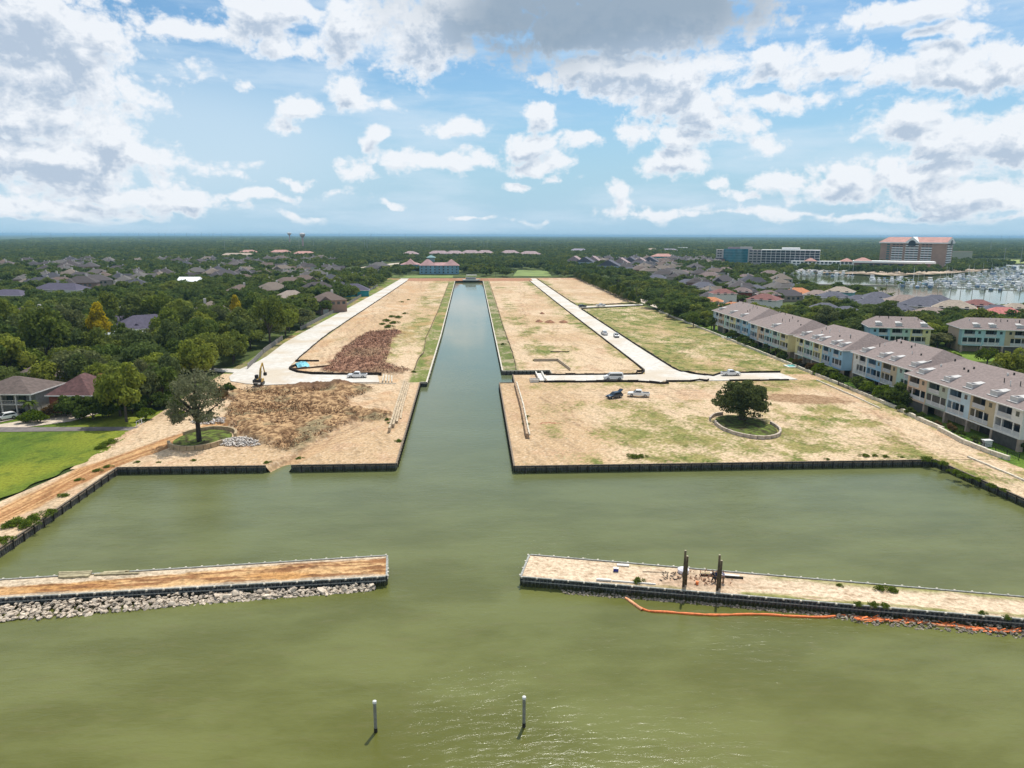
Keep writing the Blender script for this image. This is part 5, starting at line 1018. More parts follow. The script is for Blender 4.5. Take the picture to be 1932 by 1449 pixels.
mb = MB(); y0, y1 = -Dp/2-2, Dp/2+2; x0, x1 = -Wd/2-2, Wd/2+2; z0, z1 = He+1.6, He+9; mb.add([(x0, y0, z0), (x1, y0, z0), (x1, y1, z0), (x0, y1, z0), (x0+7, 0, z1), (x1, 0, z1)], [(0, 1, 5, 4), (2, 3, 4, 5), (3, 0, 4), (1, 2, 5)]); ro = mb.build('roof', hr, r_)
mb = MB(); mb.add([(-11, y0-.3, z0-1.5), (11, y0-.3, z0-1.5), (0, y0-.3, z1+.3), (0, 1, z1+.3), (-11, 1, z0), (11, 1, z0)], [(0, 1, 2), (0, 2, 3, 4), (1, 5, 3, 2)]); mb.build('gable', hw, ro)
def arch(mb, cx, cz, w_, h_, plane, n=12):
    P = [(cx-w_/2, cz), (cx+w_/2, cz)]+[(cx+w_/2*math.cos(a), cz+h_+w_/2*math.sin(a)) for a in np.linspace(0, math.pi, n)]
    V = [plane(u, v) for u, v in P]; mb.add(V, [tuple(range(len(V)))])
mb = MB(); arch(mb, 0, He-3.5, 9.5, 3.2, lambda u, v: (u, y0-.45, v)); mb.build('arched_window', dg, ro)
mb = MB(); mb.add([(x1+.2, y0, z0), (x1+.2, y1, z0), (x1+.2, 0, z1+.2)], [(0, 1, 2)]); mb.build('end_gable', hw, ro)
mb = MB(); arch(mb, 0, He-3, 9, 3.6, lambda u, v: (x1+.4, u, v)); mb.build('arched_window', dg, ro)
for gi_, (g0, g1) in enumerate(((-27, -12), (-8.5, 8.5), (12, 26))):
    for k in range(9):
        z = 3.0+k*3.3
        if z > He-2: break
        full = k < 6 or gi_ == 1
        if full or k < 8: mb = MB(); mb.box(g0, g1, -Dp/2-1.4, -Dp/2+.1, z-.3, z+1.25); mb.build('balcony', hw, r_)
        n_ = 3
        for j in range(n_): ww = (g1-g0)/n_; mb = MB(); mb.box(g0+j*ww+.6, g0+(j+1)*ww-.6, -Dp/2-.12, -Dp/2+.1, z+1.3, z+2.7); mb.build('window', dg, r_)
for k in range(9): z = 3.0+k*3.3; mb = MB(); mb.box(-34, -30, -Dp/2-.12, -Dp/2+.1, z+.6, z+2.6); mb.build('window', mat('green_glass', (0.06, 0.16, 0.15), .2), r_)
for k in range(9):
    z = 3.0+k*3.3; mb = MB(); mb.box(Wd/2-.1, Wd/2+1.2, -11, 11, z-.3, z+1.25); mb.build('balcony', hw, r_)
    for j in (-7, 0, 7): mb = MB(); mb.box(Wd/2-.1, Wd/2+.12, j-2.6, j+2.6, z+1.2, z+2.9); mb.build('window', dg, r_)
p = at(1690, 509, 0); r_ = thing('hotel_annex', 'low wide hotel annex with cream roof and dark glass in front of the tower', 'building', (p[0], p[1]+8, 0), R(-28)); BUILT.append((p[0], p[1]+8, 34)); BUILT.append((p[0]+30, p[1]-8, 20))
mb = MB(); mb.box(-46, 46, -10, 14, 0, 8.5); mb.build('wall', mat('annex_wall', (0.26, 0.16, 0.13), .9), r_); mb = MB(); mb.box(-48, 48, -12, 15, 8.5, 11); mb.build('roof', hw, r_)
for j in range(9): mb = MB(); mb.box(-40+j*9, -33+j*9, -10.2, -9.9, 1, 7.5); mb.build('window', dg, r_)
mb = MB(); hip(mb, -46, -26, -8, 8, 11, 4, 1); mb.build('roof', hr, r_)
p = at(1548, 503, 0); r_ = thing('clubhouse', 'low white marina clubhouse with two small red roofs', 'building', (p[0], p[1], 0), R(-20)); BUILT.append((p[0], p[1], 38)); mb = MB(); mb.box(-40, 42, -8, 8, 0, 8); mb.build('wall', hw, r_)
for cx in (-14, 34): mb = MB(); hip(mb, cx-8, cx+8, -9.5, 9, 8, 4.5, .6); mb.build('roof', hr, r_)
for j in range(15):
    for z in (1, 4.6): mb = MB(); mb.box(-38+j*5.3, -34.6+j*5.3, -8.2, -7.9, z, z+2.4); mb.build('window', dg, r_)
# teal glass office
p = at(1395, 499, 0); r_ = thing('office_building', 'five-storey office with curved teal glass front', 'office', (p[0]+4, p[1]+12, 0), R(-20)); BUILT.append((p[0]+4, p[1]+12, 42)); ow = mat('office_stone', (0.46, 0.42, 0.40), .85, .08, .1); tg = mat('teal_glass', (0.03, 0.17, 0.21), .12, .25, .15, spec=.9)
mb = MB(); mb.box(-35, 37, -10, 12, 0, 22); mb.build('wall', ow, r_); mb = MB(); P = [(-24+36*t_, -10-5.5*math.sin(math.pi*t_)) for t_ in np.linspace(0, 1, 13)]
mb.add([(a, b_, z) for z in (3.2, 23.2) for a, b_ in P], [(i, i+1, i+14, i+13) for i in range(12)]+[tuple(range(25, 12, -1))]); mb.build('glass_front', tg, r_)
mb = MB(); mb.box(-18, 0, -4, 6, 22, 26); mb.build('plant_room', mat('purple_panel', (0.30, 0.24, 0.27), .9), r_); mb = MB(); mb.box(0.05, 18, -5, 6, 22, 26.5); mb.build('plant_room', ow, r_)
for k in range(5):
    for x_ in list(range(14, 36, 6))+[-33, -29.5]: mb = MB(); mb.box(x_, x_+(4.4 if x_ > 0 else 2.8), -10.15, -9.9, 3.6+k*4, 5.6+k*4); mb.build('window', dg, r_)
for k in range(6): mb = MB(); mb.add([(a, b_-.12, 3.2+k*4+z) for z in (0, .35) for a, b_ in P], [(i, i+1, i+14, i+13) for i in range(12)]); mb.build('glazing_bar', mat('steel_bar', (.12, .28, .32), .4), r_)
# white grid office
p = at(1491, 502, 0); r_ = thing('office_building', 'long dark-glass office with white grid frame and white plant room', 'office', (p[0]+4, p[1]+12, 0), R(-24)); BUILT.append((p[0]+4, p[1]+12, 44)); mb = MB(); mb.box(-39.5, 39.5, -10, 12, 0, 22.5); mb.build('glass_wall', dg, r_)
for k in range(7): mb = MB(); mb.box(-40.2, 40.2, -10.6, -9.8, 3.6*k+.6, 3.6*k+1.0); mb.build('frame_beam', hw, r_)
for j in range(13): mb = MB(); mb.box(-39.9+j*6.62, -39.5+j*6.62, -10.8, -9.7, 0, 22.6); mb.build('frame_column', hw, r_)
mb = MB(); mb.box(-12, 13, -5, 6, 22.5, 26.5); mb.build('plant_room', hw, r_); mb = MB(); mb.box(-40.3, 40.3, -11, 12.2, 22.5, 23.2); mb.build('roof', hw, r_)
for (px, py, w_, h_, lab, c_) in ((1092, 479, 40, 8, 'wide low hall with lilac-grey roof left of the white shops', 'l'), (1148, 481, 30, 5, 'white flat-roofed shops beyond the hedge road', 'w'), (1185, 480, 26, 5, 'smaller white flat roof right of the white shops', 'w'), (1230, 477, 30, 7, 'pale tan hall with low roof behind the gabled blue houses', 't'), (1288, 474, 26, 10, 'cream block in front of the horizon trees', 'w'), (1262, 478, 44, 7, 'lilac-roofed hall beside the cream block', 'l'), (1340, 500, 30, 7, 'cluttered grey parking deck left of the teal office', 'g'), (1250, 494, 36, 9, 'restaurant with salmon roof and white portico', 'r'), (1813, 492, 30, 16, 'dark three-storey block right of the hotel', 'g'), (450, 487, 60, 5, 'long tan school roof in the left distance', 't'), (530, 483, 40, 8, 'pink domed hall far to the left', 'r'), (575, 485, 40, 7, 'second pink hall right of the domed one', 'r'), (470, 482, 34, 7, 'small pink roof left of the domed hall', 'r'), (185, 478, 40, 6, 'flat white warehouse beyond the left roofs', 'w'), (255, 456, 120, 9, 'long bright white warehouse near the horizon', 'w'), (60, 455, 90, 7, 'bright white warehouse near the left horizon', 'w'), (905, 454, 130, 9, 'long white warehouse on the horizon above the canal', 'w'), (830, 453, 60, 8, 'small white shed on the horizon', 'w')):
    p = at(px, py, 0); w2 = w_/2; r_ = thing('hall' if h_ > 5 else 'shop', lab, 'building', (p[0], p[1], 0), R(random.uniform(-12, 4))-math.atan2(p[0], p[1])*0.5); BUILT.append((p[0], p[1], w2+3))
    wm = {'l': wm_w, 'w': hw, 't': wm_c, 'g': wm_g, 'r': wm_t if px == 1250 else wm_c}[c_]; rm_ = {'l': mat('lilac_roof', (.27, .24, .29), .9), 'w': hw, 't': mat('tan_flat_roof', (.42, .33, .26), .9), 'g': mat('grey_flat_roof', (.25, .22, .21), .9), 'r': hr}[c_]
    mb = MB(); mb.box(-w2, w2, -9, 9, 0, h_); mb.build('wall', wm, r_); mb = MB()
    if c_ in 'wg': mb.box(-w2-.5, w2+.5, -9.5, 9.5, h_, h_+.8)
    else: hip(mb, -w2, w2, -9, 9, h_, 4.5, 1)
    mb.build('roof', rm_, r_)
    if p[1] < 1500:
        for j in range(int(w_/6)): mb = MB(); mb.box(-w2+1.5+j*6, -w2+4.8+j*6, -9.15, -8.9, 1.2, min(h_-1, 4)); mb.build('window', dg, r_)
# water towers
wt = mat('tower_pale', (0.62, 0.56, 0.54), .7, .05, .05); wp = mat('tower_pink', (0.50, 0.30, 0.27), .7, .05, .05)
for (px, D_, r0, zt, lab) in ((570.5, 2150, 8.0, 48, 'nearer water tower with pink flared bowl'), (546, 3500, 9.5, 53, 'farther pale water tower to the left of the pink one')):
    q = aty(px, 444, D_); r_ = thing('water_tower', lab, 'water tower', (q[0], D_, 0), 0, 'water towers on the horizon'); mb = MB(); mb.cyl((0, 0, 0), (0, 0, zt-14), 2.4, 2.2, 12); mb.build('shaft', wp, r_)
    mb = MB(); mb.cyl((0, 0, zt-14), (0, 0, zt-7), 2.2, r0, 20); mb.build('bowl', wp, r_); mb = MB(); mb.cyl((0, 0, zt-7), (0, 0, zt-2), r0, r0, 20); mb.cyl((0, 0, zt-2), (0, 0, zt), r0, r0*.5, 20); mb.build('tank_top', wt, r_)
# power poles
sk_ = mat('skyline_grey', (.20, .24, .28), .8)
for k in range(34):
    px = [300, 312, 330, 352, 357, 368, 380, 395, 402, 418, 430, 436, 455, 470, 492, 60, 96, 140, 190, 236, 240, 262, 1400, 1446, 1525, 1566, 1662, 1870, 1890, 1905, 640, 700, 765, 1340][k]; q = aty(px, 444, 5200); h_ = random.uniform(50, 59); r_ = thing('distant_mast', 'hair-thin grey mast breaking the far horizon', 'mast', (q[0], 5200, 0), 0, 'masts on the far horizon'); mb = MB(); mb.cyl((0, 0, 0), (0, 0, h_), random.uniform(.8, 2.2), .5, 6); mb.build('shaft', sk_, r_)
pm = mat('pole_wood', (0.13, 0.105, 0.085), .9, .2)
def pole(px, py, h, lab, arm=1.2, mt=pm, r0=.16):
    p = at(px, py, 0); r_ = thing('utility_pole', lab, 'pole', (p[0], p[1], 0), 0, 'power poles'); mb = MB(); mb.cyl((0, 0, -.2), (0, 0, h), r0, r0*.65, 8); mb.build('shaft', mt, r_); mb = MB(); mb.box(-arm, arm, -.06, .06, h-.7, h-.55); mb.box(-arm*.7, arm*.7, -.06, .06, h-1.6, h-1.48); mb.build('crossarm', mt, r_)
pole(1247, 585, 9.5, 'dark power pole beside the pale lane right of the hedge'); pole(1200, 569, 9.5, 'power pole where the tall hedge ends'); pole(1166, 549, 9, 'power pole standing behind the tall hedge'); pole(1710, 618, 9, 'pole among palms left of the detached townhouses', .6)
for k, (px, py, h) in enumerate(((806, 474, 26), (812, 474, 26), (913, 473, 25), (919, 473, 25), (1183, 470, 28), (1189, 470, 28), (592, 472, 30), (688, 474, 30), (693, 474, 30), (565, 476, 30), (425, 480, 30), (1020, 471, 28), (1260, 470, 30), (1868, 478, 30), (1893, 500, 26), (1925, 497, 26))): 
    pole(px, py, h, '%s slender transmission pole rising from the far woods, counted from the left' % ordn([565, 592, 425, 688, 693, 806, 812, 913, 919, 1020, 1183, 1189, 1260, 1868, 1893, 1925].index(px)).replace('nearest', 'first'), 3.0, mt=mat('pylon_grey', (.35, .35, .36), .7), r0=.4)


# ------------------------------------------------------------------ boats
HW = mat('gelcoat', (0.74, 0.74, 0.73), .35, .05, .5, spec=.5, hue=[(.86, .86, .86), (.82, .82, .80), (.86, .85, .83), (.84, .84, .84), (.86, .86, .86), (.12, .20, .34), (.80, .78, .74)]); DKG = mat('boat_glass', (.05, .06, .08), .2); CNV = mat('boat_canvas', (1, 1, 1), .8, .1, 1, hue=[(.84, .84, .82), (.80, .80, .78), (.14, .28, .50), (.82, .80, .76), (.20, .42, .44), (.76, .76, .76)]); MST = mat('mast_alloy', (.80, .80, .80), .5)
def hullmesh(L, B_, H):
    mb = MB(); st = [(-.5, .82, 1.0, 0), (-.2, 1.0, 1.0, 0), (.15, .95, 1.04, .02), (.36, .60, 1.12, .08), (.5, .04, 1.22, .3)]; V = []
    for (u, b_, h_, k) in st: V += [(u*L, -B_/2*b_*.75, .0+k*H), (u*L, -B_/2*b_, H*h_), (u*L, B_/2*b_, H*h_), (u*L, B_/2*b_*.75, .0+k*H)]
    Fc = []
    for i in range(len(st)-1): a = 4*i; b2 = a+4; Fc += [(a, b2, b2+1, a+1), (a+1, b2+1, b2+2, a+2), (a+2, b2+2, b2+3, a+3), (a+3, b2+3, b2, a)]
    Fc += [(0, 1, 2, 3), (19, 18, 17, 16)]; mb.add(V, Fc); return mb
def boat_proto(k):
    root = bpy.data.objects.new(('motor_boat', 'sail_boat', 'motor_yacht')[k], None); COL.objects.link(root); L, B_, H = ((9.5, 3.1, 1.3), (11, 3.4, 1.3), (14, 4.4, 1.9))[k]
    hullmesh(L, B_, H).build('hull', HW, root)
    mb = MB(); mb.box(-L*.12, L*.24, -B_*.32, B_*.32, H, H+(.9 if k != 1 else .5)); mb.build('cabin', HW, root); mb = MB(); mb.box(-L*.10, L*.245, -B_*.33, B_*.33, H+.3, H+(.65 if k != 1 else .4)); mb.build('cabin_window', DKG, root)
    if k == 2: mb = MB(); mb.box(-L*.3, L*.14, -B_*.34, B_*.34, H+.9, H+2.1); mb.box(-L*.32, L*.1, -B_*.36, B_*.36, H+3.0, H+3.15); [mb.box(x_-.05, x_+.05, y_-.05, y_+.05, H+2.1, H+3.0) for x_ in (-L*.3, L*.08) for y_ in (-1.3, 1.3)]; mb.build('flybridge', HW, root)
    if k == 0: mb = MB(); mb.box(-L*.36, L*.02, -B_*.38, B_*.38, H+1.75, H+1.85); [mb.box(x_-.05, x_+.05, y_-.05, y_+.05, H, H+1.75) for x_ in (-L*.34, 0) for y_ in (-1.05, 1.05)]; mb.build('canopy', CNV, root)
    if k == 1: mb = MB(); mb.cyl((L*.08, 0, H), (L*.08, 0, H+13), .12, .07, 6); mb.box(-L*.34, L*.08, -.05, .05, H+1.5, H+1.62); mb.build('mast', MST, root); mb = MB(); mb.cyl((-L*.33, 0, H+1.75), (L*.05, 0, H+1.85), .22, .18, 6); mb.build('furled_sail', CNV, root)
    return root
BP = [boat_proto(k) for k in range(3)]; bused = [False]*3; nb = 0
ROWS = [((1698, 541), (1945, 550), 'front marina row'), ((1690, 536.5), (1945, 544), 'second marina row'), ((1644, 533), (1945, 539), 'third marina row'), ((1640, 529), (1712, 531), 'short row by the left jetty'), ((1765, 531), (1945, 534), 'fourth marina row'), ((1785, 526.5), (1945, 529), 'fifth marina row'), ((1805, 521.5), (1945, 524), 'sixth marina row'), ((1832, 516.5), (1945, 518), 'seventh marina row'), ((1848, 511.5), (1930, 512.5), 'eighth marina row'), ((1858, 507), (1918, 507.5), 'farthest marina row'), ((1484, 516), (1606, 519), 'middle row of the left basin'), ((1492, 520.5), (1612, 522.5), 'front row of the left basin'), ((1480, 512.5), (1570, 513.5), 'back row of the left basin')]
dock = mat('dock_boards', (.40, .36, .31), .9, .2, .3)
for ri, (a, b_, nm) in enumerate(ROWS):
    p, q = at(*a, ZW), at(*b_, ZW); d = q-p; L = np.linalg.norm(d); d /= L; ang = math.atan2(d[1], d[0])
    mb = MB(); mb.box(0, L, 4.4, 5.6, 0.1, .5); [mb.cyl((x_, 4.2, -1), (x_, 4.2, 2.6), .16, n=6) for x_ in np.arange(0, L, 12)]; o_ = mb.build('dock', dock); o_.location = p; o_.rotation_euler = (0, 0, ang); tag(o_, 'floating dock behind the boats of the %s' % nm, 'dock', 'floating docks of the marina')
    s_ = 2.0; i = 0; step = 5.6 if L < 260 else 6.6
    while s_ < L:
        if random.random() < .90:
            k = random.choices([0, 1, 2], [.46, .22, .32])[0]; root = BP[k] if not bused[k] else copy_tree(BP[k]); bused[k] = True; pp = p+d*s_; root.location = (pp[0]+random.uniform(-.8, .8), pp[1]+random.uniform(-1, 1), ZW-.15); root.rotation_euler = (0, 0, ang-math.pi/2+random.choice([0, 0, math.pi])+random.uniform(-.12, .12)); c_ = random.uniform(.85, 1.15); root.scale = (c_,)*3
            kn = ('motor boat with canopy', 'sailing boat', 'motor yacht with flybridge')[k]; tag(root, '%s, %s from left in the %s' % (kn, ordn(i).replace('nearest', 'first'), nm), ('motor boat', 'sailing boat', 'yacht')[k], 'boats moored in the marina'); nb += 1; i += 1
        s_ += step*random.uniform(.85, 1.2)
print('boats', nb)
# breakwater jetty and posts in the channel
p, q = at(1500, 537, ZW), at(1760, 541, ZW); mb = MB(); mb.bar((p[0], p[1], ZW+.5), (q[0]*.75+p[0]*.25, q[1]*.75+p[1]*.25, ZW+.6), 3.0, .9); tag(mb.build('jetty', dock), 'long curved jetty in front of the left boats', 'jetty')
for k, px in enumerate((1793, 1812, 1834, 1857, 1889, 1924, 1770, 1672)):
    p = at(px, 555 if px > 1780 else 547, ZW); mb = MB(); mb.cyl((0, 0, -1), (0, 0, 5.5), .2, .18, 8); o_ = mb.build('mooring_post', tp); o_.location = p; tag(o_, 'dark mooring post in the channel, %s from the left' % ordn([1672, 1770, 1793, 1812, 1834, 1857, 1889, 1924].index(px)).replace('nearest', 'first'), 'post', 'mooring posts in the channel')
# big white boat lying at the dam
r_ = thing('pontoon_boat', 'white two-deck boat lying against the earth dam at the canal head', 'boat', (1.5, 690.5, .1), 0.02); hullmesh(17, 5, 1.3).build('hull', HW, r_); mb = MB(); mb.box(-5.5, 4, -1.8, 1.8, 1.4, 3.4); mb.build('cabin', TRIM, r_); mb = MB(); mb.box(-5.6, 4.1, -1.9, 1.9, 2.2, 2.9); mb.build('cabin_window', DKG, r_); mb = MB(); mb.box(-5, 5, -2.2, 2.2, 5.2, 5.5); mb.box(-4.6, -4.4, -2, 2, 3.4, 5.2); mb.box(4.2, 4.4, -2, 2, 3.4, 5.2); mb.build('upper_roof', TRIM, r_)

# ------------------------------------------------------------------ trees
def leafmat(name, c1, c2, hue=None, trans=0.34, vr=0.25):
    m = bpy.data.materials.new(name); m.use_nodes = True; t = m.node_tree; t.nodes.clear(); MATS[name] = m
    o = t.nodes.new('ShaderNodeOutputMaterial'); d = t.nodes.new('ShaderNodeBsdfDiffuse'); tr = t.nodes.new('ShaderNodeBsdfTranslucent'); mx = t.nodes.new('ShaderNodeMixShader'); mx.inputs[0].default_value = trans
    a = t.nodes.new('ShaderNodeAttribute'); a.attribute_name = 'Col'; oi = t.nodes.new('ShaderNodeObjectInfo')
    if hue:
        rp = t.nodes.new('ShaderNodeValToRGB'); e = rp.color_ramp.elements
        while len(e) < len(hue): e.new(0.5)
        for i, h in enumerate(hue): e[i].position = i/(len(hue)-1); e[i].color = tuple(h)+(1,)
        t.links.new(oi.outputs['Random'], rp.inputs[0]); base = rp.outputs[0]
        c = mixc(t, a.outputs['Fac'], mixc(t, 1.0, base, (0.84, 0.84, 0.84), 'MULTIPLY'), mixc(t, 1.0, base, (1.62, 1.50, 1.20), 'MULTIPLY'))
    else: c = mixc(t, a.outputs['Fac'], c1, c2)
    t.links.new(c, d.inputs[0]); t.links.new(c, tr.inputs[0]); t.links.new(d.outputs[0], mx.inputs[1]); t.links.new(tr.outputs[0], mx.inputs[2]); t.links.new(mx.outputs[0], o.inputs[0]); return m
LEAF = leafmat('leaves', None, None, hue=[(0.078, 0.116, 0.036), (0.118, 0.164, 0.034), (0.185, 0.220, 0.038), (0.090, 0.124, 0.048), (0.150, 0.180, 0.034), (0.076, 0.120, 0.034), (0.145, 0.155, 0.078), (0.088, 0.132, 0.038), (0.210, 0.240, 0.042), (0.105, 0.140, 0.056)])
LEAFFAR = leafmat('far_leaves', None, None, hue=[(0.070, 0.108, 0.036), (0.100, 0.140, 0.034), (0.080, 0.116, 0.038), (0.155, 0.185, 0.044), (0.066, 0.100, 0.034)])
BARK = mat('bark', (0.085, 0.068, 0.052), 0.95, 0.35, 2.0, bump=0.03)
def crown_arrays(n, rx, rz, zc, nclump, leaf, seed, flat=0.0, shape='round', clump_r=0.36, lo=-0.35, open_=0.0):
    g = np.random.default_rng(seed); ph = g.uniform(0, 2*math.pi, nclump); cz = g.uniform(lo, 1, nclump); rad = np.sqrt(np.clip(1-cz**2, 0, 1)); k = g.uniform(0.50, 0.86, nclump)
    C = np.stack([np.cos(ph)*rad*k, np.sin(ph)*rad*k, cz*k], 1)
    if shape == 'cone': C[:, :2] *= np.clip(1.15-0.5*(C[:, 2:3]+1), 0.25, 1.1)
    cr = clump_r*g.uniform(0.65, 1.2, nclump); inner = max(1, nclump//6); C[:inner] *= 0.3
    idx = g.choice(nclump, n, p=cr**2/np.sum(cr**2)); u = g.normal(size=(n, 3)); u[:, 2] += 0.35; u /= np.linalg.norm(u, axis=1)[:, None]
    P = C[idx]+u*(cr[idx]*g.uniform(0.62, 1.06, n))[:, None]; P = P*np.array([rx, rx, rz])+np.array([0, 0, zc])
    nrm = u+0.75*g.normal(size=(n, 3)); nrm /= np.linalg.norm(nrm, axis=1)[:, None]
    t1 = np.cross(nrm, g.normal(size=(n, 3))); t1 /= np.linalg.norm(t1, axis=1)[:, None]; t2 = np.cross(nrm, t1); s_ = leaf*g.uniform(0.55, 1.25, n)[:, None]
    q = [P+t1*s_*0.62+t2*s_*g.uniform(-.2, .2, (n, 1)), P+t2*s_*0.48, P-t1*s_*0.58+t2*s_*g.uniform(-.2, .2, (n, 1)), P-t2*s_*0.5]
    V = np.stack(q, 1).reshape(-1, 3); col = np.clip(0.5*g.random(nclump)[idx]+0.5*g.random(n), 0, 1); col = np.repeat(col, 4); return V, np.arange(4*n).reshape(n, 4), np.stack([col]*3, 1)
def crown_mesh(name, mt, **kw):
    V, Q, c = crown_arrays(**kw); me = quadmesh(name, V, Q, c); me.materials.append(mt); return me
def trunk_mb(h, r_, seed, spread=3.0, nl=6, hl=0.55, lean=0.0):
    g = random.Random(seed); mb = MB(); mb.cyl((0, 0, -0.4), (lean*.5, 0, h*0.35), r_*1.35, r_, 9); mb.cyl((lean*.5, 0, h*0.35), (lean, 0, h*0.75), r_, r_*0.45, 8)
    for i in range(nl):
        a = i*2*math.pi/nl+g.uniform(-.4, .4); z0 = h*g.uniform(.26, .5); e = (math.cos(a)*spread*g.uniform(.6, 1), math.sin(a)*spread*g.uniform(.6, 1), h*g.uniform(.55, .85)); m_ = tuple(0.5*(p+q) for p, q in zip((lean*.4, 0, z0), e)); m_ = (m_[0], m_[1], m_[2]+g.uniform(-.2, .4)); mb.cyl((lean*.4, 0, z0), m_, r_*0.5, r_*.32, 6); mb.cyl(m_, e, r_*.32, r_*.10, 5)
    return mb
VAR = []   # crown variants for individual trees: mesh crown, mesh trunk, base radius, height
specs = [dict(n=3600, rx=5.6, rz=4.0, zc=5.6, nclump=30, leaf=.62), dict(n=3600, rx=5.2, rz=4.6, zc=6.2, nclump=26, leaf=.62), dict(n=3200, rx=4.4, rz=5.0, zc=6.8, nclump=24, leaf=.60), dict(n=3800, rx=6.4, rz=3.6, zc=5.4, nclump=36, leaf=.64, clump_r=.30), dict(n=2600, rx=4.2, rz=3.6, zc=5.4, nclump=20, leaf=.58, clump_r=.4), dict(n=3000, rx=5.0, rz=5.2, zc=6.8, nclump=34, leaf=.60, clump_r=.28)]
for i, s_ in enumerate(specs):
    cm = crown_mesh('crown', LEAF, seed=100+i, **s_); tm = trunk_mb(s_['zc']+s_['rz']*.5, 0.26, 200+i, s_['rx']*.6).mesh('trunk', BARK); VAR.append((cm, tm, s_['rx'], s_['zc']+s_['rz']))
treesN = 0
def tree(x, y, k, sc, sz=None, label='', crown=None, trunk=None, name='tree', cat='tree', group=None, z=-0.25, rz=None):
    root = thing(name, label, cat, (x, y, z), random.uniform(0, 6.28) if rz is None else rz, group); sz = sc if sz is None else sz
    for nm, me in (('crown', crown or VAR[k][0]), ('trunk', trunk or VAR[k][1])):
        o = bpy.data.objects.new(nm, me); COL.objects.link(o); o.parent = root; o.scale = (sc, sc, sz)
    return root
# the two preserved oaks
OAK = leafmat('live_oak_leaves', (0.045, 0.066, 0.022), (0.165, 0.185, 0.062)); OAK2 = leafmat('grey_oak_leaves', (0.100, 0.115, 0.052), (0.270, 0.275, 0.155))
cm = crown_mesh('crown', OAK, n=16000, rx=6.8, rz=5.2, zc=4.8, nclump=85, leaf=.38, seed=41, clump_r=.22, lo=-.6)
Va, Qa, ca = crown_arrays(n=15000, rx=6.6, rz=5.2, zc=4.9, nclump=85, leaf=.38, seed=41, clump_r=.22, lo=-.6); Vb, Qb, cb_ = crown_arrays(n=3600, rx=7.9, rz=3.2, zc=3.9, nclump=26, leaf=.36, seed=43, clump_r=.17, lo=-.7); cm = quadmesh('crown', np.concatenate([Va, Vb]), np.concatenate([Qa, Qb+len(Va)]), np.concatenate([ca, cb_])); cm.materials.append(OAK)
tk = trunk_mb(9, 0.62, 5, 4.6, 9).mesh('trunk', BARK)
tree(64.3, 160.5, 0, 1.0, label='round dark live oak inside the white stone ring', crown=cm, trunk=tk, name='oak_tree', z=0.0, rz=0.3)
V1, Q1, c1 = crown_arrays(n=4600, rx=6.5, rz=6.8, zc=10.0, nclump=84, leaf=.32, seed=47, clump_r=.19, lo=-.6); V2, Q2, c2 = crown_arrays(n=2800, rx=7.2, rz=3.4, zc=7.0, nclump=26, leaf=.34, seed=48, clump_r=.20, lo=-.8)
me = quadmesh('crown', np.concatenate([V1, V2]), np.concatenate([Q1, Q2+len(V1)]), np.concatenate([c1, c2])); me.materials.append(OAK2)
tk = trunk_mb(15, 0.42, 8, 6.2, 14).mesh('trunk', mat('dark_bark', (0.040, 0.032, 0.026), 0.95, 0.3)); tree(-57.4, 148.0, 0, 1.0, label='tall thin grey-green oak with dark trunk inside the tan block ring', crown=me, trunk=tk, name='oak_tree', z=0.0, rz=0.9)
# yellow trees
YEL = leafmat('yellow_leaves', (0.30, 0.24, 0.010), (0.66, 0.50, 0.020)); YG = leafmat('yellow_green_leaves', (0.13, 0.15, 0.012), (0.34, 0.33, 0.02))
cm = crown_mesh('crown', YEL, n=5200, rx=5.8, rz=7.6, zc=9.6, nclump=44, leaf=.62, seed=61, clump_r=.26, shape='cone'); tree(-144.5, 284, 0, 1.0, label='bright yellow tree standing out of the woods', crown=cm, trunk=VAR[2][1], name='yellow_tree'); BUILT.append((-144.5, 284, 6)); LAND.append(('the bright yellow tree', -144.5, 284))
for (x, y, s_, lab) in ((-113.5, 352, 0.78, 'upper of two smaller yellow-orange trees in the left woods'), (-108.0, 338, 0.62, 'lower of two smaller yellow-orange trees in the left woods')):
    tree(x, y, 0, s_, label=lab, crown=cm, trunk=VAR[2][1], name='yellow_tree', z=0.8); BUILT.append((x, y, 4))
LAND += [('the balcony house', -113, 180), ('the maroon-roofed brick house', -98, 182), ('the slate-roofed dormer house', -139, 312), ('the cream house', -283, 458), ('the white-roofed barn', -224, 590), ('the teal-walled house', -84, 520), ('the yellow excavator', -62, 206), ('the small yellow-orange trees', -112, 345), ('the tan-roofed woods house', -112, 455), ('the farthest townhouse block', 122, 302), ('the detached townhouses', 165, 268), ('the nearest townhouse block', 120, 150), ('the second townhouse block', 122, 258), ('the hedge road', 117, 440), ('the orange-tiled house', 247, 520), ('the blue apartments', -33, 815), ('the teal office block', 370, 1060), ('the brick hotel', 650, 1010), ('the long dark-roofed house', -286, 520), ('the fourth townhouse block', 122, 190), ('the left fence', -74, 300), ('the canal head', 0, 700)]
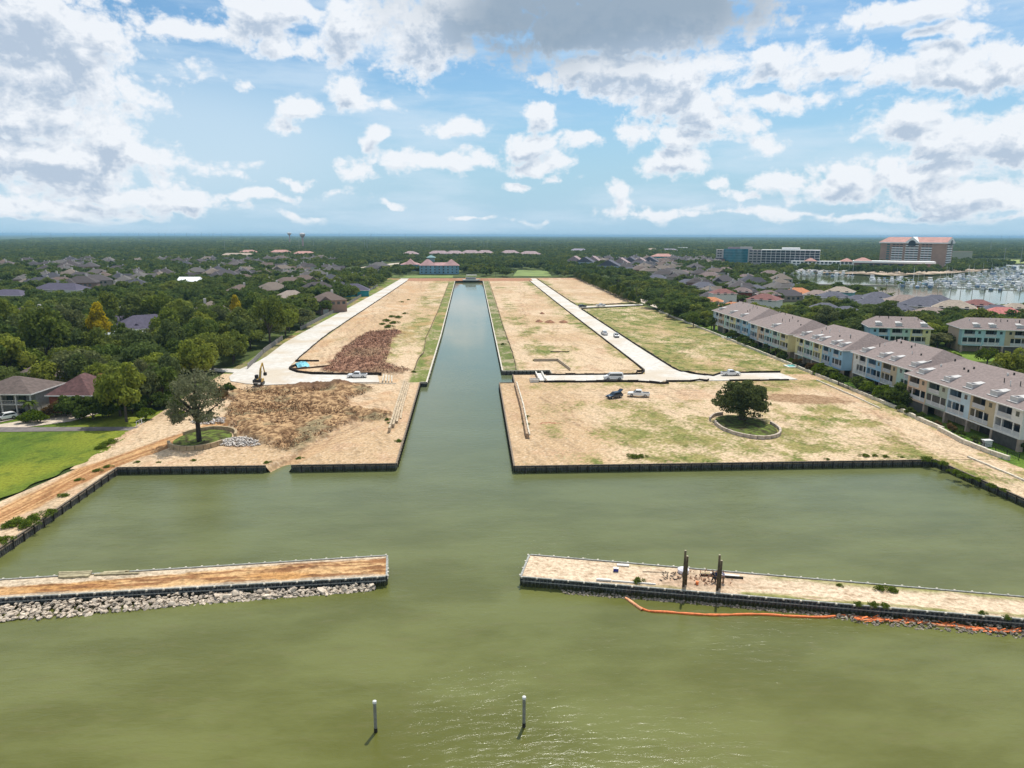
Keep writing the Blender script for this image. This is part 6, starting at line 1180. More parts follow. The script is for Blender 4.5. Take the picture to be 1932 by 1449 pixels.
# candidate spots
CLEAR = [(-139, 312, 15), (-144.5, 284, 5.5), (-112, 345, 4.5), (-283, 458, 13), (-286, 520, 18), (-224.5, 590, 10), (-172, 372, 9), (-158, 330, 6), (-112, 455, 9), (-113, 180, 9), (-98, 182, 7), (-92, 330, 6)]
def in_view(x, y):
    for (cx, cy, hw_) in CLEAR:
        if y < cy+4:
            q = cx/cy*y
            if abs(x-q) < hw_*.9 and cy-y < (34 if cy > 250 else 22): return True
    return False
tcand = []
def inpoly(x, y, P):
    c_ = False; n = len(P)
    for i in range(n):
        x0, y0 = P[i]; x1, y1 = P[(i+1) % n]
        if (y0 > y) != (y1 > y) and x < (x1-x0)*(y-y0)/(y1-y0)+x0: c_ = not c_
    return c_
GRID = {}
def free(x, y, r_, pad=0.0):
    for (bx, by, br) in BUILT:
        if (x-bx)**2+(y-by)**2 < (br+pad)**2: return False
    return True
def spaced(x, y, r_, cell=8.0):
    i, j = int(x//cell), int(y//cell)
    for a in (-2, -1, 0, 1, 2):
        for b_ in (-2, -1, 0, 1, 2):
            for (px, py, pr) in GRID.get((i+a, j+b_), ()):
                if (x-px)**2+(y-py)**2 < ((r_+pr)*0.5)**2: return False
    GRID.setdefault((i, j), []).append((x, y, r_)); return True
def wide(y): return at(0, 444+43*1341/y)[0]-15-0.05*y, at(1932, 444+43*1341/y)[0]+15+0.05*y
def blocked(x, y):
    if x > 0.55*y+15 and 392 < y < 760: return True
    if 146 < x < 186 and 243 < y < 264: return True
    if 124 < x < 220 and 180 < y < 262: return True
    if -79.5 < x < 109 and y < 745: return True
    if x < -76 and y < 166: return True
    if 108 < x < 136 and y < 345: return True
    if 112 < x < 120.5 and y < 600 and y > 395: return True
    if -66 < x < 14 and 745 < y < 800: return True
    if 40 < x < 92 and 745 < y < 900: return True
    if inpoly(x, y, marina): return True
    return False
tries = 0
for _ in range(40000):
    y = 164+(random.random()**1.6)*540; xa, xb = wide(y); x = random.uniform(max(xa, -600), min(xb, 600))
    if blocked(x, y): continue
    if -112 < x < -88 and y < 176.5: continue
    if x > 0 and vnoise(np.array(x/30.0), np.array(y/30.0), 99) > 0.62+0.2*(y < 330) and y > 290: continue
    if x < -80 and y > 470 and vnoise(np.array(x/40.0), np.array(y/40.0), 98) > 0.72: continue
    r_ = random.uniform(3.6, 5.9)*(0.8 if y < 195 else 1)
    if in_view(x, y): continue
    if not free(x, y, r_, 2.0 if y < 300 else 0.5): continue
    if spaced(x, y, r_*1.48): tcand.append((x, y, r_))
tcand.sort(key=lambda c: math.hypot(c[0], c[1]-0))
NIND = 262; LOOK = ['broad dark-green', 'rounded dark-green', 'tall green', 'wide low dark-green', 'small compact green', 'ragged tall green']
for i, (x, y, r_) in enumerate(tcand[:NIND]):
    k = random.randrange(6); sc = r_/VAR[k][2]*1.17; sz = sc*random.uniform(.80, 1.28); sz *= 0.70 if (x > 110 and y > 262) else 1.0; o_ = tree(x, y, k, sc, sz, group='trees of the woods on either side'); AUTO.append([o_, 'tree', LOOK[k], 'tree', 'trees of the woods on either side', x, y])
rest = tcand[NIND:]
print('trees', len(tcand))
# trees planted where the photo shows single ones
bright = leafmat('fresh_leaves', (0.055, 0.095, 0.008), (0.16, 0.22, 0.02))
SH = crown_mesh('crown', leafmat('shrub_leaves', (0.030, 0.052, 0.012), (0.11, 0.15, 0.03)), n=1500, rx=2.0, rz=1.6, zc=1.5, nclump=16, leaf=.36, seed=71, clump_r=.4); SHB = crown_mesh('crown', bright, n=1500, rx=2.0, rz=1.5, zc=1.4, nclump=16, leaf=.36, seed=72, clump_r=.4)
SHR = crown_mesh('crown', leafmat('russet_leaves', (0.09, 0.055, 0.025), (0.22, 0.15, 0.06)), n=1500, rx=2.0, rz=1.6, zc=1.5, nclump=16, leaf=.36, seed=73, clump_r=.4)
ST = MB(); ST.cyl((0, 0, -.3), (0, 0, 1.6), .12, .05, 6); ST.cyl((0, 0, .3), (.8, .3, 1.6), .07, .03, 5); ST.cyl((0, 0, .3), (-.7, -.4, 1.5), .07, .03, 5); STM = ST.mesh('stem', BARK)
weed = crown_mesh('crown', leafmat('weed_leaves', (0.06, 0.095, 0.015), (0.19, 0.25, 0.03)), n=1100, rx=1.3, rz=.75, zc=.25, nclump=22, leaf=.15, seed=75, clump_r=.34, lo=0)
def shrub(x, y, s_, me, label=None, look='green', z=0.0, grp=None, sz=None):
    root = thing('shrub', label, 'shrub', (x, y, z), random.uniform(0, 6.28), grp); sz = s_ if sz is None else sz
    for nm, q in ((('foliage', me), ('stem', STM)) if me is not weed else (('foliage', me),)): o = bpy.data.objects.new(nm, q); COL.objects.link(o); o.parent = root; o.scale = (s_, s_, sz)
    if label is None: AUTO.append([root, 'shrub', look, 'shrub', grp or 'shrubs', x, y])
    return root
G1 = 'shrubs in front of the brick house'
for (px, py, s_, me, lk) in ((105, 785, 1.2, SHR, 'russet'), (125, 783, 1.5, SH, 'dark green'), (150, 790, 1.8, SH, 'dark green'), (176, 790, 1.7, SH, 'dark green'), (205, 784, 1.3, SHB, 'bright green'), (190, 770, 1.8, SH, 'dark green'), (228, 770, 1.5, SH, 'dark green'), (250, 778, 1.5, SH, 'dark green'), (268, 770, 1.2, SHB, 'bright green'), (290, 762, 1.4, SHR, 'russet'), (275, 790, 1.0, SHB, 'bright green'), (305, 768, 1.3, SH, 'dark green'), (322, 760, 1.1, SHB, 'bright green'), (48, 800-4, 0.8, SHB, 'bright green'), (72, 796, 1.0, SHB, 'bright green'), (340, 790, 0.8, SHB, 'bright green'), (335, 775, 1.1, SH, 'dark green'), (62, 790, .8, SH, 'dark green'), (430, 742, 1.0, SH, 'dark green'), (412, 752, 1.1, SHR, 'russet'), (395, 745, 1.2, SH, 'dark green')):
    p = at(px, py, 0.2); shrub(p[0], p[1], s_, me, look=lk, grp=G1, z=-0.1)
G2 = 'weeds along the water walls'
for (px, py, s_) in ((200, 840, 1.9), (210, 833, 1.6), (192, 846, 1.4), (40, 985, 2.1), (25, 992, 1.6), (70, 980, 1.9), (90, 968, 1.3), (118, 935, 1.1), (150, 905, .9), (185, 888, 1.0), (205, 880, 1.0), (8, 1022, 1.6), (56, 993, 1.5), (1193, 862, 1.5), (1212, 862, 1.3), (752, 832, 1.0), (566, 865, .9), (505, 872, .9), (1630, 860, 1.1), (1650, 860, .8), (1670, 862, .8), (1750, 868, 1.4), (1775, 875, 1.4), (1800, 892, 1.3), (1820, 900, 1.3), (1845, 905, 1.2), (1870, 917, 1.0), (1895, 925, 1.0), (1560, 866, .6), (1700, 862, .7), (732, 792, .9), (735, 798, .8), (990, 790, .9), (993, 800, 1.1), (995, 785, .8), (735, 618, 2.6), (745, 610, 2.8), (728, 606, 2.4), (752, 600, 2.4), (740, 598, 2.2), (765, 592, 1.8), (722, 612, 2.0), (757, 570, 1.8), (770, 566, 1.6), (1206, 1098, 1.2), (1658, 1112, 1.1), (1680, 1113, 1.3), (1648, 1142, 1.0), (1665, 1143, 1.2), (1620, 1140, .9), (1855, 1158, .8), (1900, 1165, .8), (1585, 1105, .7), (900+50, 650, 1.3), (780, 702, 1.0), (1008, 680, .9), (365, 868, .7), (258, 872, .7), (300, 872, .6)):
    p = at(px, py, 0.1); shrub(p[0], p[1], s_*(0.72 if p[1] > 92 or p[0] < 0 else .5), weed, look='low leafy', grp=G2, z=-0.05, sz=s_*random.uniform(.4, .7))
# hedge of bamboo-like bushes by the hedge road
hb = [crown_mesh('crown', leafmat('hedge_leaves', (0.045, 0.075, 0.012), (0.17, 0.20, 0.03)), n=1600, rx=2.6, rz=4.0, zc=3.6, nclump=22, leaf=.55, seed=81, clump_r=.36), crown_mesh('crown', LEAF, n=1600, rx=2.6, rz=3.8, zc=3.2, nclump=20, leaf=.55, seed=82, clump_r=.36)]
for i in range(58):
    y = 448+i*5.0; x = np.interp(y, [448, 740], [104.5, 108.5])+random.uniform(-.8, .8)+(0 if i % 2 else 1.6); s_ = random.uniform(.8, 1.15)*(0.9 if y < 470 else 1); shrub(x, y, s_, hb[i % 5 in (0, 2)], look='tall hedge', grp='hedge bushes along the hedge road', sz=s_*random.uniform(.8, 1.15))
for i in range(16):
    y = 180+i*6.3+random.uniform(-2, 2); shrub(110.2+random.uniform(-.4, 1.2), y, random.uniform(.5, .9), random.choice([SH, SHB, SH]), look='small dense', grp='shrubs inside the white block wall')
for i in range(14):
    y = 330+i*6.0; x = 111.5+random.uniform(-.6, 1.0); shrub(x, y, random.uniform(.6, 1.1), random.choice([SH, SHB]), look='green garden', grp='shrubs inside the white block wall')
for (px, py, s_, me, lk) in ((1345, 640, 1.3, SH, 'dark green'), (1352, 648, 1.2, SH, 'dark green'), (1382, 652, 1.2, SH, 'dark green'), (1400, 650, .8, SHB, 'bright green'), (1455, 662, 1.4, SH, 'dark green'), (1463, 678, 1.0, SH, 'dark green'), (1478, 690, .9, SHR, 'russet'), (1502, 700, 1.0, SHR, 'russet'), (1515, 706, 1.2, SHB, 'bright green'), (1530, 705, 1.3, SHB, 'bright green'), (1545, 712, 1.0, SHB, 'bright green'), (1577, 735, 1.3, SH, 'dark green'), (1590, 742, 1.2, SHB, 'bright green'), (1614, 752, 1.2, SHB, 'bright green'), (1628, 752, 1.4, SHB, 'bright green'), (1648, 762, 1.3, SHB, 'bright green'), (1665, 768, 1.3, SHB, 'bright green'), (1680, 765, 1.9, SH, 'dark green'), (1697, 762, 1.7, SH, 'dark green'), (1655, 775, 1.0, SH, 'dark green'), (1700, 782, 1.1, SH, 'dark green'), (1722, 790, 1.0, SH, 'dark green'), (1745, 797, .9, SHB, 'bright green'), (1760, 803, .8, SHR, 'russet'), (1783, 812, 1.1, SHR, 'russet'), (1735, 800, .8, SH, 'dark green'), (1768, 822, .8, SH, 'dark green'), (1800, 832, .8, SH, 'dark green'), (1825, 838, .9, SH, 'dark green'), (1250, 590, 1.6, SH, 'dark green'), (1275, 600, 1.4, SHB, 'bright green'), (1295, 607, 1.4, SH, 'dark green'), (1318, 618, 1.3, SH, 'dark green'), (1605, 705+30, 1.0, SH, 'dark green'), (1560, 718, 1.0, SHB, 'bright green'), (1924, 850, 1.6, SH, 'dark green')):
    p = at(px, py, 0.2); shrub(max(p[0], 109.4+0.9*s_) if p[1] > 168 else max(p[0]+1.0, 106.8+s_*.8), p[1], s_*(0.95 if p[1] > 172 else 0.55), me, look=lk, grp='garden shrubs in front of the townhouses')
# young street trees beside the townhouses
for (px, py, s_) in ((1262, 597, .62), (1275, 600, .62), (1308, 617, .72), (1330, 613, .72), (1255, 590, .6), (1342, 622, .6)):
    p = at(px, py, 0); o_ = tree(p[0], p[1], 4, s_, s_*1.1); AUTO.append([o_, 'tree', 'young clipped', 'tree', 'young lawn trees', p[0], p[1]])
# bright thicket behind the townhouses
tkm = [crown_mesh('crown', leafmat('thicket_leaves', (0.040, 0.075, 0.008), (0.15, 0.19, 0.015)), n=2600, rx=4.6, rz=3.8, zc=4.6, nclump=30, leaf=.5, seed=88, clump_r=.3), VAR[0][0]]
for i in range(46):
    x = random.uniform(156, 212); y = random.uniform(192, 240)-0.12*(x-142)
    if not free(x, y, 4, 0): continue
    if not spaced(x, y, 7.0): continue
    o_ = tree(x, y, 0, random.uniform(.62, .86), crown=tkm[0 if random.random() < .8 else 1]); AUTO.append([o_, 'tree', 'bright yellow-green', 'tree', 'thicket behind the townhouses', x, y])
# palms
FR = leafmat('palm_fronds', (0.05, 0.08, 0.015), (0.16, 0.20, 0.04))
def palm_mesh(seed, nf=20, L=1.9, droop=.9):
    g = random.Random(seed); V, Fc = [], []
    for i in range(nf):
        a = i*2*math.pi/nf*2.4+g.uniform(-.2, .2); up = g.uniform(-.15, 1.0); segs = 5; p = np.array([0, 0, 0.0]); d = np.array([math.cos(a)*1.0, math.sin(a)*1.0, up]); d /= np.linalg.norm(d); sd_ = np.array([-math.sin(a), math.cos(a), 0])
        for s_ in range(segs):
            q = p+d*L/segs; w0 = .34*math.sin(math.pi*(s_+.35)/(segs+.6)); w1 = .34*math.sin(math.pi*(s_+1.35)/(segs+.6)) if s_ < segs-1 else .03; dz = np.array([0, 0, -.10]); b_ = len(V)
            V += [p-sd_*w0+dz, p, p+sd_*w0+dz, q-sd_*w1+dz, q, q+sd_*w1+dz]; Fc += [(b_, b_+1, b_+4, b_+3), (b_+1, b_+2, b_+5, b_+4)]; p = q; d = d+np.array([0, 0, -droop/segs*1.3]); d /= np.linalg.norm(d)
    c = np.clip(0.5+0.3*np.random.default_rng(seed).normal(size=len(V)), 0, 1); me = quadmesh('fronds', np.array(V), np.array(Fc), np.stack([c]*3, 1)); me.materials.append(FR); return me
PALMS = [palm_mesh(i) for i in range(3)]; pt = MB(); pt.cyl((0, 0, -.3), (0, 0, 1.0), .17, .13, 8); PTM = pt.mesh('trunk', mat('palm_bark', (0.16, 0.125, 0.09), .95, .3, 4))
def palm(x, y, h, s_, look='palm', z=0):
    root = thing('palm_tree', None, 'palm tree', (x, y, z), random.uniform(0, 6.28), 'palms'); o = bpy.data.objects.new('fronds', random.choice(PALMS)); COL.objects.link(o); o.parent = root; o.location = (0, 0, h); o.scale = (s_, s_, s_)
    o = bpy.data.objects.new('trunk', PTM); COL.objects.link(o); o.parent = root; o.scale = (1, 1, h); AUTO.append([root, 'palm', look, 'palm tree', 'palms', x, y])
for (px, py, h, s_) in ((57, 785, 3.4, 1.2), (1535, 715, 2.6, 1.4), (1460, 673, 2.6, 1.2), (1583, 735, 2.6, 1.4), (1598, 738, 2.2, 1.2), (1925, 835, 2.8, 1.6), (1378, 655, 2.0, 1.0), (1695, 555, 9, 2.0), (1663, 563, 7, 1.8), (1678, 572, 6, 1.8), (1706, 548, 9, 1.9), (1640, 568, 6, 1.6), (1440, 580, 6, 1.6), (1452, 575, 7, 1.6), (1436, 572, 6, 1.5), (1420, 560, 6, 1.5), (1500, 530, 7, 2.0), (1485, 526, 7, 2.0), (1465, 524, 7, 2.0), (1520, 520, 8, 2.2), (925, 520, 7, 2.2), (935, 522, 7, 2.0), (948, 522, 6, 2.0), (890, 512, 7, 2.2), (880, 515, 7, 2.0), (968, 524, 6, 2), (1120, 530, 6, 2), (1135, 536, 6, 2), (1410, 585, 5, 1.5), (1345, 588, 5, 1.5), (1260, 575, 6, 1.6), (205, 755, 4, 1.4), (265, 742, 4, 1.3), (1040, 520, 6, 2), (1058, 521, 6, 2), (1705, 620, 4, 1.4), (1615, 625, 4, 1.4), (1838, 590, 6, 1.6), (1872, 592, 5, 1.6)):
    p = at(px, py, 0)
    if 100 < p[0] < 110.5 and p[1] < 330: p[0] = 110.6
    palm(p[0], p[1], h, s_, 'slim' if h > 4.5 else 'short bushy')

# ------------------------------------------------------------------ far woodland: thousands of crowns nobody could count
far_tpl = []
for i in range(5):
    me = crown_mesh('far_crown', LEAFFAR, n=330, rx=5.6, rz=4.0, zc=5.4, nclump=14, leaf=2.0, seed=300+i, clump_r=.38); far_tpl.append(bpy.data.objects.new('far_crown', me))
mid_tpl = []
for i in range(5):
    me = crown_mesh('mid_crown', LEAFFAR, n=950, rx=5.6, rz=4.3, zc=5.8, nclump=22, leaf=1.15, seed=320+i, clump_r=.34); mid_tpl.append(bpy.data.objects.new('mid_crown', me))
def scatter(name, pts, tpl, label):
    """pts rows: x, y, z, sx, sy, sz"""
    P = np.array(pts, float); me = bpy.data.meshes.new(name); me.vertices.add(len(P)); me.vertices.foreach_set('co', P[:, :3].astype(np.float32).ravel())
    a = me.attributes.new('sc', 'FLOAT_VECTOR', 'POINT'); a.data.foreach_set('vector', P[:, 3:6].astype(np.float32).ravel()); a = me.attributes.new('rt', 'FLOAT', 'POINT'); a.data.foreach_set('value', RNG.uniform(0, 6.28, len(P)).astype(np.float32)); me.update()
    o = link(bpy.data.objects.new(name, me)); tag(o, label, 'trees', kind='stuff')
    ng = bpy.data.node_groups.new('scatter_'+name, 'GeometryNodeTree'); ng.interface.new_socket('Geometry', in_out='INPUT', socket_type='NodeSocketGeometry'); ng.interface.new_socket('Geometry', in_out='OUTPUT', socket_type='NodeSocketGeometry')
    gi = ng.nodes.new('NodeGroupInput'); go = ng.nodes.new('NodeGroupOutput'); ip = ng.nodes.new('GeometryNodeInstanceOnPoints'); jn = ng.nodes.new('GeometryNodeJoinGeometry')
    for t_ in tpl: oi = ng.nodes.new('GeometryNodeObjectInfo'); oi.inputs['Object'].default_value = t_; oi.inputs['As Instance'].default_value = True; ng.links.new(oi.outputs['Geometry'], jn.inputs[0])
    ng.links.new(gi.outputs[0], ip.inputs['Points']); ng.links.new(jn.outputs[0], ip.inputs['Instance']); ip.inputs['Pick Instance'].default_value = True
    rr = ng.nodes.new('FunctionNodeRandomValue'); rr.data_type = 'INT'; rr.inputs[4].default_value = 0; rr.inputs[5].default_value = len(tpl)-1; ng.links.new(rr.outputs[2], ip.inputs['Instance Index'])
    na = ng.nodes.new('GeometryNodeInputNamedAttribute'); na.data_type = 'FLOAT_VECTOR'; na.inputs[0].default_value = 'sc'; ng.links.new(na.outputs[0], ip.inputs['Scale'])
    nb = ng.nodes.new('GeometryNodeInputNamedAttribute'); nb.data_type = 'FLOAT'; nb.inputs[0].default_value = 'rt'; cx = ng.nodes.new('ShaderNodeCombineXYZ'); ng.links.new(nb.outputs[0], cx.inputs[2]); ng.links.new(cx.outputs[0], ip.inputs['Rotation'])
    ng.links.new(ip.outputs[0], go.inputs[0]); md = o.modifiers.new('scatter', 'NODES'); md.node_group = ng; return o
scatter('woodland', [(x, y, -0.3, r_/5.0, r_/5.0, r_/5.0*random.uniform(.8, 1.1)*(.75 if x > 110 else 1)) for x, y, r_ in rest], mid_tpl, 'dense green woods behind the nearer trees')
# beyond 700 m
hb_ = {}
for (bx, by, br) in BUILT: hb_.setdefault((int(bx//60), int(by//60)), []).append((bx, by, br))
fp = []
y = 690.0
while y < 3200:
    st = 10.5+max(0, y-900)*0.0045; xa, xb = wide(y); n_ = int((xb-xa)/st)
    for i in range(n_):
        x = xa+(i+random.random())*st; yy = y+random.uniform(-.6, .6)*st
        if blocked(x, yy): continue
        if yy < 745 and -90 < x < 112: continue
        if inpoly(x, yy, [(800, 1135), (1400, 1110), (1500, 1300), (860, 1330)]): continue
        if inpoly(x, yy, [(360, 900), (520, 860), (640, 940), (560, 1000), (340, 1040)]): continue
        if inpoly(x, yy, [(-166, 860), (-130, 800), (-90, 820), (-90, 1000), (-60, 1330), (-140, 1040)]): continue
        if random.random() < 0.30*(yy < 1500)+0.06: continue
        ok = True; gi_, gj_ = int(x//60), int(yy//60)
        for a in (-1, 0, 1):
            for b_ in (-1, 0, 1):
                for (bx, by, br) in hb_.get((gi_+a, gj_+b_), ()):
                    if (x-bx)**2 < (br*.9)**2 and -br*2.2 < yy-by < br*.8: ok = False
        if not ok: continue
        s_ = st/10.5*random.uniform(.75, 1.25); fp.append((x, yy, -.3, s_*.95, s_*.95, random.uniform(.75, 1.15)*(1.0+0.12*(yy > 1500))))
    y += st*0.9
print('far', len(fp))
scatter('far_woodland', fp, far_tpl, 'endless tree canopy between the houses and the horizon')
hp = []
y = 3200.0
while y < 26000:
    st = 45*(y/3200.0)**1.15; xa, xb = wide(y); n_ = int((xb-xa)/(st*.8))
    for i in range(n_):
        x = xa+(i+random.random())*st*.8; hp.append((x, y+random.uniform(-.5, .5)*st, -1.5, st/8.0, st/8.0, random.uniform(.9, 1.45)))
    y += st*.75
print('hor', len(hp))
scatter('horizon_woodland', hp, far_tpl, 'dark flat woods running to the horizon')

# ------------------------------------------------------------------ vehicles
TYRE = mat('tyre', (.018, .018, .018), .85); RIM = mat('alloy_rim', (.45, .45, .46), .35, .05, metal=.7); CG = mat('car_glass', (.02, .025, .03), .08, .1, spec=.9); LMP = mat('lamp_lens', (.75, .75, .72), .15); TLR = mat('tail_lamp', (.35, .02, .02), .3); CHR = mat('black_trim', (.03, .03, .03), .5)
PW_ = mat('white_paint', (.78, .78, .77), .22, .03, 1.0, spec=.6); PD_ = mat('navy_paint', (.018, .035, .060), .18, .05, spec=.7); PS_ = mat('silver_paint', (.50, .51, .52), .25, .03, metal=.4)
def body_profile(mb, prof, w_, tum=0.0, y0=None):
    n = len(prof); V = []
    for s_ in (-1, 1): V += [(x, s_*(w_/2-max(0, z-1.0)*tum), z) for x, z in prof]
    mb.add(V, [(i, (i+1) % n, n+(i+1) % n, n+i) for i in range(n)]+[tuple(range(n-1, -1, -1)), tuple(range(n, 2*n))])
def vehicle(kind, label, x, y, rz, paint, z=0.0, cat=None, group=None, hatch=False):
    r_ = thing({'pickup': 'pickup_truck', 'van': 'van', 'suv': 'suv'}[kind], label, cat or {'pickup': 'pickup truck', 'van': 'van', 'suv': 'car'}[kind], (x, y, z), rz, group)
    L, w_ = {'pickup': (5.9, 2.0), 'van': (5.7, 2.0), 'suv': (4.8, 1.9)}[kind]; h = L/2; wr = .40; b = MB()
    if kind == 'pickup':
        lo = [(-h, .45), (-h, 1.12), (-h+.08, 1.18), (h*.18, 1.18), (h*.40, 1.15), (h-.35, 1.08), (h-.05, .95), (h, .50), (h-.1, .38), (-h+.1, .38)]
        body_profile(b, [(p[0], p[1]) for p in lo][::-1], w_)
    elif kind == 'van': body_profile(b, [(-h, .42), (-h, 1.9), (-h+.12, 2.05), (h*.42, 2.05), (h*.62, 1.35), (h-.12, 1.12), (h, .85), (h, .40)][::-1], w_, .09)
    else: body_profile(b, [(-h, .5), (-h, 1.0), (-h+.1, 1.08), (h*.35, 1.05), (h-.25, .92), (h, .70), (h-.05, .35), (-h+.1, .35)][::-1], w_)
    b.build('body', paint, r_, bevel=.05)
    if kind == 'pickup':
        c = MB(); body_profile(c, [(-h*.30, 1.15), (-h*.25, 1.80), (-h*.15, 1.87), (h*.22, 1.85), (h*.50, 1.16)][::-1], w_-.1, .16); c.build('cab', paint, r_, bevel=.04)
        g_ = MB(); body_profile(g_, [(-h*.25, 1.26), (-h*.21, 1.70), (h*.21, 1.70), (h*.38, 1.26)][::-1], w_-.06, .16); g_.build('side_window', CG, r_)
        g_ = MB(); g_.add([(h*.255, -.72, 1.80), (h*.255, .72, 1.80), (h*.475, .82, 1.24), (h*.475, -.82, 1.24)], [(0, 1, 2, 3)]); me = g_.build('windscreen', CG, r_)
        d = MB(); d.box(-h+.15, -h*.33, -.80, .80, 1.185, 1.20); d.build('cargo_bed', CHR, r_)
    elif kind == 'van':
        g_ = MB(); body_profile(g_, [(-h*.85, 1.25), (-h*.85, 1.82), (h*.42, 1.82), (h*.56, 1.30)][::-1], w_+.03, .09); g_.build('side_window', CG, r_); g_ = MB(); g_.add([(h*.435, -.80, 2.0), (h*.435, .80, 2.0), (h*.625, .86, 1.36), (h*.625, -.86, 1.36)], [(0, 1, 2, 3)]); g_.build('windscreen', CG, r_)
        d = MB(); [d.box(x_-.03, x_+.03, -.8, .8, 2.12, 2.17) for x_ in (-1.8, -.4, 1.0)]; [d.box(-2.3, 1.3, y_-.03, y_+.03, 2.06, 2.14) for y_ in (-.8, .8)]; d.build('roof_rack', TRIM, r_)
    else:
        c = MB(); body_profile(c, [(-h*.92, 1.05), (-h*.80, 1.58), (-h*.6, 1.66), (h*.10, 1.64), (h*.42, 1.04)][::-1], w_-.12, .18); c.build('cab', paint, r_, bevel=.04)
        g_ = MB(); body_profile(g_, [(-h*.84, 1.12), (-h*.74, 1.52), (h*.08, 1.52), (h*.31, 1.12)][::-1], w_-.06, .18); g_.build('side_window', CG, r_); g_ = MB(); g_.add([(h*.12, -.66, 1.62), (h*.12, .66, 1.62), (h*.42, .78, 1.08), (h*.42, -.78, 1.08)], [(0, 1, 2, 3)]); g_.build('windscreen', CG, r_)
        if hatch: g_ = MB(); g_.add([(-h*.74, -.7, 1.64), (-h*.74, .7, 1.64), (-h*1.10, .66, 2.25), (-h*1.10, -.66, 2.25), (-h*.74, -.7, 1.58), (-h*.74, .7, 1.58), (-h*1.12, .66, 2.18), (-h*1.12, -.66, 2.18)], [(0, 1, 2, 3), (7, 6, 5, 4), (0, 3, 7, 4), (1, 5, 6, 2), (2, 6, 7, 3)]); g_.build('open_liftgate', paint, r_)
    fx, rx_ = (h*.62, -h*.60) if kind != 'suv' else (h*.62, -h*.60)
    for wx in (fx, rx_):
        for s_ in (-1, 1): t_ = MB(); t_.cyl((wx, s_*(w_/2-.22), wr), (wx, s_*(w_/2+.03), wr), wr, n=16); wo_ = t_.build('wheel', TYRE, r_); t_ = MB(); t_.cyl((wx, s_*(w_/2+.02), wr), (wx, s_*(w_/2+.05), wr), .22, n=12); t_.build('rim', RIM, wo_)
    hz = .80 if kind != 'van' else .85
    for s_ in (-1, 1): t_ = MB(); t_.box(h-.12, h+.03, s_*.72-.2, s_*.72+.2, hz-.1, hz+.12); t_.build('headlight', LMP, r_); t_ = MB(); t_.box(-h-.03, -h+.1, s_*(w_/2-.15)-.1, s_*(w_/2-.15)+.1, .75, 1.05); t_.build('tail_lamp', TLR, r_)
    t_ = MB(); t_.box(h-.08, h+.05, -w_/2+.1, w_/2-.1, .38, .58); t_.build('bumper', CHR, r_); return r_
G = 'vehicles parked on the building site'
vehicle('pickup', 'white pickup parked on the end of the left street', -34.8, 216.2, math.pi, PW_, .2, group=G)
vehicle('pickup', 'white pickup with open black bed beside the navy car', 45.6, 186.8, R(166), PW_, .08, group=G)
vehicle('suv', 'dark navy car with its liftgate raised, on the bare sand', 38.6, 185.2, R(212), PD_, .06, group=G, hatch=True)
vehicle('van', 'white passenger van with roof rack on the cross street', 43.2, 209.6, math.pi, PW_, .2, group=G)
vehicle('pickup', 'white pickup at the right-hand end of the cross street', 81.2, 214.2, 0.02, PW_, .2, group=G)
vehicle('pickup', 'white pickup on the left side of the right road, seen from behind', 58.9, 308.5, R(92), PW_, .2, group=G)
vehicle('suv', 'silver car just in front of the white pickup on the right road', 62.6, 300.5, R(268), PS_, .2, group=G)
vehicle('pickup', 'white pickup on the narrow side street far up the right road', 80.5, 436.0, R(18), PW_, .2, group=G)
vehicle('suv', 'dark car beside the silt fence corner of the side street', 68.2, 430.2, R(20), PD_, .2, group=G)
vehicle('suv', 'small pale car parked under the townhouses by the shrubs', 111.8, 187.6, R(85), PS_, .05)
vehicle('suv', 'white four-door car on the driveway at the left edge', *at(10, 792)[:2], R(232), PW_, .06)
# flatbed trailer beside it
p = at(55, 778, 0); r_ = thing('trailer', 'dark flatbed trailer behind the white car at the left edge', 'trailer', (p[0]-.5, p[1], 0), R(25)); mb = MB(); mb.box(-3.2, 3.2, -1.1, 1.1, .75, .9); mb.build('deck', CHR, r_)
for sx_ in (-.6, .5):
    for s_ in (-1, 1): t_ = MB(); t_.cyl((sx_, s_*1.1, .4), (sx_, s_*1.32, .4), .4, n=12); t_.build('wheel', TYRE, r_)
mb = MB(); mb.box(3.1, 3.2, -1.1, 1.1, .9, 1.7); mb.build('front_rack', CHR, r_)
# excavator
YE = mat('machine_yellow', (.42, .26, .045), .5, .2, 2); r_ = thing('excavator', 'yellow excavator with raised boom at the edge of the brush heap', 'excavator', (-61.6, 206.6, .25), R(0)); r_.scale = (.8, .8, .86)
for s_ in (-1, 1):
    mb = MB(); mb.prism([(-2.0, .5), (-1.7, .05), (1.7, .05), (2.0, .5), (1.7, .95), (-1.7, .95)], s_*1.25-.3, s_*1.25+.3, axis='x') if False else None
    mb = MB(); P = [(-2.0, .5), (-1.7, .05), (1.7, .05), (2.0, .5), (1.7, .95), (-1.7, .95)]; n = 6; V = [(s_*1.25-.3, a, b_) for a, b_ in P]+[(s_*1.25+.3, a, b_) for a, b_ in P]; mb.add(V, [(i, i+n, (i+1) % n+n, (i+1) % n) for i in range(n)]+[tuple(range(n)), tuple(range(2*n-1, n-1, -1))]); mb.build('track', CHR, r_)
mb = MB(); mb.box(-1.45, 1.45, -2.3, 1.4, 1.05, 1.9); mb.build('upper_body', YE, r_, bevel=.06); mb = MB(); mb.box(-1.5, 1.5, -2.75, -2.0, 1.0, 2.1); mb.build('counterweight', CHR, r_, bevel=.1); mb = MB(); mb.box(-1.4, 1.4, -2.78, -2.72, .98, 1.16); mb.build('stripe', TRIM, r_)
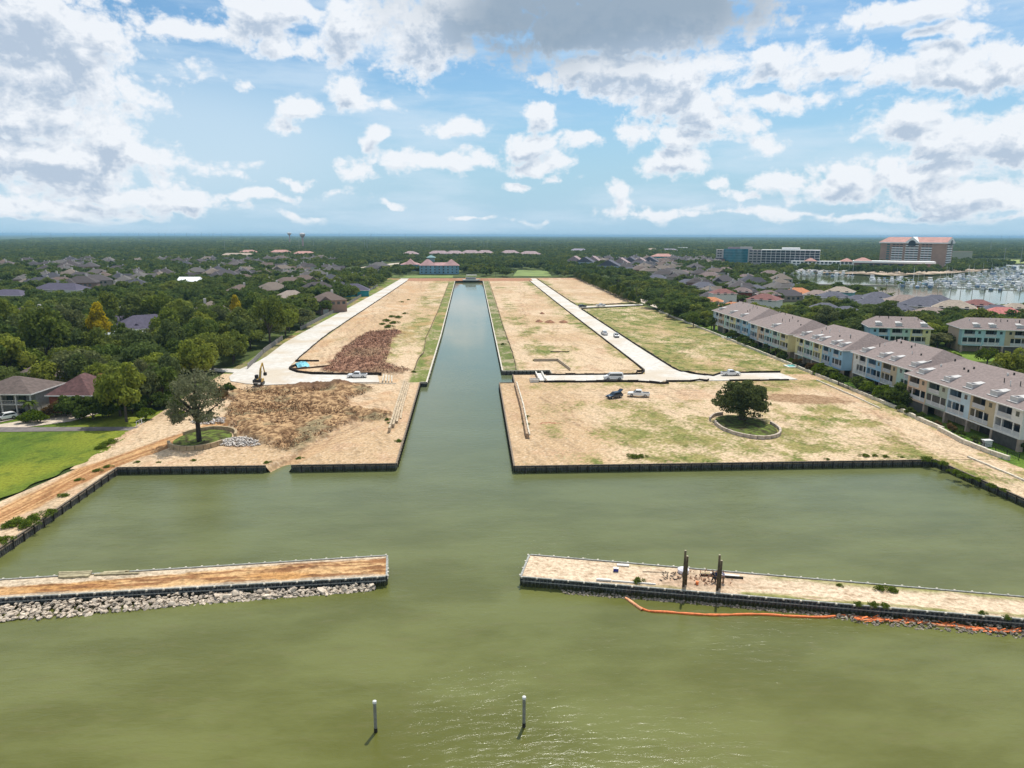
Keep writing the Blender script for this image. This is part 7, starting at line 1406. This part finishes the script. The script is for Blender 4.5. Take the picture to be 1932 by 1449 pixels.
mb = MB(); mb.box(-1.45, -.5, -.1, 1.6, 1.9, 3.2); cb_ = mb.build('cab', CHR, r_, bevel=.05); mb = MB(); mb.box(-1.47, -.48, .05, 1.45, 2.3, 3.0); mb.box(-1.3, -.65, -.13, 1.63, 2.3, 3.0); mb.build('window', CG, cb_)
mb = MB(); mb.box(-1.2, -.6, -1.9, -.6, 1.9, 2.3); mb.box(.3, 1.2, -1.8, -.4, 1.9, 2.2); mb.build('engine_cover', CHR, r_)
mb = MB(); mb.bar((.05, .8, 1.7), (.1, 2.6, 5.0), .55, .7, up=(0, 1, 0)); mb.bar((.1, 2.6, 5.0), (.25, 4.6, 6.6), .42, .5, up=(0, 1, 0)); bo = mb.build('boom', YE, r_); mb = MB(); mb.cyl((-.3, 1.2, 1.9), (-.25, 2.5, 4.2), .09, n=8); mb.cyl((.45, 1.2, 1.9), (.45, 2.5, 4.2), .09, n=8); mb.build('ram', RIM, bo)
mb = MB(); mb.bar((.25, 4.7, 6.7), (1.1, 3.9, 3.6), .34, .42, up=(0, 1, 0)); st_ = mb.build('stick', YE, r_); mb = MB(); mb.prism([(3.3, 3.6), (4.5, 3.5), (4.3, 2.4), (3.5, 2.2)], .65, 1.75, axis='x') if False else mb.box(.7, 1.8, 3.3, 4.4, 2.4, 3.5); mb.build('bucket', CHR, r_, bevel=.12)
# ------------------------------------------------------------------ people by the piles
SKIN = mat('skin', (.36, .20, .13), .6, .05); 
def person(label, x, y, rz, shirt, trousers, hair, bend=0.0, stride=.25, arm=.3):
    r_ = thing('person', label, 'person', (x, y, 0.0), rz, 'people working by the timber piles')
    hip_ = np.array([0, 0, .92]); ch = hip_+np.array([math.sin(bend)*.48, 0, math.cos(bend)*.48]); nk = hip_+np.array([math.sin(bend)*.60, 0, math.cos(bend)*.60]); hd = nk+np.array([math.sin(bend+.1)*.17, 0, math.cos(bend+.1)*.17])
    def skin(name, verts, edges, rad, mt, root=0):
        me = bpy.data.meshes.new(name); me.from_pydata([tuple(map(float, v)) for v in verts], edges, []); me.materials.append(mt); o = bpy.data.objects.new(name, me); COL.objects.link(o); o.parent = r_; md = o.modifiers.new('skin', 'SKIN')
        for i, q in enumerate(rad): me.skin_vertices[0].data[i].radius = (q, q*.85)
        me.skin_vertices[0].data[root].use_root = True; sb_ = o.modifiers.new('sub', 'SUBSURF'); sb_.levels = 1; sb_.render_levels = 2; return o
    V = [hip_, hip_*.5+ch*.5, ch, nk, nk+(hd-nk)*.45, hd, hd+(hd-nk)*.5]; E = [(0, 1), (1, 2), (2, 3), (3, 4), (4, 5), (5, 6)]; Rr = [.15, .145, .17, .07, .06, .105, .085]
    for s_ in (-1, 1):
        b0 = len(V); V += [ch+np.array([0, s_*.20, .04]), ch+np.array([.06+arm*.3, s_*.25, -.26]), ch+np.array([.18+arm*.8, s_*.22, -.46]), ch+np.array([.22+arm*.9, s_*.21, -.54])]; E += [(2, b0), (b0, b0+1), (b0+1, b0+2), (b0+2, b0+3)]; Rr += [.065, .05, .037, .042]
        b0 = len(V); V += [hip_+np.array([0, s_*.10, -.06]), np.array([s_*stride*.5+.05, s_*.12, .50]), np.array([s_*stride, s_*.13, .09]), np.array([s_*stride+.16, s_*.13, .04])]; E += [(0, b0), (b0, b0+1), (b0+1, b0+2), (b0+2, b0+3)]; Rr += [.095, .07, .045, .045]
    skin('body', V, E, Rr, SKIN)
    V = [hip_+[0, 0, .03], hip_*.5+ch*.5, ch, nk-(nk-ch)*.3]; E = [(0, 1), (1, 2), (2, 3)]; Rr = [.175, .17, .195, .12]
    for s_ in (-1, 1): b0 = len(V); V += [ch+np.array([0, s_*.20, .04]), ch+np.array([.05+arm*.25, s_*.245, -.20])]; E += [(2, b0), (b0, b0+1)]; Rr += [.085, .07]
    skin('shirt', V, E, Rr, shirt)
    V = [hip_]; E = []; Rr = [.17]
    for s_ in (-1, 1): b0 = len(V); V += [hip_+np.array([0, s_*.10, -.08]), np.array([s_*stride*.5+.05, s_*.12, .50]), np.array([s_*stride, s_*.13, .14])]; E += [(0, b0), (b0, b0+1), (b0+1, b0+2)]; Rr += [.115, .09, .068]
    skin('trousers', V, E, Rr, trousers)
    skin('hair', [hd+(hd-nk)*.25, hd+(hd-nk)*.62], [(0, 1)], [.118, .10], hair)
DKC = mat('dark_cloth', (.03, .03, .04), .9); LTC = mat('lilac_cloth', (.42, .38, .50), .9); HRM = mat('dark_hair', (.02, .015, .012), .8); NVC = mat('navy_cloth', (.03, .04, .10), .9); KHC = mat('khaki_cloth', (.24, .17, .11), .9)
p = at(1346.5, 1100); person('worker in dark clothes striding beside the right-hand timber piles', p[0], p[1], R(150), DKC, DKC, HRM, .35, .26, .4)
p = at(1351.0, 1101); person('worker in dark blue half hidden behind the right-hand timber piles', p[0], p[1], R(60), NVC, DKC, HRM, .15, .12, .5)
p = at(1364.5, 1101); person('worker in pale lilac top right of the timber piles', p[0], p[1], R(185), LTC, KHC, HRM, .12, .14, .6)
# ------------------------------------------------------------------ odds and ends
p = at(1162, 1078, 0); r_ = thing('cool_box', 'small blue cool box with white lid on the right breakwater', 'cool box', (p[0], p[1], .05), R(-10)); mb = MB(); mb.box(-.33, .33, -.2, .2, 0, .36); mb.build('box', mat('deep_blue', (.02, .03, .25), .4), r_, bevel=.03); mb = MB(); mb.box(-.35, .35, -.22, .22, .365, .45); mb.build('lid', TRIM, r_, bevel=.02)
def bar_thing(name, label, cat, pts, w_, h_, mt, z=.1, grp=None):
    a, b_ = [at(px, py, z) for px, py in pts]; mb = MB(); mb.bar((a[0], a[1], z+h_/2), (b_[0], b_[1], z+h_/2), w_, h_); return tag(mb.build(name, mt), label, cat, grp)
plank = mat('weathered_plank', (.36, .31, .19), .9, .25, 2); wplank = mat('pale_plank', (.70, .67, .62), .8, .1)
for k, (py0, py1, nm) in enumerate(((1083, 1081, 'rear'), (1086, 1084, 'second'), (1089, 1087, 'third'), (1091.5, 1089, 'front'))): bar_thing('timber_beam', '%s beam of the stacked timbers on the left breakwater' % nm, 'timber', [(111, py0), (174-2*k, py1)], .28, .28, plank, grp='timbers on the left breakwater')
for k, (a, b_, nm) in enumerate((((178, 1086), (262, 1083), 'longest low'), ((196, 1081.5), (243, 1079), 'short rear'), ((190, 1083.5), (236, 1081), 'middle'))): bar_thing('timber_beam', '%s beam lying beyond the timber stack on the left breakwater' % nm, 'timber', [a, b_], .26, .22, plank)
bar_thing('timber_beam', 'long dark timber lying behind the workers', 'timber', [(1322, 1086), (1402, 1092)], .25, .25, TIMB); bar_thing('timber_beam', 'pale plank lying behind the dark timber near the workers', 'timber', [(1340, 1083), (1395, 1088)], .5, .12, wplank)
bar_thing('foam_board', 'white board lying near the back edge of the right breakwater', 'board', [(1164, 1066), (1187, 1067.5)], .5, .12, wplank); bar_thing('white_pipe', 'wide white pipe at the front edge of the right breakwater', 'pipe', [(1125, 1094), (1153, 1096)], .3, .2, wplank); bar_thing('white_pipe', 'long thin white pipe at the front edge of the right breakwater', 'pipe', [(1154, 1096.5), (1237, 1103)], .16, .14, wplank); bar_thing('steel_rod', 'thin dark rod lying on the pale sand of the right breakwater', 'rod', [(1212, 1078.5), (1262, 1080.5)], .06, .05, TIMB)
p = at(1289, 1081, 0); mb = MB(); mb.cyl((0, 0, .0), (0, 0, .55), .68, .75, 18); mb.cyl((0, 0, .55), (0, 0, .72), .75, .45, 18); mb.cyl((0, 0, .72), (0, 0, .78), .45, .2, 18); o_ = mb.build('bulk_sack', mat('sack_white', (.66, .64, .68), .85, .2, 3), smooth_=False); o_.location = (p[0], p[1], 0); tag(o_, 'round white sack behind the left-hand timber piles', 'sack')
p = at(1315, 1104, 0); mb = MB(); mb.cyl((0, 0, 0), (0, 0, .42), .16, .2, 12); o_ = mb.build('bucket', org); o_.location = (p[0], p[1], .08); tag(o_, 'small orange bucket between the two pairs of timber piles', 'bucket')
for (cx, cy, n_, mt, lab) in ((1272, 1090, 26, TIMB, 'heap of dark scrap on the sand left of the timber piles'), (1335, 1095, 60, mat('rusty_scrap', (.22, .10, .05), .9, .3), 'scattered brown scrap timber around the workers')):
    p = at(cx, cy, 0); mb = MB()
    for _ in range(n_): a = random.uniform(0, 3.14); q = np.array([p[0]+random.gauss(0, 1.3), p[1]+random.gauss(0, .8), .12+random.random()*.2]); l_ = random.uniform(.15, .5); mb.bar(q, q+np.array([math.cos(a)*l_, math.sin(a)*l_, random.uniform(-.05, .2)]), .09, .07)
    tag(mb.build('scrap', mt), lab, 'debris', kind='stuff')
# blue tarpaulin, brush sticks
tn = 26; u = np.linspace(-1, 1, tn); X, Y = np.meshgrid(u, u, indexing='ij'); Zt = np.clip(1.1*(1-(X**2+Y**2)*.8), 0, 2)*.75+(fbm(X*3+5, Y*3, 4, 120)-.5)*.9+.35; V = np.stack([X*2.0, Y*4.0, np.maximum(Zt, .1)], -1).reshape(-1, 3); i = np.arange((tn-1)*tn).reshape(tn-1, tn)[:, :-1].ravel()
me = quadmesh('tarpaulin', V, np.stack([i, i+tn, i+1+tn, i+1], 1)); me.materials.append(mat('tarp_blue', (.17, .47, .56), .5, .35, .8)); o_ = link(bpy.data.objects.new('tarpaulin', me)); o_.location = (-56.2, 237.5, .1); o_.rotation_euler = (0, 0, .35); tag(o_, 'crumpled turquoise tarpaulin over a pile behind the black silt fence', 'tarpaulin')
def sticks(name, label, poly, n, mt, l0, l1, z0):
    xs = [p[0] for p in poly]; ys_ = [p[1] for p in poly]; V, Fc = [], []; c = 0
    while c < n:
        x, y = random.uniform(min(xs), max(xs)), random.uniform(min(ys_), max(ys_))
        if not inpoly(x, y, poly): continue
        a = random.uniform(0, 6.28); l_ = random.uniform(l0, l1); w_ = random.uniform(.04, .16); dx, dy = math.cos(a)*l_/2, math.sin(a)*l_/2; nx, ny = -math.sin(a)*w_, math.cos(a)*w_; z = z0+random.random()*.9; t_ = random.uniform(-.3, .3); b_ = len(V)
        V += [(x-dx, y-dy, z-t_), (x+dx, y+dy, z+t_), (x+dx+nx, y+dy+ny, z+t_+.03), (x-dx+nx, y-dy+ny, z-t_+.03), (x, y, z+w_*1.6)]; Fc += [(b_, b_+1, b_+4), (b_+1, b_+2, b_+4), (b_+2, b_+3, b_+4), (b_+3, b_, b_+4)]; c += 1
    me = mesh(name, V, Fc); me.materials.append(mt); tag(link(bpy.data.objects.new(name, me)), label, 'brush', kind='stuff')
sticks('brush_heap', 'rough heap of uprooted brush on the left peninsula', BRUSH, 6500, mat('dry_brush', (.36, .205, .100), .95, .6, .6), .2, .9, .1)
sticks('brush_heap', 'dark grey-brown brush over the left heap', BRUSH, 3000, mat('dark_brush', (.105, .055, .028), .95, .4, .6), .2, .8, .2)
sticks('mulch_heap', 'long reddish mulch heap on the left bank', MULCH, 5200, mat('red_mulch', (.31, .155, .090), .95, .6, .5), .2, .9, .1)
sticks('mulch_heap', 'dark red-brown sticks over the mulch heap', MULCH, 2400, mat('dark_mulch', (.085, .036, .022), .95, .4, .5), .2, .8, .2)
for (px, py, r0) in ((1017, 607, 2.0), (1037, 608, 2.6), (1063, 608, 2.3), (1023, 592, 1.4)):
    p = at(px, py, 0); n_ = 22; V = []; rr = np.linspace(0, 1, 9); aa = np.linspace(0, 2*math.pi, n_, endpoint=False); X = r0*rr[:, None]*np.cos(aa)[None]; Y = 1.7*r0*rr[:, None]*np.sin(aa)[None]; Z = np.clip(1-rr[:, None], 0, 1)**.8*1.15*(.6+.8*fbm(X*1.3+px, Y*1.3, 3, 130))-.02; V = np.stack([X, Y, Z], -1).reshape(-1, 3); Q = np.array([((i)*n_+j, (i+1)*n_+j, (i+1)*n_+(j+1) % n_, i*n_+(j+1) % n_) for i in range(8) for j in range(n_)])
    me = quadmesh('soil_mound', V, Q); me.materials.append(mat('brown_soil', (.24, .115, .06), .95, .4, 1.2, bump=.08, bscale=3)); o_ = link(bpy.data.objects.new('soil_mound', me)); o_.location = (p[0], p[1], .05); tag(o_, {1017: 'leftmost of the brown soil mounds on the right bank', 1037: 'middle brown soil mound on the right bank', 1063: 'rightmost of the brown soil mounds on the right bank', 1023: 'small brown soil mound behind the other mounds'}[px], 'mound', 'brown soil mounds')

# ------------------------------------------------------------------ the air
hm = bpy.data.materials.new('haze'); hm.use_nodes = True; ht = hm.node_tree; ht.nodes.clear(); ho = ht.nodes.new('ShaderNodeOutputMaterial'); hv = ht.nodes.new('ShaderNodeVolumePrincipled')
hv.inputs['Color'].default_value = (0.38, 0.66, 0.88, 1); hv.inputs['Density'].default_value = 0.000075; hv.inputs['Anisotropy'].default_value = 0.0; ht.links.new(hv.outputs[0], ho.inputs['Volume'])
mb = MB(); mb.box(-46000, 46000, -3000, 46000, -3.2, 62); tag(mb.build('haze', hm), kind='stuff')

# ------------------------------------------------------------------ describe each repeat by the landmark it stands next to
used_l = {}
rows = {}
for rec in AUTO:
    o_, kind_, look, cat, grp, x, y = rec
    best = min(LAND, key=lambda l: math.hypot((l[1]-x), (l[2]-y)*0.7)); dx, dy = x-best[1], y-best[2]
    side = ('behind' if dy > 0 else 'in front of') if abs(dy) > abs(dx)*1.0 else ('right of' if dx > 0 else 'left of')
    rows.setdefault((kind_, look, best[0], side), []).append((math.hypot(dx, dy), o_, cat, grp))
for (kind_, look, lm, side), L in rows.items():
    L.sort(key=lambda r_: r_[0])
    for i, (d, o_, cat, grp) in enumerate(L):
        if len(L) == 1: lab = '%s %s %s %s' % (look, kind_, side, lm)
        elif i == 0: lab = 'nearest %s %s %s %s' % (look, kind_, side, lm)
        else: lab = '%s-nearest %s %s %s %s' % (ordn(i), look, kind_, side, lm)
        tag(o_, lab, cat, grp)
